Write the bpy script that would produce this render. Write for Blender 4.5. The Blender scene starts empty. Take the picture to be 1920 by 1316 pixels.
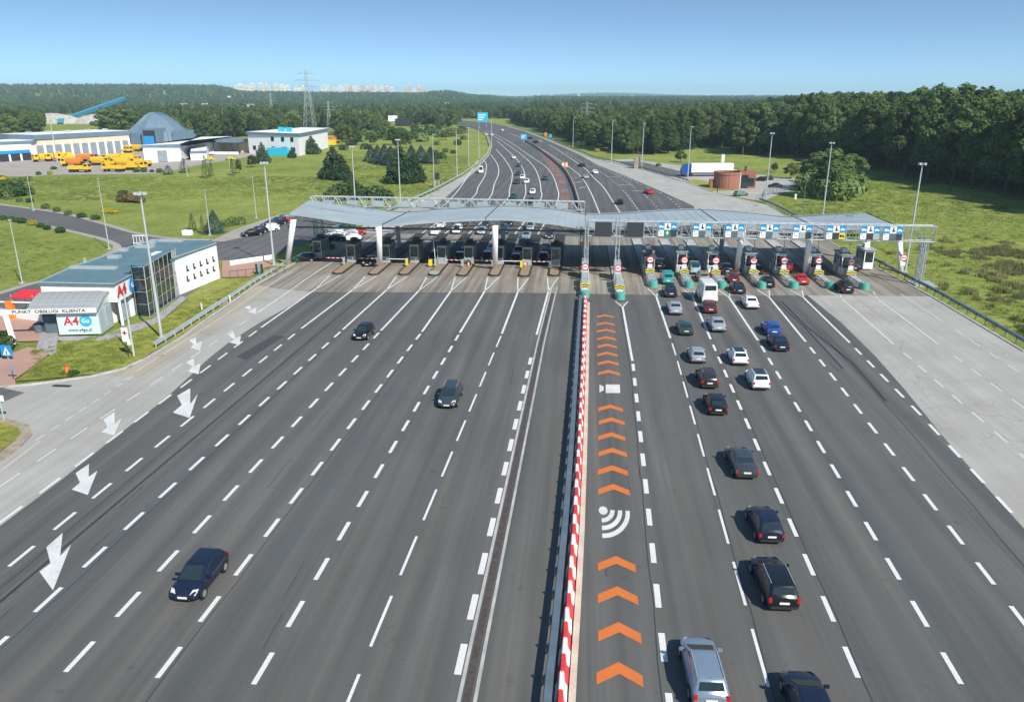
import bpy, math, random
from mathutils import Vector, Matrix
S = bpy.context.scene
COL = S.collection
R = random.Random(11)
PI = math.pi

# ---------------------------------------------------------------- camera, world, sun, exposure
FPX, HORIZON, EYE = 1450.0, 180.0, 24.0
PITCH = math.atan((658 - HORIZON) / FPX)
YAW = math.atan(135 / (FPX / math.cos(PITCH)))
cam = bpy.data.cameras.new('camera')
cam.sensor_fit = 'HORIZONTAL'; cam.sensor_width = 36; cam.lens = FPX / 1920 * 36
cam.clip_start = 0.5; cam.clip_end = 40000
camo = bpy.data.objects.new('camera', cam); COL.objects.link(camo)
camo.location = (0, 0, EYE); camo.rotation_euler = (PI / 2 - PITCH, 0, YAW)
S.camera = camo
SUN_AZ = Vector((0.66, -0.75)).normalized()
SUN_EL = math.radians(40.5)
world = bpy.data.worlds.new('World'); S.world = world; world.use_nodes = True
wn = world.node_tree; wn.nodes.clear()
wo = wn.nodes.new('ShaderNodeOutputWorld'); bg = wn.nodes.new('ShaderNodeBackground')
sky = wn.nodes.new('ShaderNodeTexSky'); sky.sky_type = 'NISHITA'; sky.sun_disc = False
sky.sun_elevation = SUN_EL; sky.sun_rotation = math.atan2(SUN_AZ.x, SUN_AZ.y)
sky.altitude = 300; sky.air_density = 1.0; sky.dust_density = 0.3; sky.ozone_density = 3.0
tc = wn.nodes.new('ShaderNodeTexCoord'); sx = wn.nodes.new('ShaderNodeSeparateXYZ'); cx = wn.nodes.new('ShaderNodeCombineXYZ')
ma = wn.nodes.new('ShaderNodeMath'); ma.operation = 'MULTIPLY_ADD'; ma.inputs[1].default_value = 2.6; ma.inputs[2].default_value = 0.10
wn.links.new(tc.outputs['Generated'], sx.inputs[0])
wn.links.new(sx.outputs[0], cx.inputs[0]); wn.links.new(sx.outputs[1], cx.inputs[1])
wn.links.new(sx.outputs[2], ma.inputs[0]); wn.links.new(ma.outputs[0], cx.inputs[2])
wn.links.new(cx.outputs[0], sky.inputs[0])
tint = wn.nodes.new('ShaderNodeMix'); tint.data_type = 'RGBA'; tint.blend_type = 'MULTIPLY'; tint.inputs[0].default_value = 1
tint.inputs[7].default_value = (0.90, 1.0, 0.96, 1)
wn.links.new(sky.outputs[0], tint.inputs[6]); wn.links.new(tint.outputs[2], bg.inputs[0])
bg.inputs[1].default_value = 0.15
wn.links.new(bg.outputs[0], wo.inputs[0])
sl = bpy.data.lights.new('sun', 'SUN'); sl.energy = 4.6; sl.angle = math.radians(0.5); sl.color = (1, 0.955, 0.88)
so = bpy.data.objects.new('sun', sl); COL.objects.link(so)
sd = Vector((SUN_AZ.x * math.cos(SUN_EL), SUN_AZ.y * math.cos(SUN_EL), math.sin(SUN_EL)))
so.rotation_euler = sd.to_track_quat('Z', 'Y').to_euler(); so.location = (60, -60, 120)
S.view_settings.view_transform = 'Standard'; S.view_settings.look = 'None'
S.view_settings.exposure = 0.36; S.view_settings.gamma = 1; S.view_settings.use_curve_mapping = False
S.cycles.max_bounces = 6; S.cycles.diffuse_bounces = 3; S.cycles.glossy_bounces = 3
S.cycles.transmission_bounces = 3; S.cycles.volume_bounces = 1; S.cycles.transparent_max_bounces = 6

# ---------------------------------------------------------------- survey: a sight line (u,v) to a place
def ray(u, v):
    a = (u - 960) / FPX; b = -(v - 658) / FPX
    fy = math.cos(PITCH) + b * math.sin(PITCH); fz = -math.sin(PITCH) + b * math.cos(PITCH)
    return (a * math.cos(YAW) - fy * math.sin(YAW), a * math.sin(YAW) + fy * math.cos(YAW), fz)
def G(u, v, z=0.0):
    d = ray(u, v); t = (z - EYE) / d[2]
    return (d[0] * t, d[1] * t)
def height_of(bu, bv, tu, tv, z=0.0):
    x, y = G(bu, bv, z); d = ray(tu, tv)
    return EYE + d[2] * math.hypot(x, y) / math.hypot(d[0], d[1]) - z
def project(x, y, z):
    X = x * math.cos(YAW) + y * math.sin(YAW); Y = -x * math.sin(YAW) + y * math.cos(YAW); Z = z - EYE
    dep = Y * math.cos(PITCH) - Z * math.sin(PITCH); up = Y * math.sin(PITCH) + Z * math.cos(PITCH)
    return 960 + FPX * X / dep, 658 - FPX * up / dep
def terrain_z(x, y):
    D = math.hypot(x, y)
    if D < 1200: return 0.0
    u = project(x, y, 0)[0] if y > 0 else -500
    s = lambda a, b, t: (lambda q: q * q * (3 - 2 * q))(min(1, max(0, (t - a) / (b - a))))
    tab = [(-9e9, 48), (60, 48), (250, 50), (400, 49), (470, 27), (640, 24), (780, 22), (835, 30), (900, 12), (970, 0), (9e9, 0)]
    for (a, va), (b, vb) in zip(tab[:-1], tab[1:]):
        if a <= u <= b: break
    z = (va + (vb - va) * s(a, b, u)) * s(1500, 3400, D)
    if D > 6000: z += 30 * s(6000, 9000, D) * max(0, math.sin((u - 960) * 0.0085)) ** 2
    return z

# ---------------------------------------------------------------- materials
def newmat(name):
    m = bpy.data.materials.new(name); m.use_nodes = True
    nt = m.node_tree; b = nt.nodes['Principled BSDF']
    return m, nt, b
def node(nt, t, **kw):
    n = nt.nodes.new(t)
    for k, v in kw.items():
        if k.startswith('i'): n.inputs[int(k[1:])].default_value = v
        else: setattr(n, k, v)
    return n
def noise(nt, scale, detail=3, vec=None, rough=0.55):
    n = node(nt, 'ShaderNodeTexNoise'); n.inputs['Scale'].default_value = scale
    n.inputs['Detail'].default_value = detail; n.inputs['Roughness'].default_value = rough
    if vec is not None: nt.links.new(vec, n.inputs['Vector'])
    return n.outputs['Fac']
def remap(nt, fac, a, b, lo=0.0, hi=1.0):
    n = node(nt, 'ShaderNodeMapRange'); nt.links.new(fac, n.inputs[0])
    n.inputs[1].default_value = a; n.inputs[2].default_value = b; n.inputs[3].default_value = lo; n.inputs[4].default_value = hi
    return n.outputs[0]
def mix(nt, fac, a, b, mode='MIX'):
    n = node(nt, 'ShaderNodeMix', data_type='RGBA', blend_type=mode)
    for sock, v in ((0, fac), (6, a), (7, b)):
        if isinstance(v, (int, float)): n.inputs[sock].default_value = v
        elif isinstance(v, tuple): n.inputs[sock].default_value = (*v, 1)
        else: nt.links.new(v, n.inputs[sock])
    return n.outputs[2]
def coords(nt, scale=(1, 1, 1)):
    t = node(nt, 'ShaderNodeTexCoord'); mp = node(nt, 'ShaderNodeMapping'); mp.inputs[3].default_value = scale
    nt.links.new(t.outputs['Object'], mp.inputs[0]); return mp.outputs[0]
def bump(nt, b, fac, strength, dist=0.05):
    n = node(nt, 'ShaderNodeBump'); n.inputs['Strength'].default_value = strength; n.inputs['Distance'].default_value = dist
    nt.links.new(fac, n.inputs['Height']); nt.links.new(n.outputs[0], b.inputs['Normal'])
def plain(name, c, rough=0.6, metal=0.0, var=0.12, scale=3.0, coat=0.0, spec=0.5):
    m, nt, b = newmat(name)
    b.inputs['Roughness'].default_value = rough; b.inputs['Metallic'].default_value = metal
    b.inputs['Specular IOR Level'].default_value = spec
    if coat: b.inputs['Coat Weight'].default_value = coat; b.inputs['Coat Roughness'].default_value = 0.05
    f = remap(nt, noise(nt, scale, 4, coords(nt)), 0.3, 0.7)
    lo = tuple(x * (1 - var) for x in c); hi = tuple(min(1, x * (1 + var)) for x in c)
    nt.links.new(mix(nt, f, lo, hi), b.inputs['Base Color'])
    m.diffuse_color = (*c, 1)
    return m

def asphalt_mat(name, base=(0.096, 0.101, 0.099), warm=(0.134, 0.127, 0.114)):
    m, nt, b = newmat(name)
    v = coords(nt); st = coords(nt, (0.75, 0.014, 1)); st2 = coords(nt, (3.1, 0.05, 1))
    f1 = remap(nt, noise(nt, 1.0, 3, st), 0.36, 0.64)
    c = mix(nt, f1, base, warm)
    f2 = remap(nt, noise(nt, 1.0, 4, st2), 0.3, 0.7, 0.90, 1.07)
    c = mix(nt, 1.0, c, f2, 'MULTIPLY')
    f3 = remap(nt, noise(nt, 0.06, 4, v), 0.3, 0.7, 0.90, 1.1)
    c = mix(nt, 1.0, c, f3, 'MULTIPLY')
    g = noise(nt, 22, 4, v, 0.7)
    c = mix(nt, 1.0, c, remap(nt, g, 0.25, 0.75, 0.86, 1.14), 'MULTIPLY')
    tcx = node(nt, 'ShaderNodeTexCoord'); sp = node(nt, 'ShaderNodeSeparateXYZ'); nt.links.new(tcx.outputs['Object'], sp.inputs[0])
    dn = node(nt, 'ShaderNodeMath', operation='MULTIPLY_ADD'); nt.links.new(noise(nt, 0.05, 2, v), dn.inputs[0]); dn.inputs[1].default_value = 2.2; nt.links.new(sp.outputs[0], dn.inputs[2])
    fr = node(nt, 'ShaderNodeMath', operation='MULTIPLY'); nt.links.new(dn.outputs[0], fr.inputs[0]); fr.inputs[1].default_value = 2 * PI / 2.13
    si = node(nt, 'ShaderNodeMath', operation='SINE'); nt.links.new(fr.outputs[0], si.inputs[0])
    c = mix(nt, 1.0, c, remap(nt, si.outputs[0], -1, 1, 0.90, 1.06), 'MULTIPLY')
    # random darker spots (oil, patches)
    vo = noise(nt, 0.9, 5, v, 0.65)
    c = mix(nt, remap(nt, vo, 0.62, 0.72, 0, 0.4), c, (0.045, 0.045, 0.045))
    nt.links.new(c, b.inputs['Base Color']); b.inputs['Roughness'].default_value = 0.86
    b.inputs['Specular IOR Level'].default_value = 0.3
    bump(nt, b, g, 0.5, 0.02)
    return m
def concrete_mat(name, c0, c1, stripe=0.0, cracks=True):
    m, nt, b = newmat(name)
    v = coords(nt)
    c = mix(nt, remap(nt, noise(nt, 0.15, 5, v, 0.6), 0.3, 0.7), c0, c1)
    if stripe:
        st = coords(nt, (1.6, 0.035, 1))
        f = remap(nt, noise(nt, 1, 4, st, 0.6), 0.38, 0.66, 0, stripe)
        c = mix(nt, f, c, (0.075, 0.062, 0.05))
    g = noise(nt, 9, 5, v, 0.7)
    c = mix(nt, 1.0, c, remap(nt, g, 0.25, 0.75, 0.86, 1.12), 'MULTIPLY')
    if cracks:
        wv = node(nt, 'ShaderNodeTexVoronoi', feature='DISTANCE_TO_EDGE'); wv.inputs['Scale'].default_value = 0.16
        dv = node(nt, 'ShaderNodeVectorMath', operation='ADD')
        nn = node(nt, 'ShaderNodeTexNoise'); nn.inputs['Scale'].default_value = 0.6; nn.inputs['Detail'].default_value = 5
        sc = node(nt, 'ShaderNodeVectorMath', operation='SCALE'); sc.inputs[3].default_value = 2.5
        nt.links.new(v, nn.inputs['Vector']); nt.links.new(nn.outputs['Color'], sc.inputs[0])
        nt.links.new(v, dv.inputs[0]); nt.links.new(sc.outputs[0], dv.inputs[1]); nt.links.new(dv.outputs[0], wv.inputs['Vector'])
        k = node(nt, 'ShaderNodeMath', operation='MULTIPLY')
        nt.links.new(remap(nt, wv.outputs['Distance'], 0.0, 0.012, 0.4, 0.0), k.inputs[0])
        nt.links.new(remap(nt, noise(nt, 0.08, 2, v), 0.45, 0.6), k.inputs[1])
        c = mix(nt, k.outputs[0], c, (0.09, 0.085, 0.08))
    nt.links.new(c, b.inputs['Base Color']); b.inputs['Roughness'].default_value = 0.85
    bump(nt, b, g, 0.4, 0.02)
    return m
def grass_mat(name, a, b_, c_, dry=0.35):
    m, nt, b = newmat(name)
    v = coords(nt); vs = coords(nt, (1, 0.35, 1))
    c = mix(nt, remap(nt, noise(nt, 0.035, 5, v, 0.62), 0.36, 0.64), a, b_)
    c = mix(nt, remap(nt, noise(nt, 0.11, 5, v, 0.65), 0.5, 0.72, 0, dry), c, c_)
    g = noise(nt, 1.3, 6, v, 0.75)
    c = mix(nt, 1.0, c, remap(nt, g, 0.28, 0.72, 0.62, 1.35), 'MULTIPLY')
    g2 = noise(nt, 0.4, 4, vs, 0.7)
    c = mix(nt, 1.0, c, remap(nt, g2, 0.3, 0.7, 0.82, 1.18), 'MULTIPLY')
    nt.links.new(c, b.inputs['Base Color']); b.inputs['Roughness'].default_value = 0.95
    b.inputs['Specular IOR Level'].default_value = 0.1
    bump(nt, b, g, 1.0, 0.35)
    return m
def leaf_mat(name, dark, light, trans=0.25):
    m, nt, b = newmat(name)
    oi = node(nt, 'ShaderNodeObjectInfo')
    c = mix(nt, oi.outputs['Random'], dark, light)
    ln = noise(nt, 0.02, 3, oi.outputs['Location'], 0.6)
    c = mix(nt, remap(nt, ln, 0.42, 0.66, 0, 0.55), c, tuple(min(1, q * 1.55) for q in light))
    c = mix(nt, 1.0, c, remap(nt, noise(nt, 0.045, 2, oi.outputs['Location']), 0.3, 0.7, 0.72, 1.2), 'MULTIPLY')
    f = remap(nt, noise(nt, 0.9, 3, coords(nt)), 0.3, 0.7, 0.7, 1.3)
    c = mix(nt, 1.0, c, f, 'MULTIPLY')
    nt.links.new(c, b.inputs['Base Color']); b.inputs['Roughness'].default_value = 0.7
    b.inputs['Specular IOR Level'].default_value = 0.25
    tr = node(nt, 'ShaderNodeBsdfTranslucent'); nt.links.new(c, tr.inputs[0])
    ms = node(nt, 'ShaderNodeMixShader'); ms.inputs[0].default_value = trans
    nt.links.new(b.outputs[0], ms.inputs[1]); nt.links.new(tr.outputs[0], ms.inputs[2])
    nt.links.new(ms.outputs[0], nt.nodes['Material Output'].inputs[0])
    return m
M = {}
M['asphalt'] = asphalt_mat('asphalt')
M['asphalt_side'] = asphalt_mat('asphalt_side', (0.12, 0.12, 0.118), (0.14, 0.135, 0.125))
M['asphalt_patch'] = plain('asphalt_patch', (0.055, 0.056, 0.057), 0.9, var=0.2, scale=6)
M['tar'] = plain('tar', (0.035, 0.035, 0.036), 0.8, var=0.3)
M['plaza'] = concrete_mat('plaza_concrete', (0.27, 0.235, 0.185), (0.36, 0.325, 0.27), 0.62)
M['apron'] = concrete_mat('apron_concrete', (0.35, 0.335, 0.295), (0.44, 0.425, 0.38), 0.16)
M['apron_brown'] = concrete_mat('dusty_concrete', (0.36, 0.32, 0.25), (0.44, 0.39, 0.30), 0.2)
M['shoulder'] = concrete_mat('shoulder', (0.36, 0.35, 0.31), (0.45, 0.44, 0.39), 0.1)
M['kerb'] = plain('kerbstone', (0.42, 0.41, 0.38), 0.85, var=0.2, scale=1)
M['brown_kerb'] = plain('stained_kerb', (0.33, 0.27, 0.2), 0.9, var=0.25, scale=1.5)
M['grass'] = grass_mat('meadow', (0.185, 0.24, 0.045), (0.29, 0.32, 0.075), (0.37, 0.335, 0.12))
M['lawn'] = grass_mat('lawn', (0.25, 0.28, 0.045), (0.36, 0.35, 0.075), (0.42, 0.36, 0.13))
M['yard'] = concrete_mat('yard', (0.33, 0.29, 0.24), (0.42, 0.38, 0.33), 0.0)
M['paver'] = concrete_mat('red_pavers', (0.40, 0.23, 0.17), (0.48, 0.30, 0.23), 0.0, False)
M['red_paint'] = concrete_mat('worn_red_surface', (0.19, 0.10, 0.085), (0.27, 0.16, 0.13), 0.45, False)
M['grey_paver'] = plain('grey_pavers', (0.33, 0.32, 0.32), 0.9, var=0.25, scale=2)
def paint_mat(name, c, wear=0.25):
    m, nt, b = newmat(name)
    v = coords(nt)
    f = remap(nt, noise(nt, 6, 6, v, 0.8), 0.50, 0.72, 0, wear)
    f2 = remap(nt, noise(nt, 0.7, 2, v), 0.3, 0.7, 0.86, 1.05)
    nt.links.new(mix(nt, 1.0, mix(nt, f, c, (0.15, 0.145, 0.14)), f2, 'MULTIPLY'), b.inputs['Base Color'])
    b.inputs['Roughness'].default_value = 0.7
    return m
M['white_line'] = paint_mat('white_road_paint', (0.74, 0.73, 0.70), 0.45)
M['old_line'] = paint_mat('old_white_road_paint', (0.62, 0.60, 0.56), 0.7)
M['arrow_white'] = paint_mat('arrow_paint', (0.68, 0.68, 0.64), 0.5)
M['orange_line'] = paint_mat('orange_road_paint', (0.62, 0.165, 0.03), 0.35)
M['cream_line'] = paint_mat('cream_kerb_paint', (0.62, 0.52, 0.42), 0.5)
M['white'] = plain('white_render', (0.86, 0.86, 0.85), 0.7, var=0.05)
M['white_metal'] = plain('white_steel', (0.86, 0.87, 0.86), 0.4, var=0.05)
M['steel'] = plain('galvanised_steel', (0.50, 0.55, 0.55), 0.45, 0.35, var=0.1)
M['pole'] = plain('pole_steel', (0.50, 0.55, 0.53), 0.5, 0.2, var=0.08, scale=1)
M['rail'] = plain('guard_rail', (0.16, 0.21, 0.24), 0.5, 0.4, var=0.15, scale=1)
M['dark'] = plain('dark_metal', (0.03, 0.032, 0.036), 0.5)
M['black'] = plain('black_rubber', (0.012, 0.012, 0.013), 0.75)
M['roof_grey'] = plain('canopy_membrane', (0.37, 0.43, 0.44), 0.6, 0.1, var=0.10, scale=0.25)
M['soffit'] = plain('soffit', (0.12, 0.13, 0.14), 0.7)
M['roof_teal'] = plain('teal_roof', (0.115, 0.20, 0.225), 0.6, var=0.16, scale=0.5)
M['roof_blue'] = plain('blue_grey_roof', (0.15, 0.225, 0.29), 0.55, 0.1, var=0.1, scale=0.3)
M['roof_tile'] = plain('grey_tiles', (0.30, 0.32, 0.32), 0.7, var=0.1)
M['glass'] = plain('dark_glass', (0.018, 0.03, 0.034), 0.06, 0, var=0.1, spec=0.9)
M['glass_blue'] = plain('booth_glass', (0.10, 0.15, 0.17), 0.12, 0, var=0.2, spec=0.8)
M['glass_pale'] = plain('pale_glass', (0.42, 0.48, 0.50), 0.15, 0, var=0.12, spec=0.8)
M['booth'] = plain('booth_panel', (0.38, 0.44, 0.43), 0.5, 0.1, var=0.1)
M['cream'] = plain('cream_wall', (0.72, 0.60, 0.42), 0.8, var=0.06)
M['shutter'] = plain('roller_door', (0.24, 0.29, 0.33), 0.5, var=0.15, scale=0.8)
M['blue'] = plain('blue_panel', (0.02, 0.27, 0.62), 0.35, var=0.05)
M['cyan'] = plain('cyan_panel', (0.03, 0.42, 0.62), 0.4, var=0.05)
M['green_sign'] = plain('green_sign', (0.02, 0.25, 0.12), 0.5)
M['sign_white'] = plain('sign_white', (0.80, 0.80, 0.78), 0.4, var=0.03)
M['sign_yellow'] = plain('sign_yellow', (0.80, 0.62, 0.03), 0.4, var=0.03)
M['sign_red'] = plain('sign_red', (0.62, 0.03, 0.04), 0.4, var=0.05)
M['teal_nose'] = plain('teal_bumper', (0.10, 0.42, 0.34), 0.45, var=0.1)
M['led'] = plain('led_panel', (0.035, 0.04, 0.045), 0.6, var=0.2, scale=20)
M['yellow'] = plain('yellow_machine', (0.80, 0.50, 0.015), 0.45, var=0.12, scale=0.8, coat=0.3)
M['orange'] = plain('orange_machine', (0.78, 0.23, 0.03), 0.45, var=0.1, coat=0.3)
M['brick_wall'] = None
M['red_plastic'] = plain('red_plastic', (0.66, 0.045, 0.05), 0.5, var=0.12, scale=2)
M['white_plastic'] = plain('white_plastic', (0.76, 0.72, 0.66), 0.5, var=0.08, scale=2)
M['bark'] = plain('bark', (0.09, 0.07, 0.05), 0.95, var=0.3)
M['leaf'] = leaf_mat('broad_leaves', (0.050, 0.095, 0.028), (0.135, 0.185, 0.052), .35)
M['leaf_light'] = leaf_mat('light_leaves', (0.15, 0.22, 0.07), (0.20, 0.27, 0.09), 0.4)
M['pine'] = leaf_mat('pine_needles', (0.028, 0.065, 0.026), (0.045, 0.09, 0.035), 0.15)
M['spruce'] = leaf_mat('blue_spruce', (0.05, 0.095, 0.085), (0.07, 0.12, 0.10), 0.1)
M['thuja'] = leaf_mat('thuja', (0.035, 0.09, 0.022), (0.05, 0.11, 0.03), 0.15)
M['shrub_yellow'] = leaf_mat('yellow_shrub', (0.42, 0.36, 0.03), (0.5, 0.42, 0.04), 0.3)
M['shrub_brown'] = leaf_mat('brown_shrub', (0.12, 0.08, 0.035), (0.15, 0.10, 0.045), 0.2)
M['tuft'] = leaf_mat('grass_tuft', (0.20, 0.27, 0.05), (0.32, 0.36, 0.10), 0.4)
M['weed'] = leaf_mat('weeds', (0.13, 0.17, 0.05), (0.26, 0.24, 0.11), 0.3)
M['rock'] = plain('gravel_heap', (0.42, 0.40, 0.36), 0.95, var=0.2, scale=0.3)
M['tower_cream'] = plain('tower_cream', (0.90, 0.82, 0.66), 0.8, var=0.15, scale=0.05)
M['tower_pink'] = plain('tower_pink', (0.86, 0.56, 0.48), 0.8, var=0.15, scale=0.05)
M['tower_white'] = plain('tower_white', (0.90, 0.89, 0.86), 0.8, var=0.1, scale=0.05)
M['pylon'] = plain('pylon_steel', (0.42, 0.48, 0.47), 0.6, 0.2)
M['conveyor'] = plain('conveyor_blue', (0.05, 0.30, 0.45), 0.5)
M['rim'] = plain('alloy', (0.5, 0.5, 0.5), 0.3, 0.6)
M['headlight'] = plain('headlight_glass', (0.75, 0.77, 0.78), 0.1, 0.2, spec=0.9)
M['taillight'] = plain('taillight', (0.5, 0.01, 0.012), 0.2, spec=0.8)
M['plate'] = plain('number_plate', (0.8, 0.8, 0.78), 0.4, var=0.02)
# brick
def brick_mat():
    m, nt, b = newmat('red_brick')
    t = node(nt, 'ShaderNodeTexBrick'); t.inputs['Scale'].default_value = 2.2
    t.inputs['Color1'].default_value = (0.36, 0.13, 0.07, 1); t.inputs['Color2'].default_value = (0.28, 0.10, 0.055, 1); t.inputs['Mortar'].default_value = (0.3, 0.22, 0.18, 1)
    nt.links.new(coords(nt), t.inputs['Vector']); nt.links.new(t.outputs['Color'], b.inputs['Base Color'])
    b.inputs['Roughness'].default_value = 0.9; return m
M['brick_wall'] = brick_mat()

# ---------------------------------------------------------------- mesh helpers
class MB:
    def __init__(s): s.v = []; s.f = []
    def add(s, vs, fs):
        o = len(s.v); s.v += [tuple(p) for p in vs]; s.f += [tuple(i + o for i in f) for f in fs]; return s
    def box(s, x0, x1, y0, y1, z0, z1):
        return s.add([(x0, y0, z0), (x1, y0, z0), (x1, y1, z0), (x0, y1, z0), (x0, y0, z1), (x1, y0, z1), (x1, y1, z1), (x0, y1, z1)],
                     [(0, 3, 2, 1), (4, 5, 6, 7), (0, 1, 5, 4), (1, 2, 6, 5), (2, 3, 7, 6), (3, 0, 4, 7)])
    def cbox(s, c, sz, rz=0.0, bev=0.0):
        x, y, z = sz[0] / 2, sz[1] / 2, sz[2] / 2; ca, sa = math.cos(rz), math.sin(rz)
        vs = [(-x, -y, -z), (x, -y, -z), (x, y, -z), (-x, y, -z), (-x, -y, z), (x, -y, z), (x, y, z), (-x, y, z)]
        return s.add([(c[0] + p[0] * ca - p[1] * sa, c[1] + p[0] * sa + p[1] * ca, c[2] + p[2]) for p in vs],
                     [(0, 3, 2, 1), (4, 5, 6, 7), (0, 1, 5, 4), (1, 2, 6, 5), (2, 3, 7, 6), (3, 0, 4, 7)])
    def tube(s, p0, p1, r0, r1=None, n=8, cap=True):
        r1 = r0 if r1 is None else r1
        a = Vector(p0); b = Vector(p1); d = (b - a)
        if d.length < 1e-6: return s
        d.normalize(); u = d.orthogonal().normalized(); w = d.cross(u)
        vs = []
        for c, r in ((a, r0), (b, r1)):
            for i in range(n):
                t = 2 * PI * i / n + PI / n; vs.append(c + u * (r * math.cos(t)) + w * (r * math.sin(t)))
        fs = [(i, (i + 1) % n, n + (i + 1) % n, n + i) for i in range(n)]
        if cap: fs += [tuple(range(n - 1, -1, -1)), tuple(range(n, 2 * n))]
        return s.add(vs, fs)
    def path(s, pts, r, n=5):
        for a, b in zip(pts[:-1], pts[1:]): s.tube(a, b, r, n=n)
        return s
    def prism(s, poly, z0, z1):
        n = len(poly)
        ar = sum(poly[i][0] * poly[(i + 1) % n][1] - poly[(i + 1) % n][0] * poly[i][1] for i in range(n))
        if ar < 0: poly = poly[::-1]
        vs = [(p[0], p[1], z0) for p in poly] + [(p[0], p[1], z1) for p in poly]
        return s.add(vs, [tuple(range(n - 1, -1, -1)), tuple(range(n, 2 * n))] + [(i, (i + 1) % n, n + (i + 1) % n, n + i) for i in range(n)])
    def flat(s, poly, z):
        n = len(poly)
        ar = sum(poly[i][0] * poly[(i + 1) % n][1] - poly[(i + 1) % n][0] * poly[i][1] for i in range(n))
        if ar < 0: poly = poly[::-1]
        return s.add([(p[0], p[1], z) for p in poly], [tuple(range(n))])
    def band(s, path, w, z, z1=None):
        """flat ribbon of width w along a path of (x,y); with z1 a raised one"""
        L, Rr = offset_path(path, w / 2), offset_path(path, -w / 2)
        n = len(path); vs = [(p[0], p[1], z if z1 is None else z1) for p in L] + [(p[0], p[1], z if z1 is None else z1) for p in Rr]
        fs = [(n + i, n + i + 1, i + 1, i) for i in range(n - 1)]
        if z1 is not None:
            vs += [(p[0], p[1], z) for p in L] + [(p[0], p[1], z) for p in Rr]
            fs += [(2 * n + i, i, i + 1, 2 * n + i + 1) for i in range(n - 1)] + [(3 * n + i + 1, n + i + 1, n + i, 3 * n + i) for i in range(n - 1)]
            fs += [(0, 2 * n, 3 * n, n), (n - 1, 2 * n - 1, 4 * n - 1, 3 * n - 1)]
        return s.add(vs, fs)
    def rings(s, rs, cap=True):
        n = len(rs[0]); o = []
        for r in rs: o += r
        fs = []
        for k in range(len(rs) - 1):
            for i in range(n):
                fs.append((k * n + i, k * n + (i + 1) % n, (k + 1) * n + (i + 1) % n, (k + 1) * n + i))
        if cap: fs += [tuple(range(n - 1, -1, -1)), tuple(range((len(rs) - 1) * n, len(rs) * n))]
        return s.add(o, fs)
    def quad(s, a, b, c, d): return s.add([a, b, c, d], [(0, 1, 2, 3)])
    def mesh(s, name, mat, smooth=False):
        me = bpy.data.meshes.new(name); me.from_pydata(s.v, [], s.f); me.materials.append(mat)
        if smooth: me.polygons.foreach_set('use_smooth', [True] * len(me.polygons))
        me.update(); return me
    def obj(s, name, mat, parent=None, smooth=False, loc=None):
        return mobj(name, s.mesh(name, mat, smooth), parent, loc)
def offset_path(path, d):
    out = []
    for i, p in enumerate(path):
        a = path[max(0, i - 1)]; b = path[min(len(path) - 1, i + 1)]
        tx, ty = b[0] - a[0], b[1] - a[1]; l = math.hypot(tx, ty) or 1
        out.append((p[0] - ty / l * d, p[1] + tx / l * d))
    return out
def mobj(name, me, parent=None, loc=None, rz=0.0, mat=None):
    o = bpy.data.objects.new(name, me); COL.objects.link(o)
    if parent is not None: o.parent = parent
    if loc is not None: o.location = loc
    if rz: o.rotation_euler[2] = rz
    if mat is not None:
        o.material_slots[0].link = 'OBJECT'; o.material_slots[0].material = mat
    return o
def tag(o, label=None, cat=None, group=None, kind=None):
    if label: o['label'] = label
    if cat: o['category'] = cat
    if group: o['group'] = group
    if kind: o['kind'] = kind
    return o
def empty(name, loc, label=None, cat=None, group=None, rz=0.0):
    o = bpy.data.objects.new(name, None); COL.objects.link(o); o.location = loc; o.rotation_euler[2] = rz
    o.empty_display_size = 0.3
    return tag(o, label, cat, group)
KIDS = {}
def copy_tree(o, parent=None, paint=None):
    c = o.copy(); COL.objects.link(c); c.parent = parent
    if paint is not None and c.type == 'MESH' and c.get('_p'):
        c.material_slots[0].link = 'OBJECT'; c.material_slots[0].material = paint
    for ch in KIDS.get(o.name) or KIDS.setdefault(o.name, list(o.children)):
        copy_tree(ch, c, paint)
    return c
def text_mesh(txt, size, mat, depth=0.02, bold=0.0, align='CENTER', sx=1.0):
    cu = bpy.data.curves.new('txt', 'FONT'); cu.body = txt; cu.size = size; cu.extrude = depth; cu.offset = bold
    cu.align_x = align; cu.align_y = 'CENTER'; cu.resolution_u = 3
    o = bpy.data.objects.new('txt', cu); COL.objects.link(o)
    bpy.context.view_layer.update()
    me = bpy.data.meshes.new_from_object(o.evaluated_get(bpy.context.evaluated_depsgraph_get()))
    bpy.data.objects.remove(o); bpy.data.curves.remove(cu)
    for v in me.vertices: v.co.x *= sx
    me.materials.clear(); me.materials.append(mat); return me
def place(me, name, parent, origin, xdir, up):
    """text or flat figure drawn in XY put on a wall: x along xdir, y along up"""
    x = Vector(xdir).normalized(); y = Vector(up).normalized(); z = x.cross(y)
    o = mobj(name, me, parent)
    o.matrix_local = Matrix(((x.x, y.x, z.x, origin[0]), (x.y, y.y, z.y, origin[1]), (x.z, y.z, z.z, origin[2]), (0, 0, 0, 1)))
    return o
def disc_mesh(r, d, mat, n=24, name='disc'):
    m = MB(); m.tube((0, 0, -d), (0, 0, d), r, n=n); return m.mesh(name, mat)
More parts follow.
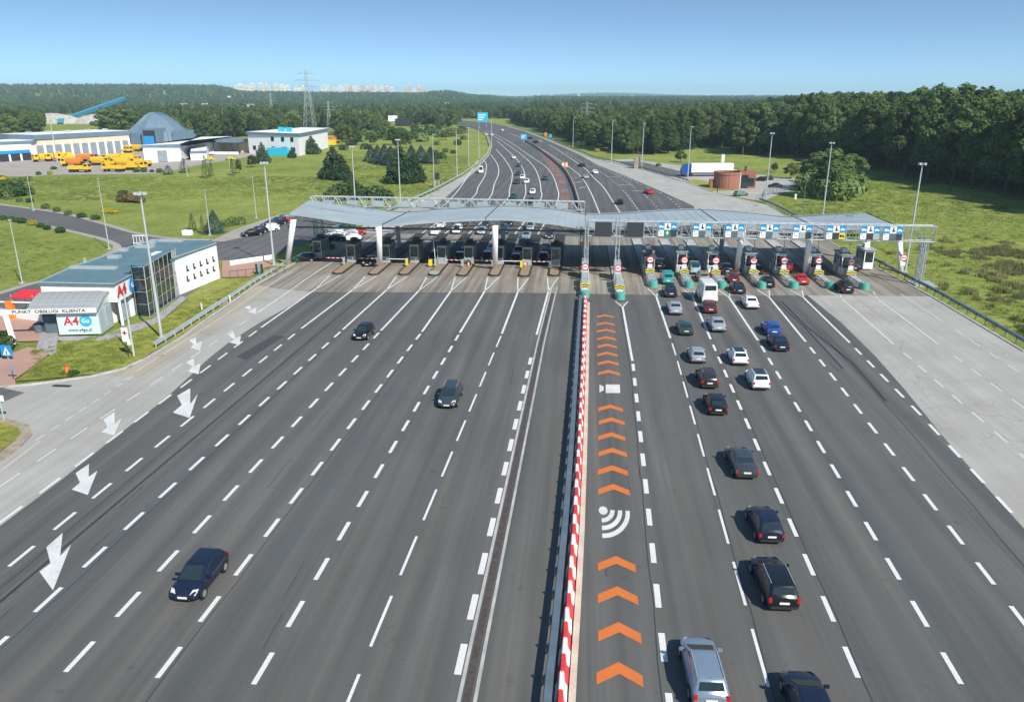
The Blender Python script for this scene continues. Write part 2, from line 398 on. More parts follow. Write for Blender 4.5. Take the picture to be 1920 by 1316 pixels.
ORD = ['first', 'second', 'third', 'fourth', 'fifth', 'sixth', 'seventh', 'eighth', 'ninth', 'tenth', 'eleventh', 'twelfth', 'thirteenth',
       'fourteenth', 'fifteenth', 'sixteenth', 'seventeenth', 'eighteenth', 'nineteenth', 'twentieth', 'twenty-first', 'twenty-second',
       'twenty-third', 'twenty-fourth', 'twenty-fifth', 'twenty-sixth', 'twenty-seventh', 'twenty-eighth', 'twenty-ninth', 'thirtieth', 'thirty-first', 'thirty-second', 'thirty-third', 'thirty-fourth', 'thirty-fifth', 'thirty-sixth']
# ================================================================ GROUND
def build_ground():
    m = MB(); radii = [0, 15, 30, 50, 75, 110, 160, 230, 330, 470, 650, 900, 1200, 1500, 1800, 2100, 2400, 2700, 3000, 3300, 3600, 4000, 4500, 5000, 6000, 7000, 8000, 9000, 10500, 12500]
    NA = 180
    m.v.append((0, 0, -0.06))
    for r in radii[1:]:
        for k in range(NA):
            a = 2 * PI * k / NA; x, y = r * math.cos(a), r * math.sin(a)
            m.v.append((x, y, terrain_z(x, y) - 0.06))
    for k in range(NA): m.f.append((0, 1 + k, 1 + (k + 1) % NA))
    for j in range(len(radii) - 2):
        o = 1 + j * NA
        for k in range(NA):
            m.f.append((o + k, o + NA + k, o + NA + (k + 1) % NA, o + (k + 1) % NA))
    tag(m.obj('ground', M['grass'], smooth=True), kind='structure')
build_ground()
GP = lambda pts, z=0.0: [G(u, v, z) for u, v in pts]
def lerp_path(tab, y):
    for (y0, x0), (y1, x1) in zip(tab[:-1], tab[1:]):
        if y <= y1: break
    return x0 + (x1 - x0) * (y - y0) / (y1 - y0)
LK = [(-60, 57), (-49.6, 58.4), (-47.4, 59.3), (-45.6, 60.3), (-43.4, 61.7), (-41.6, 64.0), (-41.1, 67.2), (-41.1, 73.6), (-41.8, 82.4), (-42.1, 88.9), (-42.8, 97.4), (-42.7, 109.3), (-42.6, 124), (-41.5, 150), (-39.8, 180), (-38.0, 205), (-36.8, 245), (-37.1, 287), (-39.5, 335), (-45.1, 396), (-59.7, 503), (-82, 605), (-107, 687), (-190, 860)]
RE = [(44, -20), (44, 76.6), (44.3, 99.3), (43.6, 117), (43.1, 125), (43.0, 150), (43.1, 185)] + GP([(1340, 362), (1285, 342), (1210, 320), (1147, 305), (1110, 297), (1067, 279), (1035, 265), (985, 246), (955, 238), (915, 230)])
PAV = [(-60, -20)] + LK + [(-160, 880)] + RE[::-1]
def sheet(name, poly, z, mat, parent=None):
    o = MB().flat(poly, z).obj(name, mat, parent); 
    return tag(o, kind='structure') if parent is None else o
def smooth_(p, n=5):
    q = []
    for i in range(len(p) - 1):
        p0 = p[max(0, i - 1)]; p1 = p[i]; p2 = p[i + 1]; p3 = p[min(len(p) - 1, i + 2)]
        for j in range(n):
            t = j / n
            q.append(tuple(0.5 * (2 * p1[k] + (p2[k] - p0[k]) * t + (2 * p0[k] - 5 * p1[k] + 4 * p2[k] - p3[k]) * t * t + (3 * p1[k] - p0[k] - 3 * p2[k] + p3[k]) * t ** 3) for k in (0, 1)))
    return q + [p[-1]]
road = sheet('motorway', PAV, 0.0, M['asphalt'])
# concrete surfaces
plaza = sheet('toll_plaza_pavement', [(-34.3, 94.4), (-26.3, 95.0), (-5.8, 96.4), (8.8, 96.7), (19, 97.2), (28.9, 98.2), (36, 98.8), (44.1, 99.2), (43.5, 117), (43.0, 139), (-41.9, 139), (-42.6, 124), (-42.7, 109.3), (-42.7, 97.4), (-40, 96)], 0.008, M['plaza'])
LA = [(-33.4, -20), (-33.5, 37.2), (-33.6, 43), (-33.9, 49), (-34.1, 57), (-34.6, 61.5), (-35.3, 67.7), (-35.6, 73), (-35.3, 80), (-34.6, 87), (-34.3, 94.4), (-40, 96.0), (-42.7, 97.4)]
sheet('entry_apron', LA + [(-42.0, 88.9), (-41.7, 82.4), (-41.0, 73.6), (-41.0, 67.2), (-41.5, 64.2), (-43.4, 61.8), (-45.6, 60.4), (-47.4, 59.4), (-49.6, 58.5), (-47, 52), (-47.5, 45), (-50, -20)], 0.004, M['apron'])
sheet('side_road', [(-49.6, 58.5), (-46.8, 57.6), (-47.2, 54.0), (-50.5, 51.2), (-110, 40), (-110, 50)], 0.006, M['asphalt_side'])
sheet('dusty_verge', [(-38.9, 62), (-39.2, 75), (-39.6, 85), (-39.9, 95.8), (-42.6, 97.4), (-42.0, 88.9), (-41.7, 82.4), (-41.05, 73.6), (-41.0, 67.2), (-41.5, 64.2), (-42.6, 62.3)], 0.010, M['apron_brown'])
RA = [(28.9, 98.2), (29.3, 86), (28.9, 74), (28.2, 64.8), (27.3, 55.6), (26.6, 47), (26.2, 40), (26, -20)]
sheet('right_apron', [(44, -20), (44, 76.6), (44.2, 99.1), (36, 98.7)] + RA, 0.004, M['apron'])
FA = GP([(1300, 386), (1235, 357), (1172, 330), (1122, 310), (1107, 302), (1090, 292), (1062, 279), (1030, 265), (982, 246), (953, 238.6)])
shoulder = sheet('right_shoulder', [(44, 139.2), (26, 139.2), (24.5, 165)] + FA + RE[::-1][1:-6][0:] , 0.004, M['shoulder'])
sheet('left_shoulder', [(-34.6, 139.2), (-33.5, 165), (-33.5, 190), (-34.2, 215), (-35.1, 245), (-35.9, 285)] + [(-37.1, 287), (-36.8, 245), (-38.0, 205), (-39.8, 180), (-41.5, 150), (-41.9, 139.2)], 0.004, M['shoulder'])
redp = GP([(1007, 280), (1020, 300), (1040, 330), (1050, 374), (1070, 374), (1059, 335), (1044, 310), (1029, 297)])
sheet('red_median_surface', redp[:4] + [(-3.0, 150), (-0.8, 150)] + redp[4:], 0.010, M['red_paint'])
sheet('tar_patch', [(-31.9, 75.6), (-30.6, 75.4), (-31.5, 67.6), (-32.9, 68.4)], 0.006, M['asphalt_patch'])
# depot yard, service roads, lawns
sheet('access_road', GP([(-60, 372), (0, 384), (60, 392), (130, 403), (200, 423), (260, 440), (330, 449), (395, 452), (420, 452), (470, 440), (540, 404), (640, 398), (700, 400), (640, 425), (600, 445), (560, 462), (505, 480), (470, 487), (440, 487), (410, 487), (405, 520), (340, 560), (60, 610), (0, 640), (0, 548), (60, 530), (130, 515), (205, 475), (222, 463), (205, 450), (160, 438), (80, 420), (0, 404), (-60, 396)]), -0.02, M['asphalt_side'])
for vp, vn in ([(-60, 371), (0, 383), (60, 391), (130, 402), (200, 421), (260, 438), (330, 447.5), (395, 451)], ''), ([(-60, 398), (0, 406), (80, 422), (160, 440), (203, 452), (220, 463), (203, 476), (130, 516), (60, 531), (0, 549), (-40, 560)], ''):
    k = MB(); k.band(smooth_(GP(vp)), 1.2, -0.016); tag(k.obj('verge_strip', M['yard']), kind='structure')
sheet('lay_by', GP([(395, 452), (440, 430), (530, 400), (640, 396), (540, 406), (470, 441), (420, 453)]), -0.012, M['yard'])
sheet('depot_yard', GP([(-100, 325), (0, 330), (60, 331), (95, 328), (300, 326), (380, 308), (480, 292), (470, 268), (240, 268), (60, 288), (-100, 300)]), -0.02, M['yard'])
sheet('rest_area', GP([(1130, 301), (1180, 298), (1280, 311), (1385, 318), (1400, 325), (1470, 333), (1530, 340), (1510, 352), (1465, 362), (1430, 378), (1395, 372), (1340, 361), (1285, 341), (1210, 318.5), (1147, 303.5)]), -0.02, M['shoulder'])
sheet('rest_area_grass', GP([(1285, 340), (1300, 336), (1340, 343), (1400, 350), (1380, 357), (1335, 358.5)]), -0.005, M['lawn'])
sheet('rest_area_road', GP([(1155, 303), (1200, 303), (1275, 321), (1290, 333), (1250, 331), (1200, 318)]), -0.010, M['asphalt_side'])
# lawn round the office, red paved yards
sheet('office_lawn', [G(u, v) for u, v in [(28, 716), (80, 712), (180, 702), (246, 688)]] + [(-41.6, 66), (-41.5, 73.6), (-42.2, 82.4), (-42.5, 88.9), (-43.2, 97.4), (-43.1, 124), (-47.5, 124), (-47, 112)] + GP([(505, 510), (413, 548), (300, 600), (240, 630), (115, 640), (97, 665), (60, 690)]), 0.07, M['lawn'])
for p in [[(417, 489), (520, 489), (500, 503), (468, 520), (416, 521)], [(-40, 575), (0, 590), (85, 603), (92, 640), (0, 642), (-60, 640)], [(-60, 705), (-60, 740), (0, 729), (30, 724), (28, 712), (60, 690), (98, 660), (52, 652), (0, 672)]]:
    sheet('red_paved_yard', GP(p), 0.075, M['paver'])
sheet('paved_path', GP([(82, 612), (112, 612), (105, 662), (96, 668), (68, 654)]), 0.080, M['grey_paver'])
sheet('paved_path', GP([(108, 632), (193, 632), (232, 614), (285, 600), (340, 556), (352, 560), (300, 604), (245, 626), (200, 640), (110, 640)]), 0.080, M['grey_paver'])
sheet('grass_island', GP([(-80, 775), (0, 793), (34, 803), (40, 815), (20, 835), (-10, 856), (-100, 915)]), 0.12, M['lawn'])
k = MB(); k.band(GP([(-100, 915), (-5, 862), (28, 838), (48, 817), (42, 801), (0, 790), (-80, 772)]), 0.9, -0.03, 0.10)
tag(k.obj('island_kerb', M['brown_kerb']), kind='structure')
k = MB(); k.band([(p[0] - .12, p[1] + .1) for p in LK[1:12]] + [(-42.9, 124)], 0.3, -0.05, 0.12)
tag(k.obj('left_kerb', M['kerb']), kind='structure')
k = MB(); k.band(RE[1:7], 0.25, -0.05, 0.10); tag(k.obj('right_kerb', M['kerb']), kind='structure')
k = MB(); k.band(LK[12:21], 0.35, -0.05, 0.12); tag(k.obj('far_left_kerb', M['kerb']), kind='structure')
k = MB(); k.band(RE[7:16], 0.35, -0.05, 0.12); tag(k.obj('far_right_kerb', M['kerb']), kind='structure')

# ---------------------------------------------------------------- road markings
ZP = 0.016
LINES = {  # Y -> X tables
    'l0': [(20, -4.85), (30, -4.8), (76, -4.35), (97, -3.9), (107, -3.6)], 'l1': [(20, -9.2), (30, -9.05), (78, -8.0), (106, -7.7)], 'l2': [(20, -13.6), (30, -13.35), (78, -12.5), (106, -11.9)],
    'l3': [(20, -17.9), (30, -17.7), (78, -16.6), (106, -16.4)], 'l4': [(20, -22.1), (30, -21.9), (78, -21.1), (106, -20.4)], 'l5': [(20, -26.4), (30, -26.1), (78, -25.3), (106, -24.7)],
    'l6': [(20, -30.2), (30, -30.1), (78, -29.9), (106, -29.0)], 'l7': [(20, -33.6), (40, -33.8), (78, -34.4), (106, -34.2)], 'l8': [(20, -36.9), (80, -37.1), (106, -37.6), (140, -36.6)],
    'r1': [(20, 4.15), (30, 4.3), (70, 5.3), (96, 5.3)], 'r2': [(20, 8.4), (30, 8.6), (74, 9.65), (103, 9.8)], 'r3': [(20, 12.3), (30, 12.6), (78, 13.8), (103, 14.5)],
    'r4': [(20, 16.5), (30, 16.9), (78, 18.6), (103, 18.9)], 'r5': [(20, 21.2), (30, 21.6), (78, 23.4), (103, 24)], 'r6': [(20, 25.8), (40, 26.35), (60, 27.3), (78, 27.8), (103, 28.2)],
    'r7': [(20, 30.5), (50, 31.3), (78, 32.1), (103, 32.9)], 'r8': [(20, 35), (50, 35.9), (78, 36.6), (103, 37.2)], 'r9': [(20, 39), (84, 40.6), (100, 41)]}
ISL_L = [(-34.2, 104.6), (-29.0, 104.5), (-24.7, 104.8), (-20.4, 104.8), (-16.4, 104.9), (-11.9, 105.3), (-7.7, 105.3), (-3.5, 106.0)]
ISL_R = [(9.8, 100.5), (14.5, 100.6), (18.8, 100.7), (24.0, 101.2), (28.2, 101.5), (32.9, 101.7), (37.2, 101.6)]
dash_mesh = {}
def dash(x, y, length, w, ang=0.0, mat='white_line'):
    key = (round(length, 2), w, mat)
    if key not in dash_mesh:
        dash_mesh[key] = MB().box(-w / 2, w / 2, 0, length, -0.004, 0.0).mesh('lane_dash', M[mat])
    o = mobj('lane_dash', dash_mesh[key], road, (x, y, ZP)); o.rotation_euler[2] = -ang
    return o
farpaint = MB()
def line_seg(m, tab, y0, y1, w, step=6):
    ys = [y0]
    while ys[-1] + step < y1: ys.append(ys[-1] + step)
    ys.append(y1)
    m.band([(lerp_path(tab, y), y) for y in ys], w, ZP)
def dashes(key, y0, y1, length, period, w, mat='white_line'):
    tab = LINES[key]; y = y0
    while y < y1:
        x = lerp_path(tab, y); x2 = lerp_path(tab, y + length)
        dash(x, y, length, w, math.atan((x2 - x) / length), mat); y += period
for k_ in ('r3', 'r4', 'r5'): dashes(k_, 24.9, 76.5, 2.0, 3.8, 0.24)
dashes('r6', 32.6, 76.5, 2.0, 3.8, 0.24); dashes('r7', 43, 76.5, 2.0, 3.8, 0.22, 'old_line'); dashes('r8', 50, 76.5, 2.0, 3.8, 0.2, 'old_line'); dashes('r9', 59, 84, 1.9, 3.8, 0.18, 'old_line')
dashes('r1', 25.1, 69, 1.95, 3.87, 0.30)
dashes('r2', 22.2, 74, 3.8, 5.6, 0.15); dashes('l1', 23.2, 74, 3.8, 5.6, 0.15)
for k_ in ('l2', 'l3', 'l4', 'l5'): dashes(k_, 26.0, 76.5, 2.0, 3.8, 0.24)
dashes('l6', 29.6, 76.5, 2.0, 3.72, 0.22); dashes('l7', 33.6, 76.5, 2.1, 3.75, 0.2); dashes('l8', 41.6, 82, 2.0, 3.72, 0.17, 'old_line')
dashes('l0', 23.6, 72, 2.0, 3.75, 0.32)
for i in range(8): dash(-39.4 - 0.065 * i, 48.6 + 1.82 * i, 0.95, 0.14, 0, 'old_line')
edge = MB(); edge.band([(-38.3, 38), (-38.45, 43.6), (-39.0, 48.5)], 0.14, ZP); edge.band([(-40.2, 63.6), (-40.45, 79.6), (-41.0, 95), (-41.4, 109.4)], 0.14, 0.022)
edge.obj('edge_line', M['cream_line'], road)
sol = MB()
for k_, tips in (('l1', 105.3), ('l2', 105.3), ('l3', 104.9), ('l4', 104.8), ('l5', 104.8), ('l6', 104.5), ('l7', 104.6), ('r2', 100.5), ('r3', 100.6), ('r4', 100.7), ('r5', 101.2), ('r6', 101.5), ('r7', 101.7), ('r8', 101.6), ('l0', 106), ('r1', 93.6)):
    x = lerp_path(LINES[k_], tips); w = 0.24
    y0 = 78.2 if k_ != 'r1' else 70.5
    vlen = 8.5 if k_[0] == 'l' else 4.6
    o = MB(); line_seg(o, LINES[k_], y0, tips - vlen, w)
    if k_ == 'r1': vlen = 3.4; o = MB(); line_seg(o, LINES[k_], y0, tips - vlen, 0.24)
    xs = lerp_path(LINES[k_], tips - vlen)
    for sgn in (-1, 1): o.band([(xs, tips - vlen), (x + sgn * 0.75, tips - 0.6)], 0.16, ZP)
    nh = 4 if k_[0] == 'l' else 2
    for j in range(nh):
        t = 0.55 + 0.45 * j / nh; yy = tips - vlen + (vlen - .6) * t; hw = 0.75 * t
        o.band([(x - hw, yy), (x, yy - 0.35), (x + hw, yy)], 0.12, ZP)
    o.obj('solid_line', M['white_line' if k_ not in ('r7', 'r8') else 'old_line'], road)
o = MB(); line_seg(o, LINES['l8'], 84, 138, 0.16); o.obj('solid_line', M['white_line'], road)
o = MB(); line_seg(o, LINES['r9'], 87, 100, 0.14); o.obj('solid_line', M['old_line'], road)
# dark seams between the lanes, tyre-mark stripes
sm = MB()
for k_, dx in (('l6', 0.9), ('l5', 0.35), ('r1', -0.28), ('r2', 0.15), ('r3', 0.2), ('r6', -2.0), ('l3', 0.3)):
    sm.band([(lerp_path(LINES[k_], y) + dx + 0.05 * math.sin(y), y) for y in range(21, 95, 4)], 0.05, 0.006)
sm.band([(-28.2 + 0.02 * (y - 40), y) for y in range(30, 96, 5)], 0.16, 0.006)
sm.band([(25.6, 62), (26.0, 72), (25.0, 84), (24.9, 95)], 0.28, 0.006)
sm.band([(24.6, 70), (24.7, 84), (24.3, 95)], 0.2, 0.006)
for i in range(34):   # short cracks and skid marks
    x = R.uniform(-32, 26); y = R.uniform(26, 92); l = R.uniform(0.6, 4)
    sm.band([(x, y), (x + R.uniform(-.06, .06), y + l / 2), (x + R.uniform(-.08, .08), y + l)], R.choice([0.03, 0.03, 0.05]), 0.006)
sm.obj('tar_seam', M['tar'], road)
# drain channel in the left carriageway
dr = MB(); dr.band([(lerp_path(LINES['l0'], y) + 0.62, y) for y in range(20, 105, 5)], 0.34, 0.004)
tag(dr.obj('drain_gutter', plain('gutter', (0.075, 0.06, 0.052), 0.9, var=0.35)), kind='structure')
for dx, wd in ((0.30, 0.16), (0.98, 0.16)):
    dr = MB(); dr.band([(lerp_path(LINES['l0'], y) + dx, y) for y in range(20, 105, 5)], wd, 0.0, 0.03)
    tag(dr.obj('drain_kerb', M['kerb']), kind='structure')
# orange chevrons
chev = MB(); chev.add([(-1.0, -1.45, 0), (-1.0, -0.72, 0), (0, 0.05, 0), (1.0, -0.72, 0), (1.0, -1.45, 0), (0, -0.70, 0)], [(0, 5, 2, 1), (5, 4, 3, 2)])
chev = chev.mesh('chevron_marking', M['orange_line'])
for u, v in [(1160, 1242), (1160, 1167), (1157, 1100), (1155, 1043), (1150, 908), (1148, 873), (1148, 840), (1146, 811), (1146, 783), (1144, 759), (1141, 694), (1140, 676), (1138, 660), (1138, 645), (1137, 631), (1136, 617), (1135, 604), (1135, 590)]:
    x, y = G(u, v); o = mobj('chevron_marking', chev, road, (x, y, ZP))
ic = MB(); cxw, cyw = G(1131, 957); ry = (cyw - G(1129, 1010)[1]) / 1.72
ic.add([(cxw + 0.27 * math.cos(a), cyw + 0.27 * ry * math.sin(a), ZP) for a in [2 * PI * i / 20 for i in range(20)]], [tuple(range(20))])
for r in (0.68, 1.14, 1.60):
    pts = []
    for rr in (r - 0.13, r + 0.13):
        pts += [(cxw - 0.12 + rr * math.cos(a), cyw + 0.1 + rr * ry * math.sin(a), ZP) for a in [-PI / 2 + i * (PI / 2) / 12 for i in range(13)]]
    ic.add(pts, [(i, 13 + i, 14 + i, i + 1) for i in range(12)])
ic.obj('signal_marking', M['arrow_white'], road)
ic = MB(); ic.flat(GP([(1135.7, 721), (1135.7, 737), (1163, 737), (1162, 721)]), ZP); ic.flat(GP([(1124, 721), (1124, 736), (1132, 732), (1132, 725)]), ZP)
ic.obj('camera_marking', M['arrow_white'], road)
# jagged arrows
c5 = lambda pts: [(x / 3.84, y / 3.84 + 560) for x, y in pts]
ARR = [[(117.6, 999), (112.9, 1042.6), (133, 1021), (99.5, 1107), (74, 1071.5), (94.8, 1056), (86.8, 1026)],
       [(167, 869.7), (166.4, 894), (182.7, 882.7), (164.6, 928), (134.6, 917.8), (150, 905), (141.8, 887)],
       c5([(825, 815), (825, 905), (875, 860), (820, 985), (730, 960), (775, 925), (745, 870)]), c5([(1370, 645), (1370, 760), (1425, 685), (1365, 860), (1245, 820), (1310, 765), (1275, 700)]),
       c5([(1395, 430), (1400, 490), (1445, 465), (1430, 545), (1355, 525), (1385, 490), (1340, 460)]), c5([(1410, 280), (1415, 325), (1455, 305), (1440, 375), (1370, 355), (1395, 330), (1360, 300)]),
       c5([(1680, 235), (1695, 285), (1735, 265), (1725, 335), (1650, 315), (1685, 295), (1640, 260)]), c5([(1800, 50), (1808, 80), (1845, 65), (1845, 110), (1780, 95), (1810, 85), (1760, 65)])]
for a in ARR: MB().flat(GP(a), 0.020).obj('arrow_marking', M['arrow_white'], road)
# far carriageways: lines beyond the canopy
FL = [[(-37.5, 140), (-31.5, 180)] + GP([(892, 307), (895, 300)]), [(-29, 140)] + GP([(885, 372), (897, 350), (909, 330), (912, 310), (907, 300)]), [(-24.7, 140)] + GP([(915, 375), (927, 345), (935, 325), (932, 307), (920, 290)]),
      [(-20.4, 140)] + GP([(950, 375), (955, 357), (960, 335), (959, 320), (947, 300), (930, 280)]), [(-16.4, 140)] + GP([(981, 375), (985, 345), (982, 320), (970, 300), (960, 290), (932, 265)]),
      [(-11.9, 140)] + GP([(1013, 375), (1014, 355), (1010, 332), (1000, 312), (980, 292), (955, 274), (930, 258), (905, 246)]), [(-7.7, 140)] + GP([(1046, 375), (1044, 350), (1035, 327), (1020, 310), (997, 295), (967, 274), (940, 258), (912, 245)]),
      [(5.2, 140)] + GP([(1120, 390), (1107, 360), (1092, 335), (1072, 317), (1035, 292), (1015, 280), (985, 262), (955, 250)]), [(9.8, 140)] + GP([(1160, 395), (1147, 375), (1132, 352), (1112, 332), (1095, 315), (1062, 292), (1030, 272)])]
def smooth(p, n=5):
    q = []
    for i in range(len(p) - 1):
        p0 = p[max(0, i - 1)]; p1 = p[i]; p2 = p[i + 1]; p3 = p[min(len(p) - 1, i + 2)]
        for j in range(n):
            t = j / n
            q.append(tuple(0.5 * (2 * p1[k] + (p2[k] - p0[k]) * t + (2 * p0[k] - 5 * p1[k] + 4 * p2[k] - p3[k]) * t * t + (3 * p1[k] - p0[k] - 3 * p2[k] + p3[k]) * t ** 3) for k in (0, 1)))
    return q + [p[-1]]
for p in FL: MB().band(smooth(p), 0.26, ZP).obj('solid_line', M['white_line'], road)
def path_dashes(p, ln, per, w):
    p = smooth(p, 6); d = 0.0; out = MB()
    for a, b in zip(p[:-1], p[1:]):
        L = math.hypot(b[0] - a[0], b[1] - a[1]); t = (-d) % per
        while t < L:
            e = min(t + ln, L)
            out.band([(a[0] + (b[0] - a[0]) * t / L, a[1] + (b[1] - a[1]) * t / L), (a[0] + (b[0] - a[0]) * e / L, a[1] + (b[1] - a[1]) * e / L)], w, ZP)
            t += per
        d = (d + L) % per
    return out
fd = MB()
for p in ([(14.5, 142)] + GP([(1197, 394), (1177, 367), (1155, 345), (1130, 325), (1095, 307), (1060, 285)]), [(18.8, 142)] + GP([(1235, 392), (1210, 367), (1180, 345), (1150, 325), (1115, 308)]), [(24, 142)] + GP([(1272, 387), (1247, 367), (1210, 350), (1155, 325)]),
          [(29, 142)] + GP([(1340, 388), (1300, 366), (1250, 346), (1190, 324)]), [(34, 142)] + GP([(1395, 385), (1330, 362)])):
    m = path_dashes(p, 2.2, 4.2, 0.26); fd.add(m.v, m.f)
for a, b in (((1050, 341), (1060, 341)), ((1055, 357), (1066, 357)), ((1074, 334), (1085, 333)), ((1078, 343), (1090, 341)), ((1086, 353), (1098, 351)), ((1140, 332), (1158, 332)), ((1160, 347), (1185, 347)), ((1043, 328), (1052, 328)), ((1185, 358), (1205, 358))):
    fd.band(GP([a, b]), 0.5, ZP + 0.004)
tag(fd.obj('far_markings', M['old_line'], road), kind='stuff')
# ================================================================ BARRIERS AND RAILS
BX = [(20, -0.4), (26, -0.3), (30, -0.15), (39, 0.1), (50, 0.3), (66, 0.5), (94, 0.8), (140, 0.8)]
def barrier_mesh(mat, L=1.08):
    m = MB(); hw = [(0.26, 0.0), (0.26, 0.14), (0.16, 0.30), (0.11, 0.78), (0.07, 0.84)]
    ys = [0.02, 0.10, L - 0.10, L - 0.02]; sc = [0.82, 1, 1, 0.82]
    rs = []
    for y, s_ in zip(ys, sc): rs.append([(x * s_, y, z if z < 0.8 else z * (0.97 if s_ < 1 else 1)) for x, z in hw] + [(-x * s_, y, z if z < 0.8 else z * (0.97 if s_ < 1 else 1)) for x, z in hw[::-1]])
    m.rings(rs); return m.mesh('road_barrier', mat)
BMR, BMW = barrier_mesh(M['red_plastic']), barrier_mesh(M['white_plastic'])
y = 24.9; i = 0; nred = [0, 0]
while y < 92.6:
    red = i % 2 == 0
    x = lerp_path(BX, y + .5); o = mobj('road_barrier', BMR if red else BMW, None, (x + R.uniform(-.02, .02), y, 0.0)); o.rotation_euler[2] = -math.atan(0.016) + R.uniform(-.02, .02)
    cw = 'red' if red else 'white'; tag(o, cw + ' plastic median barrier segment, ' + ORD[nred[i % 2]] + ' ' + cw + ' one counted up from the bottom edge', 'road barrier', 'red and white barrier segments along the median')
    nred[i % 2] += 1; y += 1.09; i += 1
mc = MB(); mc.band([(lerp_path(BX, y) + 0.47, y) for y in range(20, 95, 4)], 0.30, 0.0, 0.10)
tag(mc.obj('median_kerb', M['cream_line']), kind='structure')
def guard_rail(label, path, post=2.0, h=0.75, side=0.12, two=False, mat='rail', name='guard_rail', wid=0.30):
    e = empty(name, (path[0][0], path[0][1], 0), label, 'guard rail'); ox, oy = path[0]
    P = [(p[0] - ox, p[1] - oy) for p in path]
    m = MB(); m.band(P, wid, h - 0.06, h); m.band(offset_path(P, side), 0.05, h - 0.34, h - 0.05); m.obj('rail', M[mat], e)
    pm = MB().box(-0.05, 0.05, -0.04, 0.04, -0.05, h - 0.03).mesh('post', M[mat]); d = 0; n = 0
    pts = offset_path(P, side * 1.5)
    for a, b in zip(pts[:-1], pts[1:]):
        L = math.hypot(b[0] - a[0], b[1] - a[1]); t = (-d) % post
        while t < L and n < 120:
            mobj('post', pm, e, (a[0] + (b[0] - a[0]) * t / L, a[1] + (b[1] - a[1]) * t / L, 0)); t += post; n += 1
        d = (d + L) % post
    return e
guard_rail('long dark steel guard rail beside the red and white median barriers', [(lerp_path(BX, y) - 0.50, y) for y in range(21, 94, 3)], 2.0, 0.72, 0.18, wid=0.34)
guard_rail('dark steel guard rail along the right edge of the toll plaza below the meadow', [(44.9, 60), (44.9, 76.6), (45.1, 99), (44.6, 112), (44.3, 125)], 2.2, 0.8, 0.10)
guard_rail('pale steel guard rail on the left verge in front of the white office', [(-42.0, 70), (-42.1, 74), (-42.6, 83), (-42.9, 90), (-43.4, 98), (-43.5, 109)], 2.0, 0.7, -0.1, mat='steel')
guard_rail('steel guard rail on the left verge beyond the toll canopy', [(p[0] - 1.0, p[1]) for p in LK[13:21]], 4.0, 0.75, -0.1, mat='steel')
guard_rail('dark guard rail along the right shoulder beyond the toll canopy', [(p[0] + 1.0, p[1]) for p in RE[8:16]], 4.0, 0.75, 0.1)
guard_rail('dark guard rail between the toll roof and the rest area entrance', [(44.4, 150), (44.2, 175), (43.6, 186), (42.6, 192)], 2.5, 0.75, 0.1)
# concrete median wall beyond the canopy
mw = MB(); mwp = smooth([(0.8, 141), (0.2, 165)] + GP([(1083, 375), (1075, 350), (1065, 330), (1055, 317), (1045, 308), (1032, 297), (1020, 288), (1003, 276), (985, 265)]))
mw.band(mwp, 0.6, 0, 0.35); mw.band(mwp, 0.25, 0.35, 0.95)
tag(mw.obj('median_wall', plain('sandy_concrete', (0.42, 0.33, 0.25), 0.9, var=0.2)), 'sand coloured concrete median wall curving away between the far carriageways', 'median wall')
g0 = G(1059, 314)
e = empty('crash_cushion', (g0[0], g0[1], 0), 'orange striped crash cushion at the widened end of the median wall', 'crash cushion')
MB().box(-1.0, 1.0, 0, 3.2, 0, 1.5).obj('body', M['orange'], e); MB().box(-1.02, -0.4, -0.06, 0, 0.2, 1.5).box(0.3, 0.9, -0.06, 0, 0.2, 1.5).obj('stripe', M['sign_white'], e)

# ================================================================ TOLL CANOPY
CF = [(-41.0, 8.3), (-37.1, 7.8), (-33.6, 7.3), (-28.3, 6.75), (-23.2, 7.2), (-17.5, 7.6), (-11.2, 7.9), (-6.3, 7.65), (-2.9, 7.3), (0.8, 6.8), (5, 6.9), (9, 7.2), (13, 7.5), (17.5, 7.7), (22, 7.6), (27, 7.2), (31.5, 6.75), (35, 7.0), (39, 7.3), (42.5, 7.35)]
def front_z(x):
    p = smooth(CF, 4)
    for a, b in zip(p[:-1], p[1:]):
        if a[0] <= x <= b[0]: return a[1] + (b[1] - a[1]) * (x - a[0]) / (b[0] - a[0])
    return p[-1][1]
canopy = empty('toll_canopy', (0, 107, 0), 'long wavy grey roof canopy spanning all the toll lanes', 'canopy')
secs = [(-41.0, -27.8), (-27.7, -13.2), (-13.1, 0.75), (0.85, 18.6), (18.7, 32.8), (32.9, 42.5)]
def roof_pt(x, t, dz=0):    # t 0 front .. 1 back
    y = 107 + t * 18.0 + (1 - t) * 0
    if x < -39 : y += 0
    sk = -3.6 * t if x < -30 else (1.6 * t if x > 33 else 0)
    k = min(1, abs(x) / 41)
    return (x + (sk * k * k), y - 107, front_z(x) - 0.62 * t + dz)
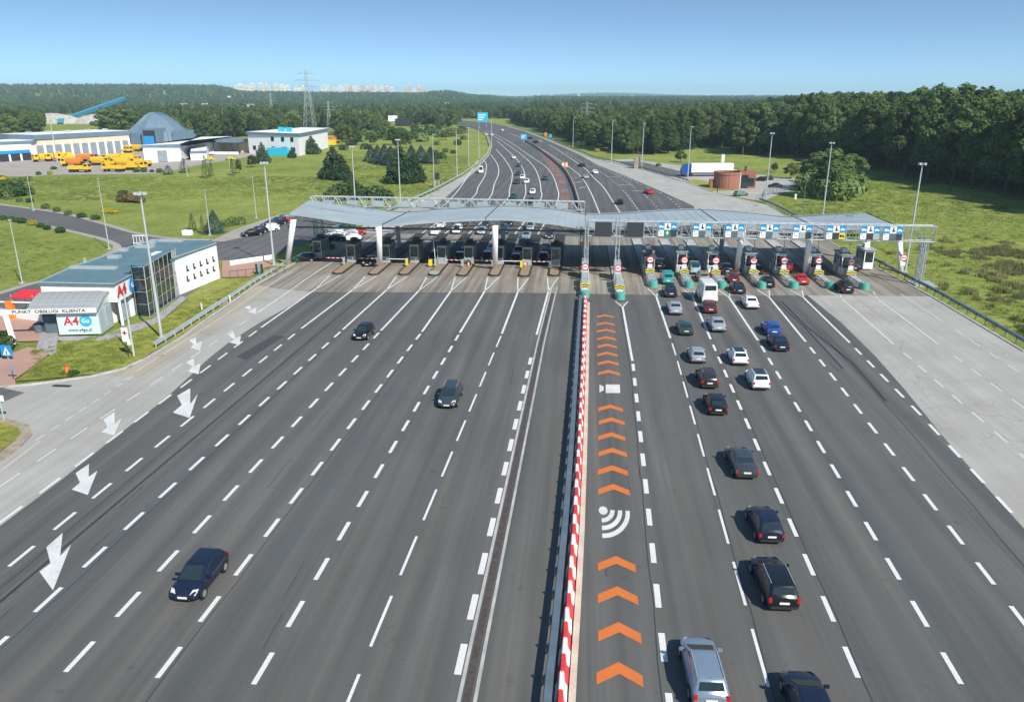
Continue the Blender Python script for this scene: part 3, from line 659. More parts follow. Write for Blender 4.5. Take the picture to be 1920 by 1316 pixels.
for si, (xa, xb) in enumerate(secs):
    m = MB(); nx, ny = 16, 6
    for dz in (0, -0.32):
        for j in range(ny + 1):
            for i in range(nx + 1): m.v.append(roof_pt(xa + (xb - xa) * i / nx, j / ny, dz if 0 < j < ny else dz * 1.0))
    N = (nx + 1) * (ny + 1); idx = lambda i, j: j * (nx + 1) + i
    for j in range(ny):
        for i in range(nx):
            m.f.append((idx(i, j), idx(i + 1, j), idx(i + 1, j + 1), idx(i, j + 1)))
            m.f.append((N + idx(i, j), N + idx(i, j + 1), N + idx(i + 1, j + 1), N + idx(i + 1, j)))
    for i in range(nx):
        m.f.append((idx(i, 0), N + idx(i, 0), N + idx(i + 1, 0), idx(i + 1, 0))); m.f.append((idx(i, ny), idx(i + 1, ny), N + idx(i + 1, ny), N + idx(i, ny)))
    for j in range(ny):
        m.f.append((idx(0, j), idx(0, j + 1), N + idx(0, j + 1), N + idx(0, j))); m.f.append((idx(nx, j), N + idx(nx, j), N + idx(nx, j + 1), idx(nx, j + 1)))
    rp = m.obj('roof_panel', M['roof_grey'], canopy)
    # standing seams on the sheet roof
    sm_ = MB()
    for i in range(1, 14):
        x = xa + (xb - xa) * i / 14
        for j in range(6):
            a, b = roof_pt(x, j / 6, 0.02), roof_pt(x, (j + 1) / 6, 0.02); sm_.tube(a, b, 0.014, n=4, cap=False)
    sm_.obj('seam', M['roof_grey'], rp)
    jt = MB()
    for j in range(6):
        a, b = roof_pt(xb, j / 6, 0.03), roof_pt(xb, (j + 1) / 6, 0.03); jt.tube(a, b, 0.07, n=4)
    jt.obj('joint_strip', M['dark'], rp)
# underside trusses
tr = MB()
for y in (2.0, 9.0, 16.0):
    for i in range(54):
        x = -40 + i * 1.52
        z0, z1 = front_z(x) - 0.5, front_z(x + 1.52) - 0.5
        tr.tube((x, y, z0), (x + 1.52, y, z1), 0.06, n=4, cap=False); tr.tube((x, y, z0 - 0.8), (x + 1.52, y, z1 - 0.8), 0.06, n=4, cap=False)
        tr.tube((x, y, z0 - (0.8 if i % 2 else 0)), (x + 1.52, y, z1 - (0 if i % 2 else 0.8)), 0.04, n=4, cap=False)
tr.obj('roof_truss', M['soffit'], canopy)
def column(x0, y0, x1, y1, z1, w=0.56):
    a = Vector((x0, y0 - 107, 0)); b = Vector((x1, y1 - 107, z1))
    m = MB(); m.rings([[(p.x + s_ * math.cos(2 * PI * i / 16), p.y + s_ * math.sin(2 * PI * i / 16), p.z) for i in range(16)] for p, s_ in ((a, w * .62), (a.lerp(b, .5), w * .70), (b, w * .76))]); o = m.obj('column', M['white_metal'], canopy, smooth=True)
    MB().box(x0 - .5, x0 + .5, y0 - 107.4, y0 - 106.6, 0, 0.16).obj('column_base', M['kerb'], o)
for a in ((-43.3, 109.9, -40.6, 106.9, 7.3), (-29.2, 109.9, -28.3, 106.8, 6.45), (-12.2, 110.2, -11.8, 106.8, 6.9), (0.9, 113, 0.9, 111, 6.2), (22.3, 110.6, 21.9, 106.8, 6.8), (31.9, 110.6, 30.8, 106.8, 6.3), (45.9, 113.2, 46.2, 117, 6.0), (43.9, 121, 43.0, 121, 6.3), (-42.4, 124.5, -42.4, 123.5, 6.4), (-29.7, 124.5, -29.7, 123.5, 5.8), (-12.4, 124.5, -12.5, 123.5, 6.6), (0.9, 124.5, 0.9, 123.5, 5.8), (22.4, 124.5, 22.4, 123.5, 6.3)):
    column(*a)
cb = MB()
for x0, x1 in ((-43, -29.7), (-29.7, -12.4), (-12.4, 0.9), (0.9, 22.5), (22.5, 34), (34, 44)):
    cb.box(x0 + .1, x1 - .1, 3.3, 3.6, 5.55, 5.8)
cb.obj('cross_beam', M['soffit'], canopy)

# ================================================================ SIGN GANTRIES
def truss(m, x0, x1, y0, y1, z0, z1, z0b, z1b, n, r=0.06, alt=True):
    """box girder between x0,x1 ; z0/z1 low/high chord at x0, z0b/z1b at x1"""
    L = lambda a, b, t: a + (b - a) * t
    for i in range(n):
        t0, t1 = i / n, (i + 1) / n
        xa, xb = L(x0, x1, t0), L(x0, x1, t1); la, lb = L(z0, z0b, t0), L(z0, z0b, t1); ha, hb = L(z1, z1b, t0), L(z1, z1b, t1)
        for y in (y0, y1):
            m.tube((xa, y, la), (xb, y, lb), r * 1.25, n=4, cap=False); m.tube((xa, y, ha), (xb, y, hb), r * 1.25, n=4, cap=False)
            m.tube((xa, y, la), (xa, y, ha), r * .8, n=4, cap=False)
            if i % 2: m.tube((xa, y, la), (xb, y, hb), r * .5, n=4, cap=False)
            else: m.tube((xa, y, ha), (xb, y, lb), r * .5, n=4, cap=False)
        m.tube((xa, y0, ha), (xa, y1, ha), r * .7, n=4, cap=False); m.tube((xa, y0, la), (xa, y1, la), r * .7, n=4, cap=False)
        m.tube((xa, y0, ha), (xb, y1, hb), r * .5, n=4, cap=False)
    for y in (y0, y1): m.tube((x1, y, z0b), (x1, y, z1b), r, n=4)
    m.tube((x1, y0, z1b), (x1, y1, z1b), r, n=4); m.tube((x1, y0, z0b), (x1, y1, z0b), r, n=4)
GY = 105.0
gan = empty('sign_gantry', (0.8, GY, 0), 'long galvanised lattice gantry carrying the blue lane signs over the right hand booths', 'gantry')
m = MB(); truss(m, 0.2, 45.4, 0, 1.1, 5.95, 7.95, 5.85, 7.85, 36); m.obj('lattice_girder', M['steel'], gan)
def lattice_leg(m, x, y, z1, w=0.5):
    for dx in (-w / 2, w / 2):
        for dy in (0, 0.6): m.tube((x + dx, y + dy, 0), (x + dx, y + dy, z1), 0.07, n=4, cap=False)
    n = 9
    for i in range(n):
        za, zb = z1 * i / n, z1 * (i + 1) / n; s_ = 1 if i % 2 else -1
        m.tube((x - s_ * w / 2, y, za), (x + s_ * w / 2, y, zb), 0.035, n=4, cap=False); m.tube((x - w / 2, y + (0 if i % 2 else .6), za), (x - w / 2, y + (.6 if i % 2 else 0), zb), 0.035, n=4, cap=False)
m = MB(); lattice_leg(m, 0.1, 0.1, 8.6, 0.45); m.box(-.4, .6, -.3, 1, 0, .15); m.obj('leg', M['steel'], gan)
m = MB(); lattice_leg(m, 4.3, 0.1, 8.3, 0.45); m.obj('leg', M['steel'], gan)
m = MB(); lattice_leg(m, 44.2, 0.1, 5.9, 0.5); lattice_leg(m, 45.2, 1.6, 5.9, 0.4); m.box(43.7, 46.6, -.5, 2.5, -0.05, .12); m.obj('leg', M['steel'], gan)
def sgn_x(u): return (EYE, 0)[1] + (lambda d: d[0] / d[1] * (GY - 0.1))(ray(u, 437)) - 0.8
def icon_person(s=1.0):
    m = MB(); m.tube((0, .62 * s, -.01), (0, .62 * s, .01), .13 * s, n=10)
    m.add([(-.12 * s, .45 * s, .01), (.12 * s, .45 * s, .01), (.14 * s, .1 * s, .01), (.42 * s, -.02 * s, .01), (.42 * s, -.2 * s, .01), (-.22 * s, -.2 * s, .01)], [(0, 5, 4, 3, 2, 1)])
    return m.mesh('pictogram', M['dark'])
ICON = icon_person(0.62)
def strip_icon(kind):
    m = MB()
    if kind == 'truck': m.add([(-.3, -.12, 0), (.08, -.12, 0), (.08, .16, 0), (-.3, .16, 0), (.12, -.12, 0), (.32, -.12, 0), (.32, .02, 0), (.22, .1, 0), (.12, .1, 0)], [(0, 1, 2, 3), (4, 5, 6, 7, 8)])
    else: m.add([(-.3, -.1, 0), (.3, -.1, 0), (.3, .03, 0), (.16, .05, 0), (.08, .15, 0), (-.14, .15, 0), (-.2, .05, 0), (-.3, .03, 0)], [(0, 1, 2, 3, 4, 5, 6, 7)])
    for x in (-.18, .18): m.tube((x, -.14, -.002), (x, -.14, .004), .06, n=8)
    return m.mesh('pictogram', M['sign_white'])
TR, CARI = strip_icon('truck'), strip_icon('car')
txt_lane = text_mesh('A4', 0.34, M['dark'], 0.004, 0.01)
def plate_(m, x0, x1, z0, z1, y=0, d=0.06): m.box(x0, x1, y - d, y, z0, z1)
bottoms = [('sign_white', 'green_sign', 'led'), ('sign_white', 'glass_blue', 'booth'), ('sign_white', 'glass_blue', 'booth'), ('sign_white', 'glass_blue', 'booth'), ('sign_white', 'booth', 'led'), ('sign_white', 'led', 'sign_yellow'), ('sign_white', 'led', 'booth'), ('sign_white', 'glass_blue', 'led')]
extras = ['leftmost on the gantry, with a green square', 'second from the left on the gantry', 'third from the left on the gantry', 'fourth from the left on the gantry',
          'fifth from the left on the gantry', 'with a yellow square in its lower corner', 'last but one at the right of the gantry', 'rightmost, beside the bare end of the gantry']
for i, u in enumerate((1251, 1316, 1377, 1442, 1504, 1567, 1631, 1674)):
    x = sgn_x(u) + 0.8; z = 6.98 - i * 0.01
    e = empty('lane_sign', (x, GY - 0.14, z), 'blue and white lane sign, ' + extras[i], 'lane sign', 'lane signs on the right hand gantry')
    for k_, (mt, x0, x1) in enumerate((('blue', -1.22, -0.42), ('sign_white', -0.42, 0.42), ('blue', 0.42, 1.22))):
        p = MB(); plate_(p, x0 + .01, x1 - .01, 0.0, 0.88); p = p.obj('upper_panel', M[mt], e)
        if k_ == 1: place(ICON, 'pictogram', p, (0, -0.075, 0.34), (1, 0, 0), (0, 0, 1))
        else: place(TR if k_ == 0 else CARI, 'pictogram', p, ((x0 + x1) / 2, -0.07, 0.42), (1, 0, 0), (0, 0, 1))
    for k_, (x0, x1) in enumerate(((-1.22, -0.42), (-0.42, 0.42), (0.42, 1.22))):
        p = MB(); plate_(p, x0 + .03, x1 - .03, -0.86, -0.03); p = p.obj('lower_panel', M[bottoms[i][k_]], e)
        if k_ == 0:
            q = MB(); q.box(-1.05, -0.95, -.075, -.065, -.25, -.13).box(-0.95, -0.62, -.075, -.065, -.55, -.5); q.obj('lettering', M['dark'], p)
        if i == 0 and k_ == 1:
            q = MB(); q.add([(-.22, -.075, -.35), (0, -.075, -.7), (.22, -.075, -.35), (.08, -.075, -.35), (.08, -.075, -.18), (-.08, -.075, -.18), (-.08, -.075, -.35)], [(0, 1, 2, 3, 4, 5, 6)]); q.obj('arrow', M['sign_white'], p)
        if i == 5 and k_ == 2: place(TR.copy(), 'pictogram', p, (0.82, -0.07, -0.45), (1, 0, 0), (0, 0, 1)).data.materials[0] = M['dark']
    q = MB()
    for xx in (-1.35, 1.35): q.tube((xx, .06, -0.95), (xx, .06, 0.98), .05, n=4)
    q.box(-1.4, 1.4, .0, .05, -0.5, -0.4).box(-1.4, 1.4, .0, .05, .4, .5); q.obj('mounting_frame', M['steel'], e)
for u, lb in ((1131, 'dark switched off display panel, left of the two on the gantry'), (1190, 'dark switched off display panel, right of the two on the gantry')):
    x = sgn_x(u) + 0.8
    e = empty('display_panel', (x, GY - 0.3, 6.95), lb, 'display panel', 'dark display panels on the gantry')
    MB().box(-1.12, 1.12, -.2, .15, -.92, .92).obj('housing', M['dark'], e); MB().box(-1.06, 1.06, -.215, -.205, -.86, .86).obj('screen', M['led'], e)
for i, x in enumerate([3.6 + k * 2.05 for k in range(20)]):  # small floodlights / boxes mounted behind signs
    pass
g2 = empty('truss_gantry', (-45, 127.0, 0), 'long pale lattice gantry standing behind the left half of the toll roof', 'gantry')
m = MB(); truss(m, 0, 45.6, 0, 1.2, 6.5, 8.05, 6.3, 7.65, 44, 0.06); m.obj('lattice_girder', M['steel'], g2)
m = MB()
for x in (2.2, 6.2, 10.5, 14.8, 18.9, 23.4, 28, 32.6, 37.2, 41): m.box(x, x + 1.9, -.12, -.06, 6.5, 7.5)
m.obj('sign_back', M['booth'], g2)
m = MB(); lattice_leg(m, 0.3, 0.2, 6.6); m.obj('leg', M['steel'], g2); m = MB(); lattice_leg(m, 45.3, 0.2, 6.5); m.obj('leg', M['steel'], g2)

# ================================================================ TOLL BOOTHS AND ISLANDS
def booth(label, x, y, flip=False, group='toll booths', lean=0, hgt=2.75, bright=False):
    e = empty('toll_booth', (x, y, 0.2), label, 'toll booth', group); s_ = 1
    W, L, H = 1.35, 3.6, hgt
    m = MB()
    m.box(-W / 2, W / 2, -L / 2, L / 2, 0, 0.95)                      # dado
    for px in (-W / 2, W / 2 - .12):
        for py in (-L / 2, -L / 6, L / 6, L / 2 - .12): m.box(px, px + .12, py, py + .12, .95, H - .3)
    m.box(-W / 2, W / 2, -L / 2, L / 2, H - .3, H)
    m.obj('cabin', M['white_metal' if bright else 'booth'], e)
    MB().box(-W / 2 - .18, W / 2 + .18, -L / 2 - .25, L / 2 + .25, H, H + .1).obj('roof', M['steel' if bright else 'soffit'], e)
    pn = MB()
    for y0 in (-L / 2 + .14, -L / 6 + .14, L / 6 + .14):
        for xx in (-W / 2 + .05, W / 2 - .07):
            MB().box(xx, xx + .02, y0, y0 + L / 3 - .18, .97, H - .32).obj('side_pane', M['glass_blue'], e)
    for yy in (-L / 2 + .04, L / 2 - .06): MB().box(-W / 2 + .14, W / 2 - .14, yy, yy + .02, .97, H - .32).obj('end_pane', M['glass'], e)
    MB().box(-W / 2 - .02, -W / 2 + 0, -.4, .4, .05, 1.9).obj('door', M['booth'], e)
    MB().cbox((0, .1, H + .4), (.7, 1.1, .55)).obj('air_conditioner', M['dark' if not bright else 'white_metal'], e)
    return e
YB = MB()
def board_mesh():
    m = MB(); m.box(-.62, .62, -.04, .0, 0, .62); return m.mesh('board', M['sign_yellow'])
BOARD = board_mesh()
def chev_mesh():
    m = MB()
    for dx in (0.0,):
        for z in (0.05, 0.33):
            m.add([(-.60, -.046, z - .03), (0, -.046, z + .13), (.60, -.046, z - .03), (.60, -.046, z + .10), (0, -.046, z + .26), (-.60, -.046, z + .10)], [(0, 1, 4, 5), (1, 2, 3, 4)])
    return m.mesh('black_chevron', M['dark'])
CHEV = chev_mesh()
SRED, SWHT = disc_mesh(.5, .02, M['sign_red'], name='rim'), disc_mesh(.36, .026, M['sign_white'], name='face')
BARM = MB().box(-.26, .26, -.03, .03, -.07, .07).mesh('bar', M['dark'])
def round_sign(label, x, y, z=2.0, h=None):
    e = empty('round_sign', (x, y, 0.15), label, 'road sign', 'round red and white signs on the toll islands')
    MB().box(-.05, .05, .04, .12, 0, z).obj('post', M['pole'], e)
    for me, nm, dy in ((SRED, 'rim', 0), (SWHT, 'face', -.012)):
        o = mobj(nm, me, e, (0, dy, z)); o.rotation_euler[0] = PI / 2
    lt = text_mesh('STOP', .2, M['dark'], .004, .012); o = place(lt, 'lettering', e, (0, -.05, z), (1, 0, 0), (0, 0, 1))
    MB().box(-.32, .32, -.02, .02, z - 1.15, z - .6).obj('lower_plate', M['sign_white'], e)
    return e
def chevron_board(label, x, y):
    e = empty('chevron_board', (x, y, 0.55), label, 'hazard board', 'yellow and black hazard boards on the toll islands')
    mobj('board', BOARD, e); mobj('black_chevron', CHEV, e)
    MB().box(-.5, -.42, 0, .08, -.4, .5).box(.42, .5, 0, .08, -.4, .5).obj('post', M['dark'], e)
    return e
def rounded(x, y0, y1, w, n=8):
    p = [(x - w / 2, y1), (x - w / 2, y0 + w / 2)]
    for i in range(1, n): a = PI + PI * i / n; p.append((x + w / 2 * math.cos(a), y0 + w / 2 + w / 2 * math.sin(a)))
    return p + [(x + w / 2, y0 + w / 2), (x + w / 2, y1)]
def entry_island(i, x, yt, place_txt, nose_len=6.0, w=1.5, bl=122):
    e = empty('toll_island', (x, yt, 0), 'toll island with teal crash nose, ' + place_txt, 'toll island', 'toll islands of the right hand lanes')
    MB().prism(rounded(0, nose_len - 1, 36, w), 0.0, 0.2).obj('kerb', M['kerb'], e)
    n = MB(); n.prism(rounded(0, 0.0, 1.1, 1.15, 10), 0.0, 0.72); n.prism(rounded(0, 0.1, 1.0, .9, 10), 0.72, 0.85); n.obj('crash_nose', M['teal_nose'], e)
    r_ = MB()
    for dx in (-.48, .48):
        for z in (.3, .68): r_.tube((dx, 1.0, z), (dx, nose_len, z), .09, n=6)
    for k_ in range(6):
        yy = 1.3 + k_ * (nose_len - 1.6) / 5
        r_.tube((-.48, yy, .68), (.48, yy, .68), .05, n=4); r_.tube((-.48, yy, .0), (-.48, yy, .68), .05, n=4); r_.tube((.48, yy, .0), (.48, yy, .68), .05, n=4)
        r_.tube((-.48, yy, .68), (.48, yy + (nose_len - 1.6) / 5 * .8, .68), .03, n=4)
    r_.obj('tube_rail', M['steel'], e)
    s_ = MB()
    for dx in (-w / 2 + .05, w / 2 - .05):
        s_.tube((dx, nose_len + 2.5, .2), (dx, nose_len + 2.5, 1.15), .06, n=6); s_.tube((dx, nose_len + 3.6, .2), (dx, nose_len + 3.6, 1.15), .06, n=6)
    s_.obj('bollard', M['steel'], e)
    MB().cbox((0, nose_len + 1.2, .75), (.9, 1.5, 1.1)).obj('equipment_box', M['booth'], e)
    return e
posn = ['first', 'second', 'third', 'fourth', 'fifth', 'sixth', 'seventh']
for i, (x, yt) in enumerate(ISL_R):
    wh = posn[i] + ' from the left of the right hand islands' if i < 6 else 'rightmost of the right hand islands'
    entry_island(i, x, yt, wh)
    chevron_board('yellow black chevron board on the island, ' + wh, x, yt + 6.1)
    round_sign('round red rimmed sign on the island, ' + wh, x, yt + 6.7, 2.25)
    booth('narrow pale toll booth with dark window, ' + wh, x, 111.9, bright=True)
    s_ = MB(); s_.tube((x + .75, 112.0, .2), (x + .75, 112.0, 4.6), .045, n=5); 
    tag(s_.obj('signal_pole', M['pole']), 'thin signal pole on the island, ' + wh, 'signal pole', 'thin poles on the toll islands')
for x, yt, wh in ((0.8, 94.1, 'at the median under the left gantry leg'), (5.2, 93.6, 'under the dark display panels')):
    e = entry_island(9, x, yt, wh, 3.0, 1.2)
    chevron_board('yellow black chevron board ' + wh, x, yt + 3.2)
    round_sign('round red rimmed sign ' + wh, x, yt + 9.2, 1.9)
    MB().box(-.35, .35, 5.5, 8.5, .2, 1.5).obj('cabinet', M['booth'], e)
    MB().box(-.45, .45, 10.5, 13, .2, 2.5).obj('cabinet', M['booth'], e)
    m = MB(); m.box(.45, .52, 4.4, 18, .2, 1.0); m.obj('side_panel', M['white_metal'], e)
o = MB().box(.1, 1.5, 111.6, 112.0, 3.4, 3.9); tag(o.obj('warning_panel', M['orange']), 'orange red warning panel on the median leg of the gantry', 'panel')
e = booth('blue and white toll cabinet left of the right hand booths', 9.8, 109.5, bright=False, hgt=2.4)
MB().box(-.6, .6, -1.83, -1.81, .3, 1.1).obj('notice', M['blue'], e)
booth('isolated toll booth at the far right end under the canopy', 41.6, 116.0, bright=True)
round_sign('round white sign with red rim alone at the right roadside under the gantry end', 45.5, 112.0, 2.2)
# exit side
BY = plain('mulch', (0.30, 0.22, 0.14), 0.95, var=0.3, scale=4)
posl = ['leftmost', 'second', 'third', 'fourth', 'fifth', 'sixth', 'seventh', 'eighth and last']
for i, (x, yt) in enumerate(ISL_L):
    wh = posl[i] + ' from the left'
    e = empty('toll_island', (x, yt, 0), 'kerb island with brown top in the left hand lanes, ' + wh, 'toll island', 'toll islands of the left hand lanes')
    MB().prism(rounded(0, 0.0, 34, 1.65, 10), 0.0, 0.22).obj('kerb', M['tar'], e)
    MB().prism(rounded(0, 0.22, 8.2, 1.25, 10), 0.22, 0.25).obj('infill', BY, e)
    if i == 3: MB().prism(rounded(0, 0.05, 2.0, 1.35, 10), 0.25, 0.34).obj('nose_cap', M['booth'], e)
    m = MB()
    for yy in (6.3, 9.5): m.tube((.6, yy, .2), (.6, yy, 1.3), .05, n=5); m.tube((-.6, yy, .2), (-.6, yy, 1.3), .05, n=5)
    m.obj('bollard', M['steel'], e)
    booth('grey toll booth in the left hand lanes, ' + wh, x, 114.0 + (i % 3) * .3, group='toll booths of the left hand lanes')
    a = empty('barrier_arm', (x - .75, 110.9, .2), ('raised ' if i in (3,) else 'lowered ') + 'barrier arm in the left hand lanes, ' + wh, 'barrier', 'barrier arms of the left hand lanes')
    MB().box(-.15, .15, -.15, .15, 0, 1.0).obj('housing', M['sign_yellow' if i in (2, 6) else 'booth'], a)
    if i in (3,): MB().tube((0, 0, .9), (-.2, 0, 3.6), .05, n=4).obj('arm', M['sign_white'], a)
    else:
        ar = MB()
        for k_ in range(0, 8, 2): ar.box(-.35 * k_ - .35, -.35 * k_, -.035, .035, .86, .96)
        ar.obj('arm', M['sign_white'], a); ar = MB()
        for k_ in range(1, 8, 2): ar.box(-.35 * k_ - .35, -.35 * k_, -.034, .034, .861, .959)
        ar.obj('arm_stripe', M['sign_red' if i not in (2, 6) else 'sign_white'], a)
booth('grey toll booth standing on the left edge beside the lawn, left of all kerb islands', -40.2, 116.5, group='toll booths of the left hand lanes')
p = G(683, 478); o = MB().box(-.25, .25, -.25, .25, 0, .9); o = o.obj('yellow_box', M['sign_yellow'], loc=(-21.9, 111.0, .2)); tag(o, 'small yellow cabinet at the end of a kerb island near the middle left booths', 'cabinet')
for x, y, lb in ((-16.2, 110.7, 'orange traffic cone on the fifth kerb island from the left'), (-7.9, 111.3, 'orange traffic cone on the seventh kerb island from the left')):
    e = empty('traffic_cone', (x, y, .25), lb, 'traffic cone'); MB().tube((0, 0, .03), (0, 0, .75), .22, .04, n=10).obj('cone', M['orange'], e); MB().box(-.25, .25, -.25, .25, 0, .04).obj('base', M['black'], e); MB().tube((0, 0, .35), (0, 0, .5), .146, .105, n=10).obj('band', M['sign_white'], e)
# ================================================================ VEHICLES
def paint(name, c, metal=0.0, rough=0.28):
    m, nt, b = newmat('paint_' + name); b.inputs['Base Color'].default_value = (*c, 1); b.inputs['Metallic'].default_value = metal
    b.inputs['Roughness'].default_value = rough; b.inputs['Coat Weight'].default_value = 0.45; b.inputs['Coat Roughness'].default_value = 0.04
    f = remap(nt, noise(nt, 2.5, 3, coords(nt)), 0.3, 0.7, 0.22, 0.38); nt.links.new(f, b.inputs['Roughness'])
    return m
PT = {'black': paint('black', (0.006, 0.007, 0.008)), 'navy': paint('navy', (0.007, 0.012, 0.030)), 'grey': paint('grey', (0.06, 0.075, 0.085), 0.4), 'silver': paint('silver', (0.50, 0.54, 0.56), 0.5),
      'silverblue': paint('silverblue', (0.30, 0.38, 0.45), 0.5), 'white': paint('white', (0.80, 0.80, 0.78)), 'red': paint('red', (0.50, 0.015, 0.015)), 'darkred': paint('darkred', (0.12, 0.012, 0.014)),
      'blue': paint('blue', (0.01, 0.07, 0.33)), 'teal': paint('teal', (0.02, 0.36, 0.33)), 'brown': paint('brown', (0.035, 0.022, 0.02)), 'green': paint('green', (0.16, 0.27, 0.20), 0.3), 'beige': paint('beige', (0.36, 0.32, 0.26), 0.3),
      'darkteal': paint('darkteal', (0.02, 0.07, 0.07), 0.2), 'yellow': paint('yellow', (0.6, 0.5, 0.05)), 'lightblue': paint('lightblue', (0.30, 0.50, 0.55)), 'orange': paint('orange', (0.7, 0.2, 0.03))}
KINDS = {  # L, W, H, belt, rear base, front base(y), roof rear, roof front
    'hatch': (4.05, 1.76, 1.47, .93, -1.93, 1.16, -1.45, .25), 'sedan': (4.65, 1.82, 1.44, .93, -1.55, 1.32, -.95, .30), 'wagon': (4.70, 1.82, 1.49, .94, -2.24, 1.36, -1.85, .30),
    'suv': (4.50, 1.87, 1.66, 1.02, -2.10, 1.28, -1.75, .30), 'van': (4.95, 1.95, 2.45, 1.10, -2.44, 1.85, -2.40, 1.15), 'mpv': (4.35, 1.80, 1.84, 1.02, -2.13, 1.35, -1.98, .65)}
def make_car(kind, lod):
    L, W, H, zb, yb0, yb1, yt0, yt1 = KINDS[kind]; w = W / 2; h = L / 2; k = zb / .95
    e = bpy.data.objects.new('car', None); COL.objects.link(e); e.empty_display_size = .3
    st = [(-1, .78, .38, .60, .64), (-.985, .90, .28, .84, .88), (-.93, .96, .23, .92, .96), (-.5, 1, .19, .93, .98), (.1, 1, .19, .92, .97), (.42, 1, .19, .90, .955), (.66, .985, .2, .83, .90), (.84, .94, .22, .73, .80), (.94, .86, .27, .62, .67), (.985, .78, .33, .52, .56), (1, .66, .38, .48, .50)]
    if kind == 'sedan': st[1] = (-.985, .90, .28, .80, .84); st[2] = (-.93, .95, .23, .88, .93)
    if kind in ('van',): st = [(-1, .88, .38, .90, .97), (-.99, .96, .30, .92, .97)] + [(a, max(b, .96) if a < .6 else b, c, d, f) for a, b, c, d, f in st[3:6]] + [(.80, .97, .22, .86, .93), (.93, .92, .25, .68, .74), (.98, .86, .30, .56, .60), (1, .74, .38, .48, .50)]
    rs = []
    for yf, wf, z0, zs, zt in st:
        z0, zs, zt = z0, zs * k, zt * k; zm = z0 + .5 * (zs - z0); x = w * wf
        half = [(.80 * x, z0), (.95 * x, z0 + .07), (x, zm), (.985 * x, zs - .06), (.90 * x, zs + .01), (.55 * x, zt)]
        rs.append([(a, yf * h, z) for a, z in half] + [(0, yf * h, zt + .015)] + [(-a, yf * h, z) for a, z in half[::-1]] + [(0, yf * h, z0)])
    b = MB(); b.rings(rs)
    wb, wt = w * .93, w * (.74 if kind not in ('van', 'mpv') else .82)
    def ring(ww, y0, y1, z, ins=1.0, rc=.14):
        c = (y0 + y1) / 2; y0 = c + (y0 - c) * ins; y1 = c + (y1 - c) * ins; ww *= ins
        p = [(ww * .80, y1), (ww * .97, y1 - rc * .7), (ww, y1 - rc * 2.2), (ww, c), (ww, y0 + rc * 1.6), (ww * .96, y0 + rc * .5), (ww * .84, y0)]
        return [(x, y, z) for x, y in p] + [(-x, y, z) for x, y in p[::-1]]
    zlo = zb - .03; zt = H - .055
    R0, R1 = ring(wb, yb0, yb1, zlo), ring(wt, yt0, yt1, zt)
    c = MB(); c.rings([R0, R1, ring(wt, yt0, yt1, H - .015, .93), ring(wt, yt0, yt1, H, .75)])
    b.add(c.v, c.f)
    bo = b.obj('body', PT['black'], e, smooth=True); bo['_p'] = 1
    bo.data.shade_smooth() if hasattr(bo.data, 'shade_smooth') else None
    try:
        bo.data.set_sharp_from_angle(angle=math.radians(38))
    except Exception: pass
    def panel(nm, A, B, C_, D, s0, s1, t0, t1, mat, off=.012, n=3, parent=e):
        """A,B bottom corners, C,D the top corners above B,A ; patch s0..s1 along, t0..t1 up"""
        A, B, C_, D = map(Vector, (A, B, C_, D)); nv = (B - A).cross(D - A).normalized() * off
        P = lambda s, t: (A.lerp(B, s)).lerp(D.lerp(C_, s), t) + nv
        m = MB(); m.quad(P(s0, t0), P(s1, t0), P(s1, t1), P(s0, t1)); return m.obj(nm, M[mat], parent)
    Ls = len(R0)
    # windscreen between ring points 0 (right) and 13 (left)
    panel('windscreen', R0[0], R0[13], R1[13], R1[0], .01, .99, .10, .94, 'glass', .014)
    panel('rear_window', R0[7], R0[6], R1[6], R1[7], .03, .97, .30 if kind != 'van' else .45, .90, 'glass' if kind != 'van' else 'glass', .014)
    cuts = [(.05, .36), (.40, .70), (.74, .95)] if kind in ('suv', 'wagon', 'mpv') else [(.05, .42), (.46, .90)]
    if kind == 'van': cuts = [(.03, .24)]
    for s0, s1 in cuts:
        panel('side_window', R0[1], R0[5], R1[5], R1[1], s0, s1, .12, .86, 'glass', -.018) if False else None
        A, B, C_, D = R0[1], R0[5], R1[5], R1[1]
        A2, B2, C2, D2 = R0[12], R0[8], R1[8], R1[12]
        panel('side_window', B, A, D, C_, 1 - s1, 1 - s0, .12, .88, 'glass', .022)
        panel('side_window', A2, B2, C2, D2, s0, s1, .12, .88, 'glass', .022)
    if lod >= 1:
        lt = k
        for sx_ in (-1, 1):
            m = MB()
            m.quad((sx_ * w * .46, h * .955, .60 * lt), (sx_ * w * .86, h * .90, .62 * lt), (sx_ * w * .90, h * .78, .775 * lt), (sx_ * w * .60, h * .86, .80 * lt))
            if sx_ > 0: m.f = [f[::-1] for f in m.f]
            m.v = [(x, y + .02, z + .03) for x, y, z in m.v]; m.obj('headlight', M['headlight'], e)
            m = MB(); z0, z1 = (.62 * lt, .88 * lt) if kind not in ('van', 'suv', 'mpv', 'wagon') else (.66 * lt, .98 * lt if kind != 'suv' else .92 * lt)
            xo = w * (.97 if kind != 'van' else 1.0); 
            m.cbox((sx_ * w * .84, -h * .975, (z0 + z1) / 2 + .01), (w * .19, .10, (z1 - z0) * .82), 0)
            m.obj('taillight', M['taillight'], e)
        MB().box(-.27, .27, -h - .02, -h + .03, .62 * k, .74 * k).obj('number_plate', M['plate'], e)
        MB().box(-.27, .27, h - .02, h + .02, .40, .51).obj('number_plate', M['plate'], e)
        MB().box(-w * .8, w * .8, -h - .01, -h + .12, .30, .46).obj('rear_bumper', M['dark'], e)
        MB().box(-w * .5, w * .5, h * .955, h + .005, .30, .40).obj('grille', M['dark'], e)
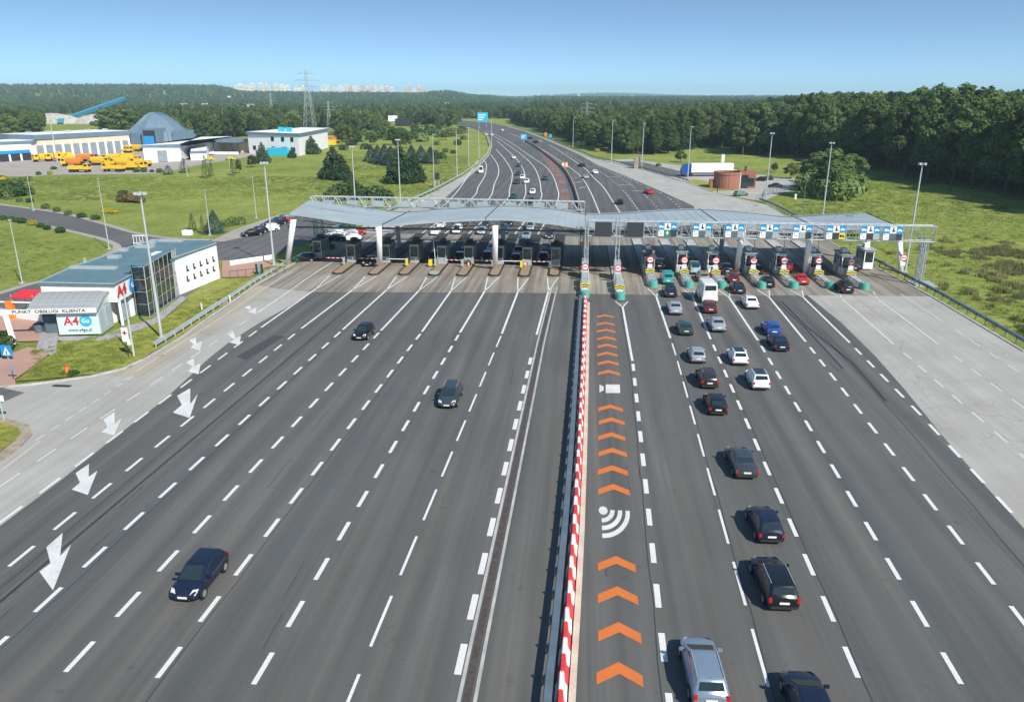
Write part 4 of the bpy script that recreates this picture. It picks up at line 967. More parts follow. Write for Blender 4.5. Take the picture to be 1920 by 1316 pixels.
        if lod >= 2:
            MB().box(-w * .42, w * .42, h * .94, h * .975, .50, .60).obj('grille', M['dark'], e)
            sm2 = MB()
            for yy in (yb1 - .35, -.12, -.98): 
                for s_ in (-1, 1): sm2.tube((s_ * w * 1.002, yy, .35), (s_ * w * .99, yy, zb - .06), .008, n=3, cap=False)
            sm2.obj('door_seam', M['black'], e)
            for s_ in (-1, 1):
                m = MB(); m.cbox((s_ * (w + .05), yb1 - .50, zb + .06), (.24, .12, .14)); o = m.obj('mirror', PT['black'], e); o['_p'] = 1
            if kind in ('wagon', 'suv'):
                for s_ in (-1, 1):
                    m = MB(); m.tube((s_ * wt * .93, yt0 + .15, H + .03), (s_ * wt * .93, yt1 - .1, H + .03), .022, n=5); m.obj('roof_rail', M['steel'], e)
            MB().tube((0, yt0 + .15, H - .02), (0, yt0 - .02, H + .16), .01, n=4).obj('aerial', M['dark'], e)
    rw = .32 if kind != 'van' else .34
    wm = MB(); wm.tube((-.10, 0, 0), (.10, 0, 0), rw, n=16); wm = wm.mesh('wheel', M['black'])
    rm = MB(); rm.tube((-.108, 0, 0), (.108, 0, 0), rw * .64, n=12); rm = rm.mesh('rim', M['rim'])
    am = MB(); am.tube((-.02, 0, 0), (.02, 0, 0), rw + .075, n=16); am = am.mesh('wheel_arch', M['black'])
    for yy in (-h * .62, h * .645):
        for s_ in (-1, 1):
            if lod >= 1: mobj('wheel_arch', am, e, (s_ * (w - .012), yy, rw + .03))
            o = mobj('wheel', wm, e, (s_ * (w - .075), yy, rw)); 
            if lod >= 1: mobj('rim', rm, o)
    return e
PROTO = {}
USED = set()
def car(kind, colour, x, y, label, cat='car', rz=0.0, lod=1, roof=None, sc=1.0, z=0.0, name=None, group=None):
    """x,y = point under the bumper that faces the camera ; rz 0 = driving away (+Y), pi = towards us"""
    key = (kind, lod); sc *= .87; x *= (EYE - .3) / EYE; y *= (EYE - .3) / EYE
    L = KINDS[kind][0] / 2 * sc
    if key not in PROTO:
        PROTO[key] = make_car(kind, lod); e = PROTO[key]
        tmpl = e
    if key in USED: e = copy_tree(PROTO[key], None, PT[colour])
    else:
        e = PROTO[key]; first.setdefault(key, colour)
        e_copy_needed = True
        # keep the prototype itself as the first car, painted last
        USED.add(key); FIRSTCOL[key] = colour
    away = math.cos(rz) >= 0
    ang = rz if away else rz - PI
    dx, dy = -math.sin(ang) * L, math.cos(ang) * L
    e.location = (x + dx, y + dy, z); e.rotation_euler = (0, 0, rz); e.scale = (sc,) * 3
    if name: e.name = name
    tag(e, label, cat, group)
    if roof and key:
        k = KINDS[kind]; m = MB(); wt = k[1] / 2 * (.74 if kind not in ('van', 'mpv') else .82)
        m.box(-wt * .80, wt * .80, k[6] + .12, k[7] - .05, k[2] - .01, k[2] + .012); m.obj('roof_glass', M['glass'] if roof == 'black' else M[roof], e)
    return e
first = {}; FIRSTCOL = {}
def paint_first():
    for key, c in FIRSTCOL.items():
        for ch in PROTO[key].children:
            if ch.get('_p'): ch.material_slots[0].link = 'OBJECT'; ch.material_slots[0].material = PT[c]
# --- right carriageway, driving away
def R_(u, v): return G(u, v)
car('wagon', 'silverblue', 5.95, 26.4, 'silver blue estate car at the bottom edge beside the orange chevrons', lod=2, rz=.03)
car('sedan', 'navy', 10.0, 24.6, 'black car cut off by the bottom edge of the view, right of the silver one', lod=2, rz=.02)
car('wagon', 'black', *G(1470, 1141), 'black estate car with roof rails, second from the bottom in its lane', lod=2, rz=.03, sc=1.02)
car('hatch', 'navy', *G(1447, 1015), 'dark blue hatchback with tall red tail lights behind the black estate car', lod=2, rz=.03)
car('sedan', 'grey', *G(1401, 894), 'dark grey saloon alone in the middle of its lane', lod=2, rz=.02)
car('hatch', 'black', *G(1347, 775), 'black hatchback with a white number plate left of the right hand dashed line', lod=2)
car('suv', 'brown', *G(1331, 725), 'black brown car with red lights just behind the silver hatchback', lod=2, sc=.96)
car('suv', 'white', *G(1428, 728), 'white car with a black glass roof driving in the second queue', lod=2, roof='black', sc=.96)
car('hatch', 'white', *G(1389, 682), 'white hatchback with a fully black roof', lod=2, roof='black', sc=1.0)
car('hatch', 'silver', *G(1310, 678), 'silver hatchback in the left queue behind a black and red lit car', lod=2, sc=.95)
car('hatch', 'darkteal', *G(1287, 626), 'dark green hatchback in the left queue in front of the silver hatchback')
car('sedan', 'silver', *G(1349, 620), 'silver saloon in the second queue with a pale rear window')
car('sedan', 'silver', *G(1268, 588), 'silver grey saloon second in the left queue, ahead of the dark green hatchback')
car('hatch', 'darkred', *G(1333, 585), 'dark red car right behind the tall white van')
car('sedan', 'white', *G(1412, 577), 'white saloon in the third queue under the teal bumper noses')
car('hatch', 'blue', *G(1452, 627), 'bright blue hatchback with sun glinting on its rear window')
car('sedan', 'navy', *G(1467, 656), 'dark navy saloon tight behind the bright blue hatchback')
car('van', 'white', *G(1331, 566), 'tall white box van between two toll islands', cat='van', rz=.04, sc=1.16)
car('sedan', 'navy', *G(1259, 555), 'dark navy car behind the teal van')
car('mpv', 'teal', *G(1253, 531), 'bright teal small van in the leftmost manned toll lane', cat='van')
car('suv', 'navy', *G(1237, 503), 'dark blue off road car stopped at the first booth ahead of the teal van')
car('mpv', 'lightblue', *G(1304, 512), 'pale silver people carrier beside the second booth', cat='van')
car('wagon', 'beige', *G(1321, 527), 'beige car hidden behind the tall white van')
car('suv', 'navy', *G(1364, 513), 'dark blue car beside the third booth')
car('hatch', 'darkred', *G(1377, 529), 'dark wine red car in the third lane between its two blue neighbours')
car('sedan', 'navy', *G(1388, 549), 'navy saloon last in the third lane beside a teal bumper nose')
car('hatch', 'black', *G(1421, 513), 'black car with red tail lights at the fourth booth')
car('hatch', 'black', *G(1443, 537), 'black hatchback waiting beside the fourth teal nose')
car('mpv', 'red', *G(1477, 508), 'bright red car under the gantry at the fifth booth')
car('sedan', 'red', *G(1507, 532), 'cherry red saloon behind the fifth hazard board')
car('van', 'grey', *G(1603, 507), 'silver grey van leaving the rightmost toll lane', cat='van', sc=.9)
car('suv', 'black', *G(1590, 548), 'black car beside the two rightmost teal bumper noses')
car('hatch', 'darkred', *G(1287, 497), 'dark red car hidden at the second booth ahead of the pale people carrier')
# --- left carriageway, driving towards us
c1 = car('hatch', 'navy', *G(342, 1124), 'black hatchback driving towards the camera alone at the lower left', lod=2, rz=PI - .02, sc=1.04)
car('wagon', 'grey', *G(837, 762), 'dark grey car driving towards the camera in the middle of the left carriageway', lod=2, rz=PI)
car('hatch', 'black', *G(673, 635), 'black hatchback on the left carriageway just past the toll islands', lod=2, rz=PI - .03)
QL = [('sedan', 'black', -31.6, 111.3, 'dark car with bright headlights leaving the second left lane beside the white column'), ('hatch', 'navy', -22.6, 116, 'dark car in the lane right of the yellow cabinet'),
      ('hatch', 'grey', -18.5, 115.5, 'grey car in the lane beside the orange cone on the fifth kerb island'), ('suv', 'darkteal', -14.2, 115.3, 'dark green car in the shaded lane left of the middle white column'),
      ('hatch', 'darkred', -9.7, 115.0, 'dark red car in the lane right of the middle white column'), ('sedan', 'navy', -9.8, 121.0, 'navy car queueing behind the dark red one under the canopy'),
      ('suv', 'navy', -5.5, 115.3, 'dark blue off road car in the last left lane before the closed lane'), ('sedan', 'white', -26.6, 139, 'white car queueing behind the canopy left of another white one'),
      ('suv', 'white', -22.9, 141, 'white van like car queueing behind the canopy'), ('sedan', 'silver', -18.2, 140.5, 'silver car queueing behind the canopy in the fifth lane'), ('hatch', 'blue', -14.1, 142, 'blue car queueing behind the canopy'),
      ('sedan', 'silver', -9.6, 136, 'silver saloon third in line under the crest of the canopy'), ('hatch', 'grey', -18.4, 148, 'grey hatchback last in the fifth queue behind the canopy'), ('sedan', 'black', -14.0, 150, 'black saloon last in the sixth queue behind the canopy'), ('suv', 'silver', -9.5, 146, 'silver off road car fourth in line behind the canopy crest')]
QL += [('suv', 'black', -22.4, 123, 'black off road car waiting behind the dark car in the fourth lane'), ('hatch', 'white', -26.9, 147, 'white hatchback farthest back in the third lane'), ('sedan', 'grey', -18.6, 124, 'grey saloon second in the shaded fifth lane'),
       ('hatch', 'silver', -14.3, 123.5, 'silver hatchback second in the shaded sixth lane'), ('sedan', 'black', -5.6, 124, 'black saloon second in the last left lane'), ('hatch', 'navy', -9.7, 128.5, 'navy hatchback third in line right of the middle white column'), ('suv', 'grey', -23.0, 149, 'grey off road car behind the white van like car'), ('hatch', 'grey', -5.5, 137, 'grey hatchback third in the last left lane'), ('sedan', 'white', -13.9, 158, 'white saloon approaching the sixth lane behind the canopy')]
for k_, c_, x, y, lb in QL: car(k_, c_, x, y, lb, rz=PI, group='cars at the left hand booths')
# --- far traffic
FAR = [('van', 'white', 902, 324, -2.98, 'white van alone in the outer lane of the far left carriageway'), ('sedan', 'white', 964, 297, -2.92, 'small white car highest in the far left carriageway queue'),
       ('sedan', 'grey', 973, 312, -3.0, 'grey car below the highest white car on the far carriageway'), ('hatch', 'darkteal', 971, 328, -3.1, 'dark car directly above the three cars side by side'),
       ('suv', 'grey', 968, 344, -3.14, 'dark grey car with a pale roof, left of two white cars'), ('hatch', 'white', 979, 335, -3.1, 'white car, upper of the two close together on the far carriageway'),
       ('hatch', 'white', 987, 343, -3.14, 'white car, lower of the two close together on the far carriageway'), ('sedan', 'grey', 1022, 337, -3.1, 'grey saloon alone in the inner far left lane'),
       ('hatch', 'white', 998, 363, 3.14, 'white hatchback just above the lattice truss'), ('hatch', 'darkteal', 961, 372, 3.14, 'dark green car just above the lattice truss'), ('hatch', 'darkteal', 996, 380, 3.14, 'dark green car half hidden by the lattice truss'),
       ('hatch', 'brown', 1095, 312, .55, 'dark car farthest on the right carriageway beyond the canopy'), ('sedan', 'silver', 1100, 334, .25, 'silver car driving away left of a white one beyond the canopy'), ('sedan', 'white', 1118, 325, .35, 'white car driving away beyond the canopy'),
       ('sedan', 'red', 1221, 363, .25, 'red car near the grey shoulder beyond the canopy'), ('hatch', 'black', 1163, 382, .1, 'black car just beyond the right half of the canopy'),
       ('sedan', 'white', 913, 253, -2.6, 'distant white car on the bend, left of its twin'), ('sedan', 'white', 924, 254, -2.6, 'distant white car on the bend, right of its twin'), ('sedan', 'white', 943, 245, .5, 'far white car leaving on the upper carriageway bend'),
       ('suv', 'black', 1007, 268, .6, 'distant black car on the right carriageway near the small blue sign'), ('sedan', 'silver', 1014, 266, .6, 'distant silver car beside the black one near the small blue sign'), ('sedan', 'navy', 997, 260, .6, 'distant dark car ahead of the pair near the small blue sign')]
for k_, c_, u, v, rz, lb in FAR: car(k_, c_, *G(u, v), lb, cat='van' if k_ == 'van' else 'car', rz=rz, lod=0)
# --- parked cars
PK = [('sedan', 'black', 452, 441, 2.3, 'black saloon parked nearest the office in the row on the lay by'), ('hatch', 'navy', 466, 436, 2.3, 'navy car parked second in the row on the lay by'), ('suv', 'white', 484, 433, 2.3, 'white car parked third in the row on the lay by'),
      ('wagon', 'black', 489, 424, 2.3, 'long black car parked behind the white one on the lay by'), ('suv', 'navy', 502, 420, 2.3, 'dark blue car parked near the pole on the lay by'), ('hatch', 'red', 511, 417, 2.3, 'red car parked right of the tall pole on the lay by'), ('hatch', 'green', 517, 412, 2.3, 'greenish car parked last in the row on the lay by'),
      ('sedan', 'yellow', 581, 462, 1.7, 'yellow car parked under the left end of the canopy'), ('hatch', 'lightblue', 583, 449, 1.7, 'pale blue car parked behind the yellow one'), ('hatch', 'white', 612, 441, 1.7, 'white car parked left of the first booth under the canopy'),
      ('sedan', 'navy', 606, 449, 1.7, 'navy car parked beside the leftmost booth'), ('sedan', 'silver', 606, 432, 1.7, 'silver car parked in the back row under the canopy end'), ('hatch', 'silver', 636, 438, 1.7, 'silver hatchback parked right of the white one under the canopy'), ('hatch', 'white', 640, 448, 1.7, 'white hatchback parked nearest the grass strip'), ('suv', 'darkteal', 630, 427, 1.7, 'dark green car parked in the back row near the grass strip'), ('hatch', 'red', 650, 437, 1.7, 'red car parked at the right end of the row near the grass strip'),
      ('hatch', 'black', 548, 487, 1.9, 'dark car parked on the kerb between the tall pole and the white column'),
      ('wagon', 'green', 1378, 366, -.95, 'pale green estate car leaving beside the round brick building'), ('hatch', 'black', 1437, 338, 1.3, 'black car parked right of the brick building'), ('hatch', 'grey', 1451, 336, 1.3, 'grey car parked beside the black one right of the brick building'), ('sedan', 'navy', 1468, 350, 1.4, 'dark blue car parked under the big willow bushes'),
      ('sedan', 'silver', 432, 279, 1.4, 'silver car under the left end of the depot carport'), ('sedan', 'white', 446, 279, 1.4, 'white car in the middle under the depot carport'), ('hatch', 'white', 459, 279, 1.4, 'white car at the right end under the depot carport'), ('suv', 'yellow', 402, 300, 1.4, 'yellow service car on the grass side of the depot carport'), ('suv', 'yellow', 440, 299, 1.4, 'small yellow service car near the conical shrub by the carport')]
for k_, c_, u, v, rz, lb in PK: car(k_, c_, *G(u, v), lb, rz=rz, lod=0 if v < 380 else 1, group='parked cars')
paint_first()

# ---------------------------------------------------------------- lorries and road service machines
def truck(label, x, y, rz, body, cab, kind='tipper', sc=1.0, cat='lorry'):
    e = empty('service_truck', (x, y, 0), label, cat, 'yellow and orange service vehicles in the depot', rz); e.scale = (sc,) * 3
    MB().box(-1.0, 1.0, -3.6, 3.4, .75, 1.0).obj('chassis', M['dark'], e)
    c = MB(); c.rings([[(-1.2, 2.1, 1), (1.2, 2.1, 1), (1.2, 3.9, 1), (-1.2, 3.9, 1)], [(-1.2, 2.1, 2.0), (1.2, 2.1, 2.0), (1.2, 3.95, 2.0), (-1.2, 3.95, 2.0)], [(-1.1, 2.15, 2.95), (1.1, 2.15, 2.95), (1.1, 3.6, 2.95), (-1.1, 3.6, 2.95)]])
    c = c.obj('cab', cab, e)
    MB().quad((-1.05, 3.965, 2.05), (1.05, 3.965, 2.05), (1.0, 3.66, 2.85), (-1.0, 3.66, 2.85)).obj('windscreen', M['glass'], c)
    for s_ in (-1, 1): MB().box(s_ * 1.16, s_ * 1.215, 2.4, 3.5, 2.02, 2.75).obj('side_window', M['glass'], c)
    if kind == 'tipper':
        m = MB(); m.box(-1.2, 1.2, -3.6, 1.9, 1.05, 1.2).box(-1.2, -1.1, -3.6, 1.9, 1.2, 2.2).box(1.1, 1.2, -3.6, 1.9, 1.2, 2.2).box(-1.1, 1.1, 1.8, 1.9, 1.2, 2.4).box(-1.1, 1.1, -3.6, -3.5, 1.2, 2.2); m.obj('tipper_body', body, e)
    elif kind == 'tank':
        m = MB(); m.rings([[(-1.1, -3.5, 1.6), (1.1, -3.5, 1.6), (1.2, -3.5, 2.7), (.6, -3.5, 3.1), (-.6, -3.5, 3.1), (-1.2, -3.5, 2.7)], [(-1.1, 1.8, 1.6), (1.1, 1.8, 1.6), (1.2, 1.8, 2.7), (.6, 1.8, 3.1), (-.6, 1.8, 3.1), (-1.2, 1.8, 2.7)]]); m.box(-.9, .9, -3.2, 1.5, 1.0, 1.6); m.obj('spreader_hopper', body, e)
        m = MB(); m.box(-.4, .4, -4.6, -3.5, .6, 1.7); m.obj('spreader', M['dark'], e)
    else:
        m = MB(); m.box(-1.2, 1.2, -3.6, 1.0, 1.0, 1.9).box(-.9, .9, -2.6, -.2, 1.9, 3.1); m.obj('machine_body', body, e)
        m = MB(); m.tube((0, -1.2, 2.6), (0, 3.2, 3.5), .28, n=6); m.obj('jib', body, e)
    wm = MB().tube((-.16, 0, 0), (.16, 0, 0), .5, n=12).mesh('wheel', M['black'])
    for yy in (-2.7, -1.5, 2.9):
        for s_ in (-1, 1): mobj('wheel', wm, e, (s_ * 1.05, yy, .5))
    return e
Y_, O_ = M['yellow'], M['orange']
TK = [(150, 323, PI / 2 * -.98, 'tipper', Y_, Y_, 'yellow tipper lorry with a long flat body, front left of the yellow machines'), (215, 322, PI / 2 * .97, 'tipper', Y_, Y_, 'yellow tipper lorry in the front row below the yellow hoppers'), (255, 319, -PI / 2 * .97, 'crane', Y_, Y_, 'yellow crane lorry at the right end of the front row'),
      (82, 303, 2.6, 'tank', Y_, Y_, 'small yellow lorry parked left in front of the garage doors'), (104, 302, 2.6, 'tank', Y_, Y_, 'yellow lorry second from the left in front of the garage doors'), (124, 301, 2.6, 'crane', Y_, Y_, 'yellow machine third from the left in front of the garage doors'),
      (165, 303, -PI / 2, 'tank', O_, O_, 'orange spreader lorry between the yellow ones'), (212, 304, PI / 2, 'tank', Y_, Y_, 'tall yellow hopper lorry in the second row'), (240, 302, PI / 2, 'tank', Y_, Y_, 'yellow hopper lorry right in the second row'), (232, 287, -PI / 2, 'crane', Y_, Y_, 'yellow machine with raised jib nearest the last garage doors'), (252, 284, PI / 2, 'tank', Y_, Y_, 'yellow spreader at the foot of the grey dome'), (228, 312, PI / 2, 'tank', Y_, Y_, 'bright yellow spreader body standing in the middle of the yard'), (190, 310, -PI / 2, 'tank', Y_, Y_, 'yellow hopper lorry between the orange spreader and the front row'), (266, 312, PI / 2, 'tipper', Y_, Y_, 'yellow tipper at the right end of the second row'), (246, 307, -PI / 2, 'tank', Y_, Y_, 'yellow tank body crowded in the middle of the second row'), (137, 312, PI / 2 * 1.05, 'tank', O_, Y_, 'orange bodied lorry with yellow cab left in the yard'), (625, 268, PI / 2, 'crane', O_, O_, 'orange machine right of the white depot office')]
for u, v, rz, kd, b_, c_, lb in TK: truck(lb, *G(u, v), rz, b_, c_, kd, 0.95)
# semi trailer at the rest area
x, y = G(1300, 333)
e = empty('articulated_lorry', (x - .3, y + 4, 0), 'white articulated lorry with a dark blue cab parked behind the brick building', 'lorry', None, PI / 2 + .12)
MB().box(-1.25, 1.25, -13.0, .2, 1.25, 3.95).obj('trailer', M['white'], e); MB().box(-1.1, 1.1, -12.8, 2.5, .8, 1.2).obj('chassis', M['dark'], e)
c = MB(); c.rings([[(-1.25, .8, .7), (1.25, .8, .7), (1.25, 3.1, .7), (-1.25, 3.1, .7)], [(-1.25, .8, 2.2), (1.25, .8, 2.2), (1.25, 3.15, 2.2), (-1.25, 3.15, 2.2)], [(-1.2, .8, 3.7), (1.2, .8, 3.7), (1.2, 2.5, 3.7), (-1.2, 2.5, 3.7)]])
c = c.obj('cab', PT['blue'], e); MB().quad((-1.15, 3.17, 2.2), (1.15, 3.17, 2.2), (1.15, 2.85, 3.1), (-1.15, 2.85, 3.1)).obj('windscreen', M['glass'], c)
wm = MB().tube((-.18, 0, 0), (.18, 0, 0), .5, n=12).mesh('wheel', M['black'])
for yy in (-11.5, -10.2, -8.9, 0.2, 2.3):
    for s_ in (-1, 1): mobj('wheel', wm, e, (s_ * 1.05, yy, .5))
# ================================================================ LAMP POSTS
LAMPS = [((42, 532), (18, 415), 'short', 'lamp post on the lower left lawn near the left edge'), ((63, 395), (55, 325), 'short', 'thin lamp post beside the big bush at the upper left'), ((205, 468), (183, 337), 'short', 'slim lamp post at the bend of the access road behind the office'),
         ((303, 634), (262, 362), 'flood', 'tall floodlight mast in front of the dark glass office front'), ((394, 442), (386, 358), 'short', 'small lamp post beside the blue spruce'), ((481, 410), (477, 333), 'short', 'small lamp post behind the parked cars on the lay by'),
         ((514, 498), (496, 305), 'flood', 'tall floodlight mast between the office and the canopy'), ((667, 395), (661, 275), 'flood', 'tall mast behind the left end of the canopy beside the pine'), ((751, 385), (745, 262), 'flood', 'tall mast behind the canopy right of the pines'),
         ((814, 352), (813, 252), 'tall', 'tall lamp post beside the small dark sign on the left verge'), ((857, 330), (857, 240), 'tall', 'lamp post second along the far left verge'), ((879, 312), (879, 240), 'tall', 'lamp post third along the far left verge'), ((898, 297), (898, 240), 'tall', 'lamp post fourth along the far left verge'), ((922, 275), (922, 222), 'tall', 'farthest lamp post on the left verge bend'),
         ((422, 255), (419, 205), 'tall', 'tall lamp post behind the depot carport'), ((392, 256), (391, 228), 'tall', 'shorter lamp post behind the depot carport'), ((108, 305), (100, 225), 'flood', 'tall lamp post standing before the garage doors'), ((44, 262), (44, 240), 'tall', 'double armed lamp post behind the garage hall roof'),
         ((1074, 278), (1074, 222), 'tall', 'farthest lamp post on the right verge'), ((1146, 305), (1147, 226), 'tall', 'lamp post second farthest on the right verge'), ((1203, 317), (1206, 232), 'tall', 'lamp post third on the right verge before the rest area'), ((1289, 340), (1293, 238), 'tall', 'lamp post in front of the white lorry'),
         ((1435, 378), (1445, 250), 'flood', 'tall mast right of the brick building'), ((1505, 397), (1511, 337), 'short', 'short lamp post just above the right part of the toll roof'), ((1543, 402), (1560, 268), 'flood', 'tall mast in front of the willow bushes'), ((1697, 510), (1728, 307), 'flood', 'tall floodlight mast crossing the right end of the sign gantry'),
         ((352, 332), (356, 290), 'short', 'thin lamp post beside the conical shrubs below the depot'), ((432, 325), (428, 288), 'short', 'thin lamp post between the thujas below the carport')]
for (bu, bv), (tu, tv), kind, lb in LAMPS:
    x, y = G(bu, bv); h = height_of(bu, bv, tu, tv); r = {'short': .075, 'tall': .10, 'flood': .13}[kind]
    if y > 230: r *= 1.35
    e = empty('lamp_post', (x, y, 0), lb, 'lamp post', 'lamp posts around the toll plaza')
    MB().tube((0, 0, 0), (0, 0, h), r * 1.25, r * .6, n=8).obj('pole', M['pole'], e)
    MB().cbox((0, 0, .1), (.5, .5, .2)).obj('base', M['kerb'], e)
    if kind == 'flood':
        hd = MB()
        for a in range(4):
            t = a * PI / 2 + .4; hd.cbox((.42 * math.cos(t), .42 * math.sin(t), h - .05), (.36, .32, .26), t)
            hd.tube((0, 0, h - .1), (.5 * math.cos(t), .5 * math.sin(t), h - .1), .04, n=4)
        hd.obj('lamp_head', M['steel'], e)
    elif kind == 'tall':
        MB().cbox((.35, -.1, h), (.9, .3, .14), .2).obj('lamp_head', M['steel'], e)
    else: MB().tube((0, 0, h), (0, 0, h + .22), .2, .26, n=8).obj('lamp_head', M['steel'], e)

# ================================================================ OFFICE
HO = 4.8
A = G(413, 522); B = G(337, 553); Cc = G(281, 594); D = G(257.5, 593)
RF = [G(u, v, HO) for u, v in [(71, 530), (214, 533), (246, 516), (262, 506), (322, 484), (405, 457), (394, 450), (286, 450), (137, 500)]]
off = empty('office_building', (0, 0, 0), 'white toll company office with teal flat roof and a slanted dark glass front', 'building')
def wall(m, p, q, z0, z1, t=.25):
    d = Vector((q[0] - p[0], q[1] - p[1])); n = Vector((d.y, -d.x)).normalized() * -t
    m.add([(p[0], p[1], z0), (q[0], q[1], z0), (q[0] + n.x, q[1] + n.y, z0), (p[0] + n.x, p[1] + n.y, z0), (p[0], p[1], z1), (q[0], q[1], z1), (q[0] + n.x, q[1] + n.y, z1), (p[0] + n.x, p[1] + n.y, z1)],
          [(0, 3, 2, 1), (4, 5, 6, 7), (0, 1, 5, 4), (1, 2, 6, 5), (2, 3, 7, 6), (3, 0, 4, 7)])
cen = (sum(q[0] for q in RF) / 9, sum(q[1] for q in RF) / 9)
ins = lambda p, k=.985: (cen[0] + (p[0] - cen[0]) * k, cen[1] + (p[1] - cen[1]) * k)
RI = [ins(p) for p in RF]
Bi = (B[0] - .35, B[1] + .1); Di = (D[0] - .5, D[1] + .4)
w = MB(); w.prism([RI[0], RI[1], RI[2], Di, Bi, (B[0], B[1]), A, RI[6], RI[7], RI[8]], 2.75, HO - .27)
w.prism([(RI[0][0] + .3, RI[0][1] + 1.2), (RI[1][0] - 1.6, RI[1][1] + 1.2), Di, Bi, (B[0], B[1]), A, RI[6], RI[7], RI[8]], 0, 2.75)
w.obj('wall', M['white'], off)
r_ = MB(); r_.prism(RF[:3] + [(RF[2][0] + .1, RF[2][1] + 1.5), (B[0] + .1, B[1] - .2)] + RF[5:], HO - .26, HO); rf = r_.obj('roof', M['roof_teal'], off)
ed = MB(); ed.band([RF[i] for i in (8, 0, 1, 2)], .16, HO, HO + .10); ed.band([(B[0] + .05, B[1] - .1)] + [RF[i] for i in (5, 6, 7, 8)], .16, HO, HO + .10); ed.obj('roof_edge', M['steel'], rf)
for (u, v), (sx_, sy_, sz), nm in [((176, 504), (5.6, .6, .3), 'roof_light'), ((215, 484), (1.4, .9, .35), 'roof_vent'), ((232, 471), (1.0, .7, .4), 'roof_vent'), ((272, 464), (2.3, 1.0, .3), 'roof_light'), ((284, 457), (1.0, .8, .4), 'roof_vent'), ((320, 453), (3.4, .7, .3), 'roof_light'), ((302, 480), (1.8, 1.3, .45), 'stair_head'), ((160, 493), (.25, .25, .6), 'chimney'), ((265, 462), (.25, .25, .8), 'chimney')]:
    x, y = G(u, v, HO); MB().cbox((x, y, HO + sz / 2 + .01), (sx_, sy_, sz), .02).obj(nm, M['steel' if nm != 'stair_head' else 'white'], rf)
for p, q in (((RI[1][0] - .5, RI[1][1] + 1.15), (Di[0] - .2, Di[1] - .3)),):
    for i in range(4):
        a_ = (p[0] + (q[0] - p[0]) * (i / 4 + .02), p[1] + (q[1] - p[1]) * (i / 4 + .02)); b_ = (p[0] + (q[0] - p[0]) * ((i + 1) / 4 - .02), p[1] + (q[1] - p[1]) * ((i + 1) / 4 - .02))
        m = MB(); wall(m, a_, b_, .1, 2.7, .06); m.obj('glazed_wall', M['glass_pale'], off)
MB().tube((RI[1][0] - .15, RI[1][1] + .5, 0), (RI[1][0] - .15, RI[1][1] + .5, 2.74), .16, n=12).obj('column', M['white_metal'], off)
# small L windows, two rows of five, on the long white wall
dv = Vector((A[0] - B[0], A[1] - B[1], 0)); Lw = dv.length; du = dv.normalized(); nrm = Vector((du.y, -du.x, 0))
for row, (zz, s0, s1) in enumerate(((2.55, .22, .86), (1.25, .20, .84))):
    for i in range(5):
        s_ = Lw * (s0 + (s1 - s0) * i / 4); p = Vector((B[0], B[1], 0)) + du * s_ + nrm * -.01
        f = MB(); a = p; b = p + du * .26; q = nrm * .05
        f.add([a + Vector((0, 0, zz)), b + Vector((0, 0, zz)), b + q + Vector((0, 0, zz)), a + q + Vector((0, 0, zz)), a + Vector((0, 0, zz + .75)), b + Vector((0, 0, zz + .75)), b + q + Vector((0, 0, zz + .75)), a + q + Vector((0, 0, zz + .75))], [(0, 3, 2, 1), (4, 5, 6, 7), (0, 1, 5, 4), (1, 2, 6, 5), (2, 3, 7, 6), (3, 0, 4, 7)])
        b2 = p + du * .52
        f.add([b + Vector((0, 0, zz)), b2 + Vector((0, 0, zz)), b2 + q + Vector((0, 0, zz)), b + q + Vector((0, 0, zz)), b + Vector((0, 0, zz + .22)), b2 + Vector((0, 0, zz + .22)), b2 + q + Vector((0, 0, zz + .22)), b + q + Vector((0, 0, zz + .22))], [(0, 3, 2, 1), (4, 5, 6, 7), (0, 1, 5, 4), (1, 2, 6, 5), (2, 3, 7, 6), (3, 0, 4, 7)])
        f.obj('window', M['glass'], off)
# glass front: panes and mullions on two faces
def glass_face(P0, P1, Q0, Q1, nx, nz, mt='glass', extra=()):
    P0, P1, Q0, Q1 = map(Vector, (P0, P1, Q0, Q1))
    n = (P1 - P0).cross(Q0 - P0).normalized()
    pt = lambda s, t, o=0: P0.lerp(P1, s).lerp(Q0.lerp(Q1, s), t) + n * o
    for i in range(nx):
        for j in range(nz):
            e_ = .012
            m = MB(); m.quad(pt(i / nx + e_, j / nz + e_), pt((i + 1) / nx - e_, j / nz + e_), pt((i + 1) / nx - e_, (j + 1) / nz - e_), pt(i / nx + e_, (j + 1) / nz - e_))
            m.quad(pt(i / nx + e_, j / nz + e_, -.04), pt(i / nx + e_, (j + 1) / nz - e_, -.04), pt((i + 1) / nx - e_, (j + 1) / nz - e_, -.04), pt((i + 1) / nx - e_, j / nz + e_, -.04))
            m.obj('pane', M['glass_pale'] if (i, j) in extra else M[mt], off)
    m = MB()
    for i in range(nx + 1): m.tube(pt(i / nx, 0, .02), pt(i / nx, 1, .02), .03, n=4)
    for j in range(nz + 1): m.tube(pt(0, j / nz, .02), pt(1, j / nz, .02), .03, n=4)
    m.obj('mullion', M['steel'], off)
HG = 5.75
t0, t1, t2 = G(246, 501, HG), G(269, 501, HG), G(328, 466, HG)
glass_face((*D, 0), (*Cc, 0), (*t0, HG), (*t1, HG), 1, 4)
glass_face((*Cc, 0), (*B, 0), (*t1, HG), (*t2, HG), 7, 4, extra=((6, 0), (6, 1), (6, 2), (6, 3)))
bk = (t0[0] - .8, t0[1] + 1.2); bk2 = (t2[0] - .7, t2[1] + .4)
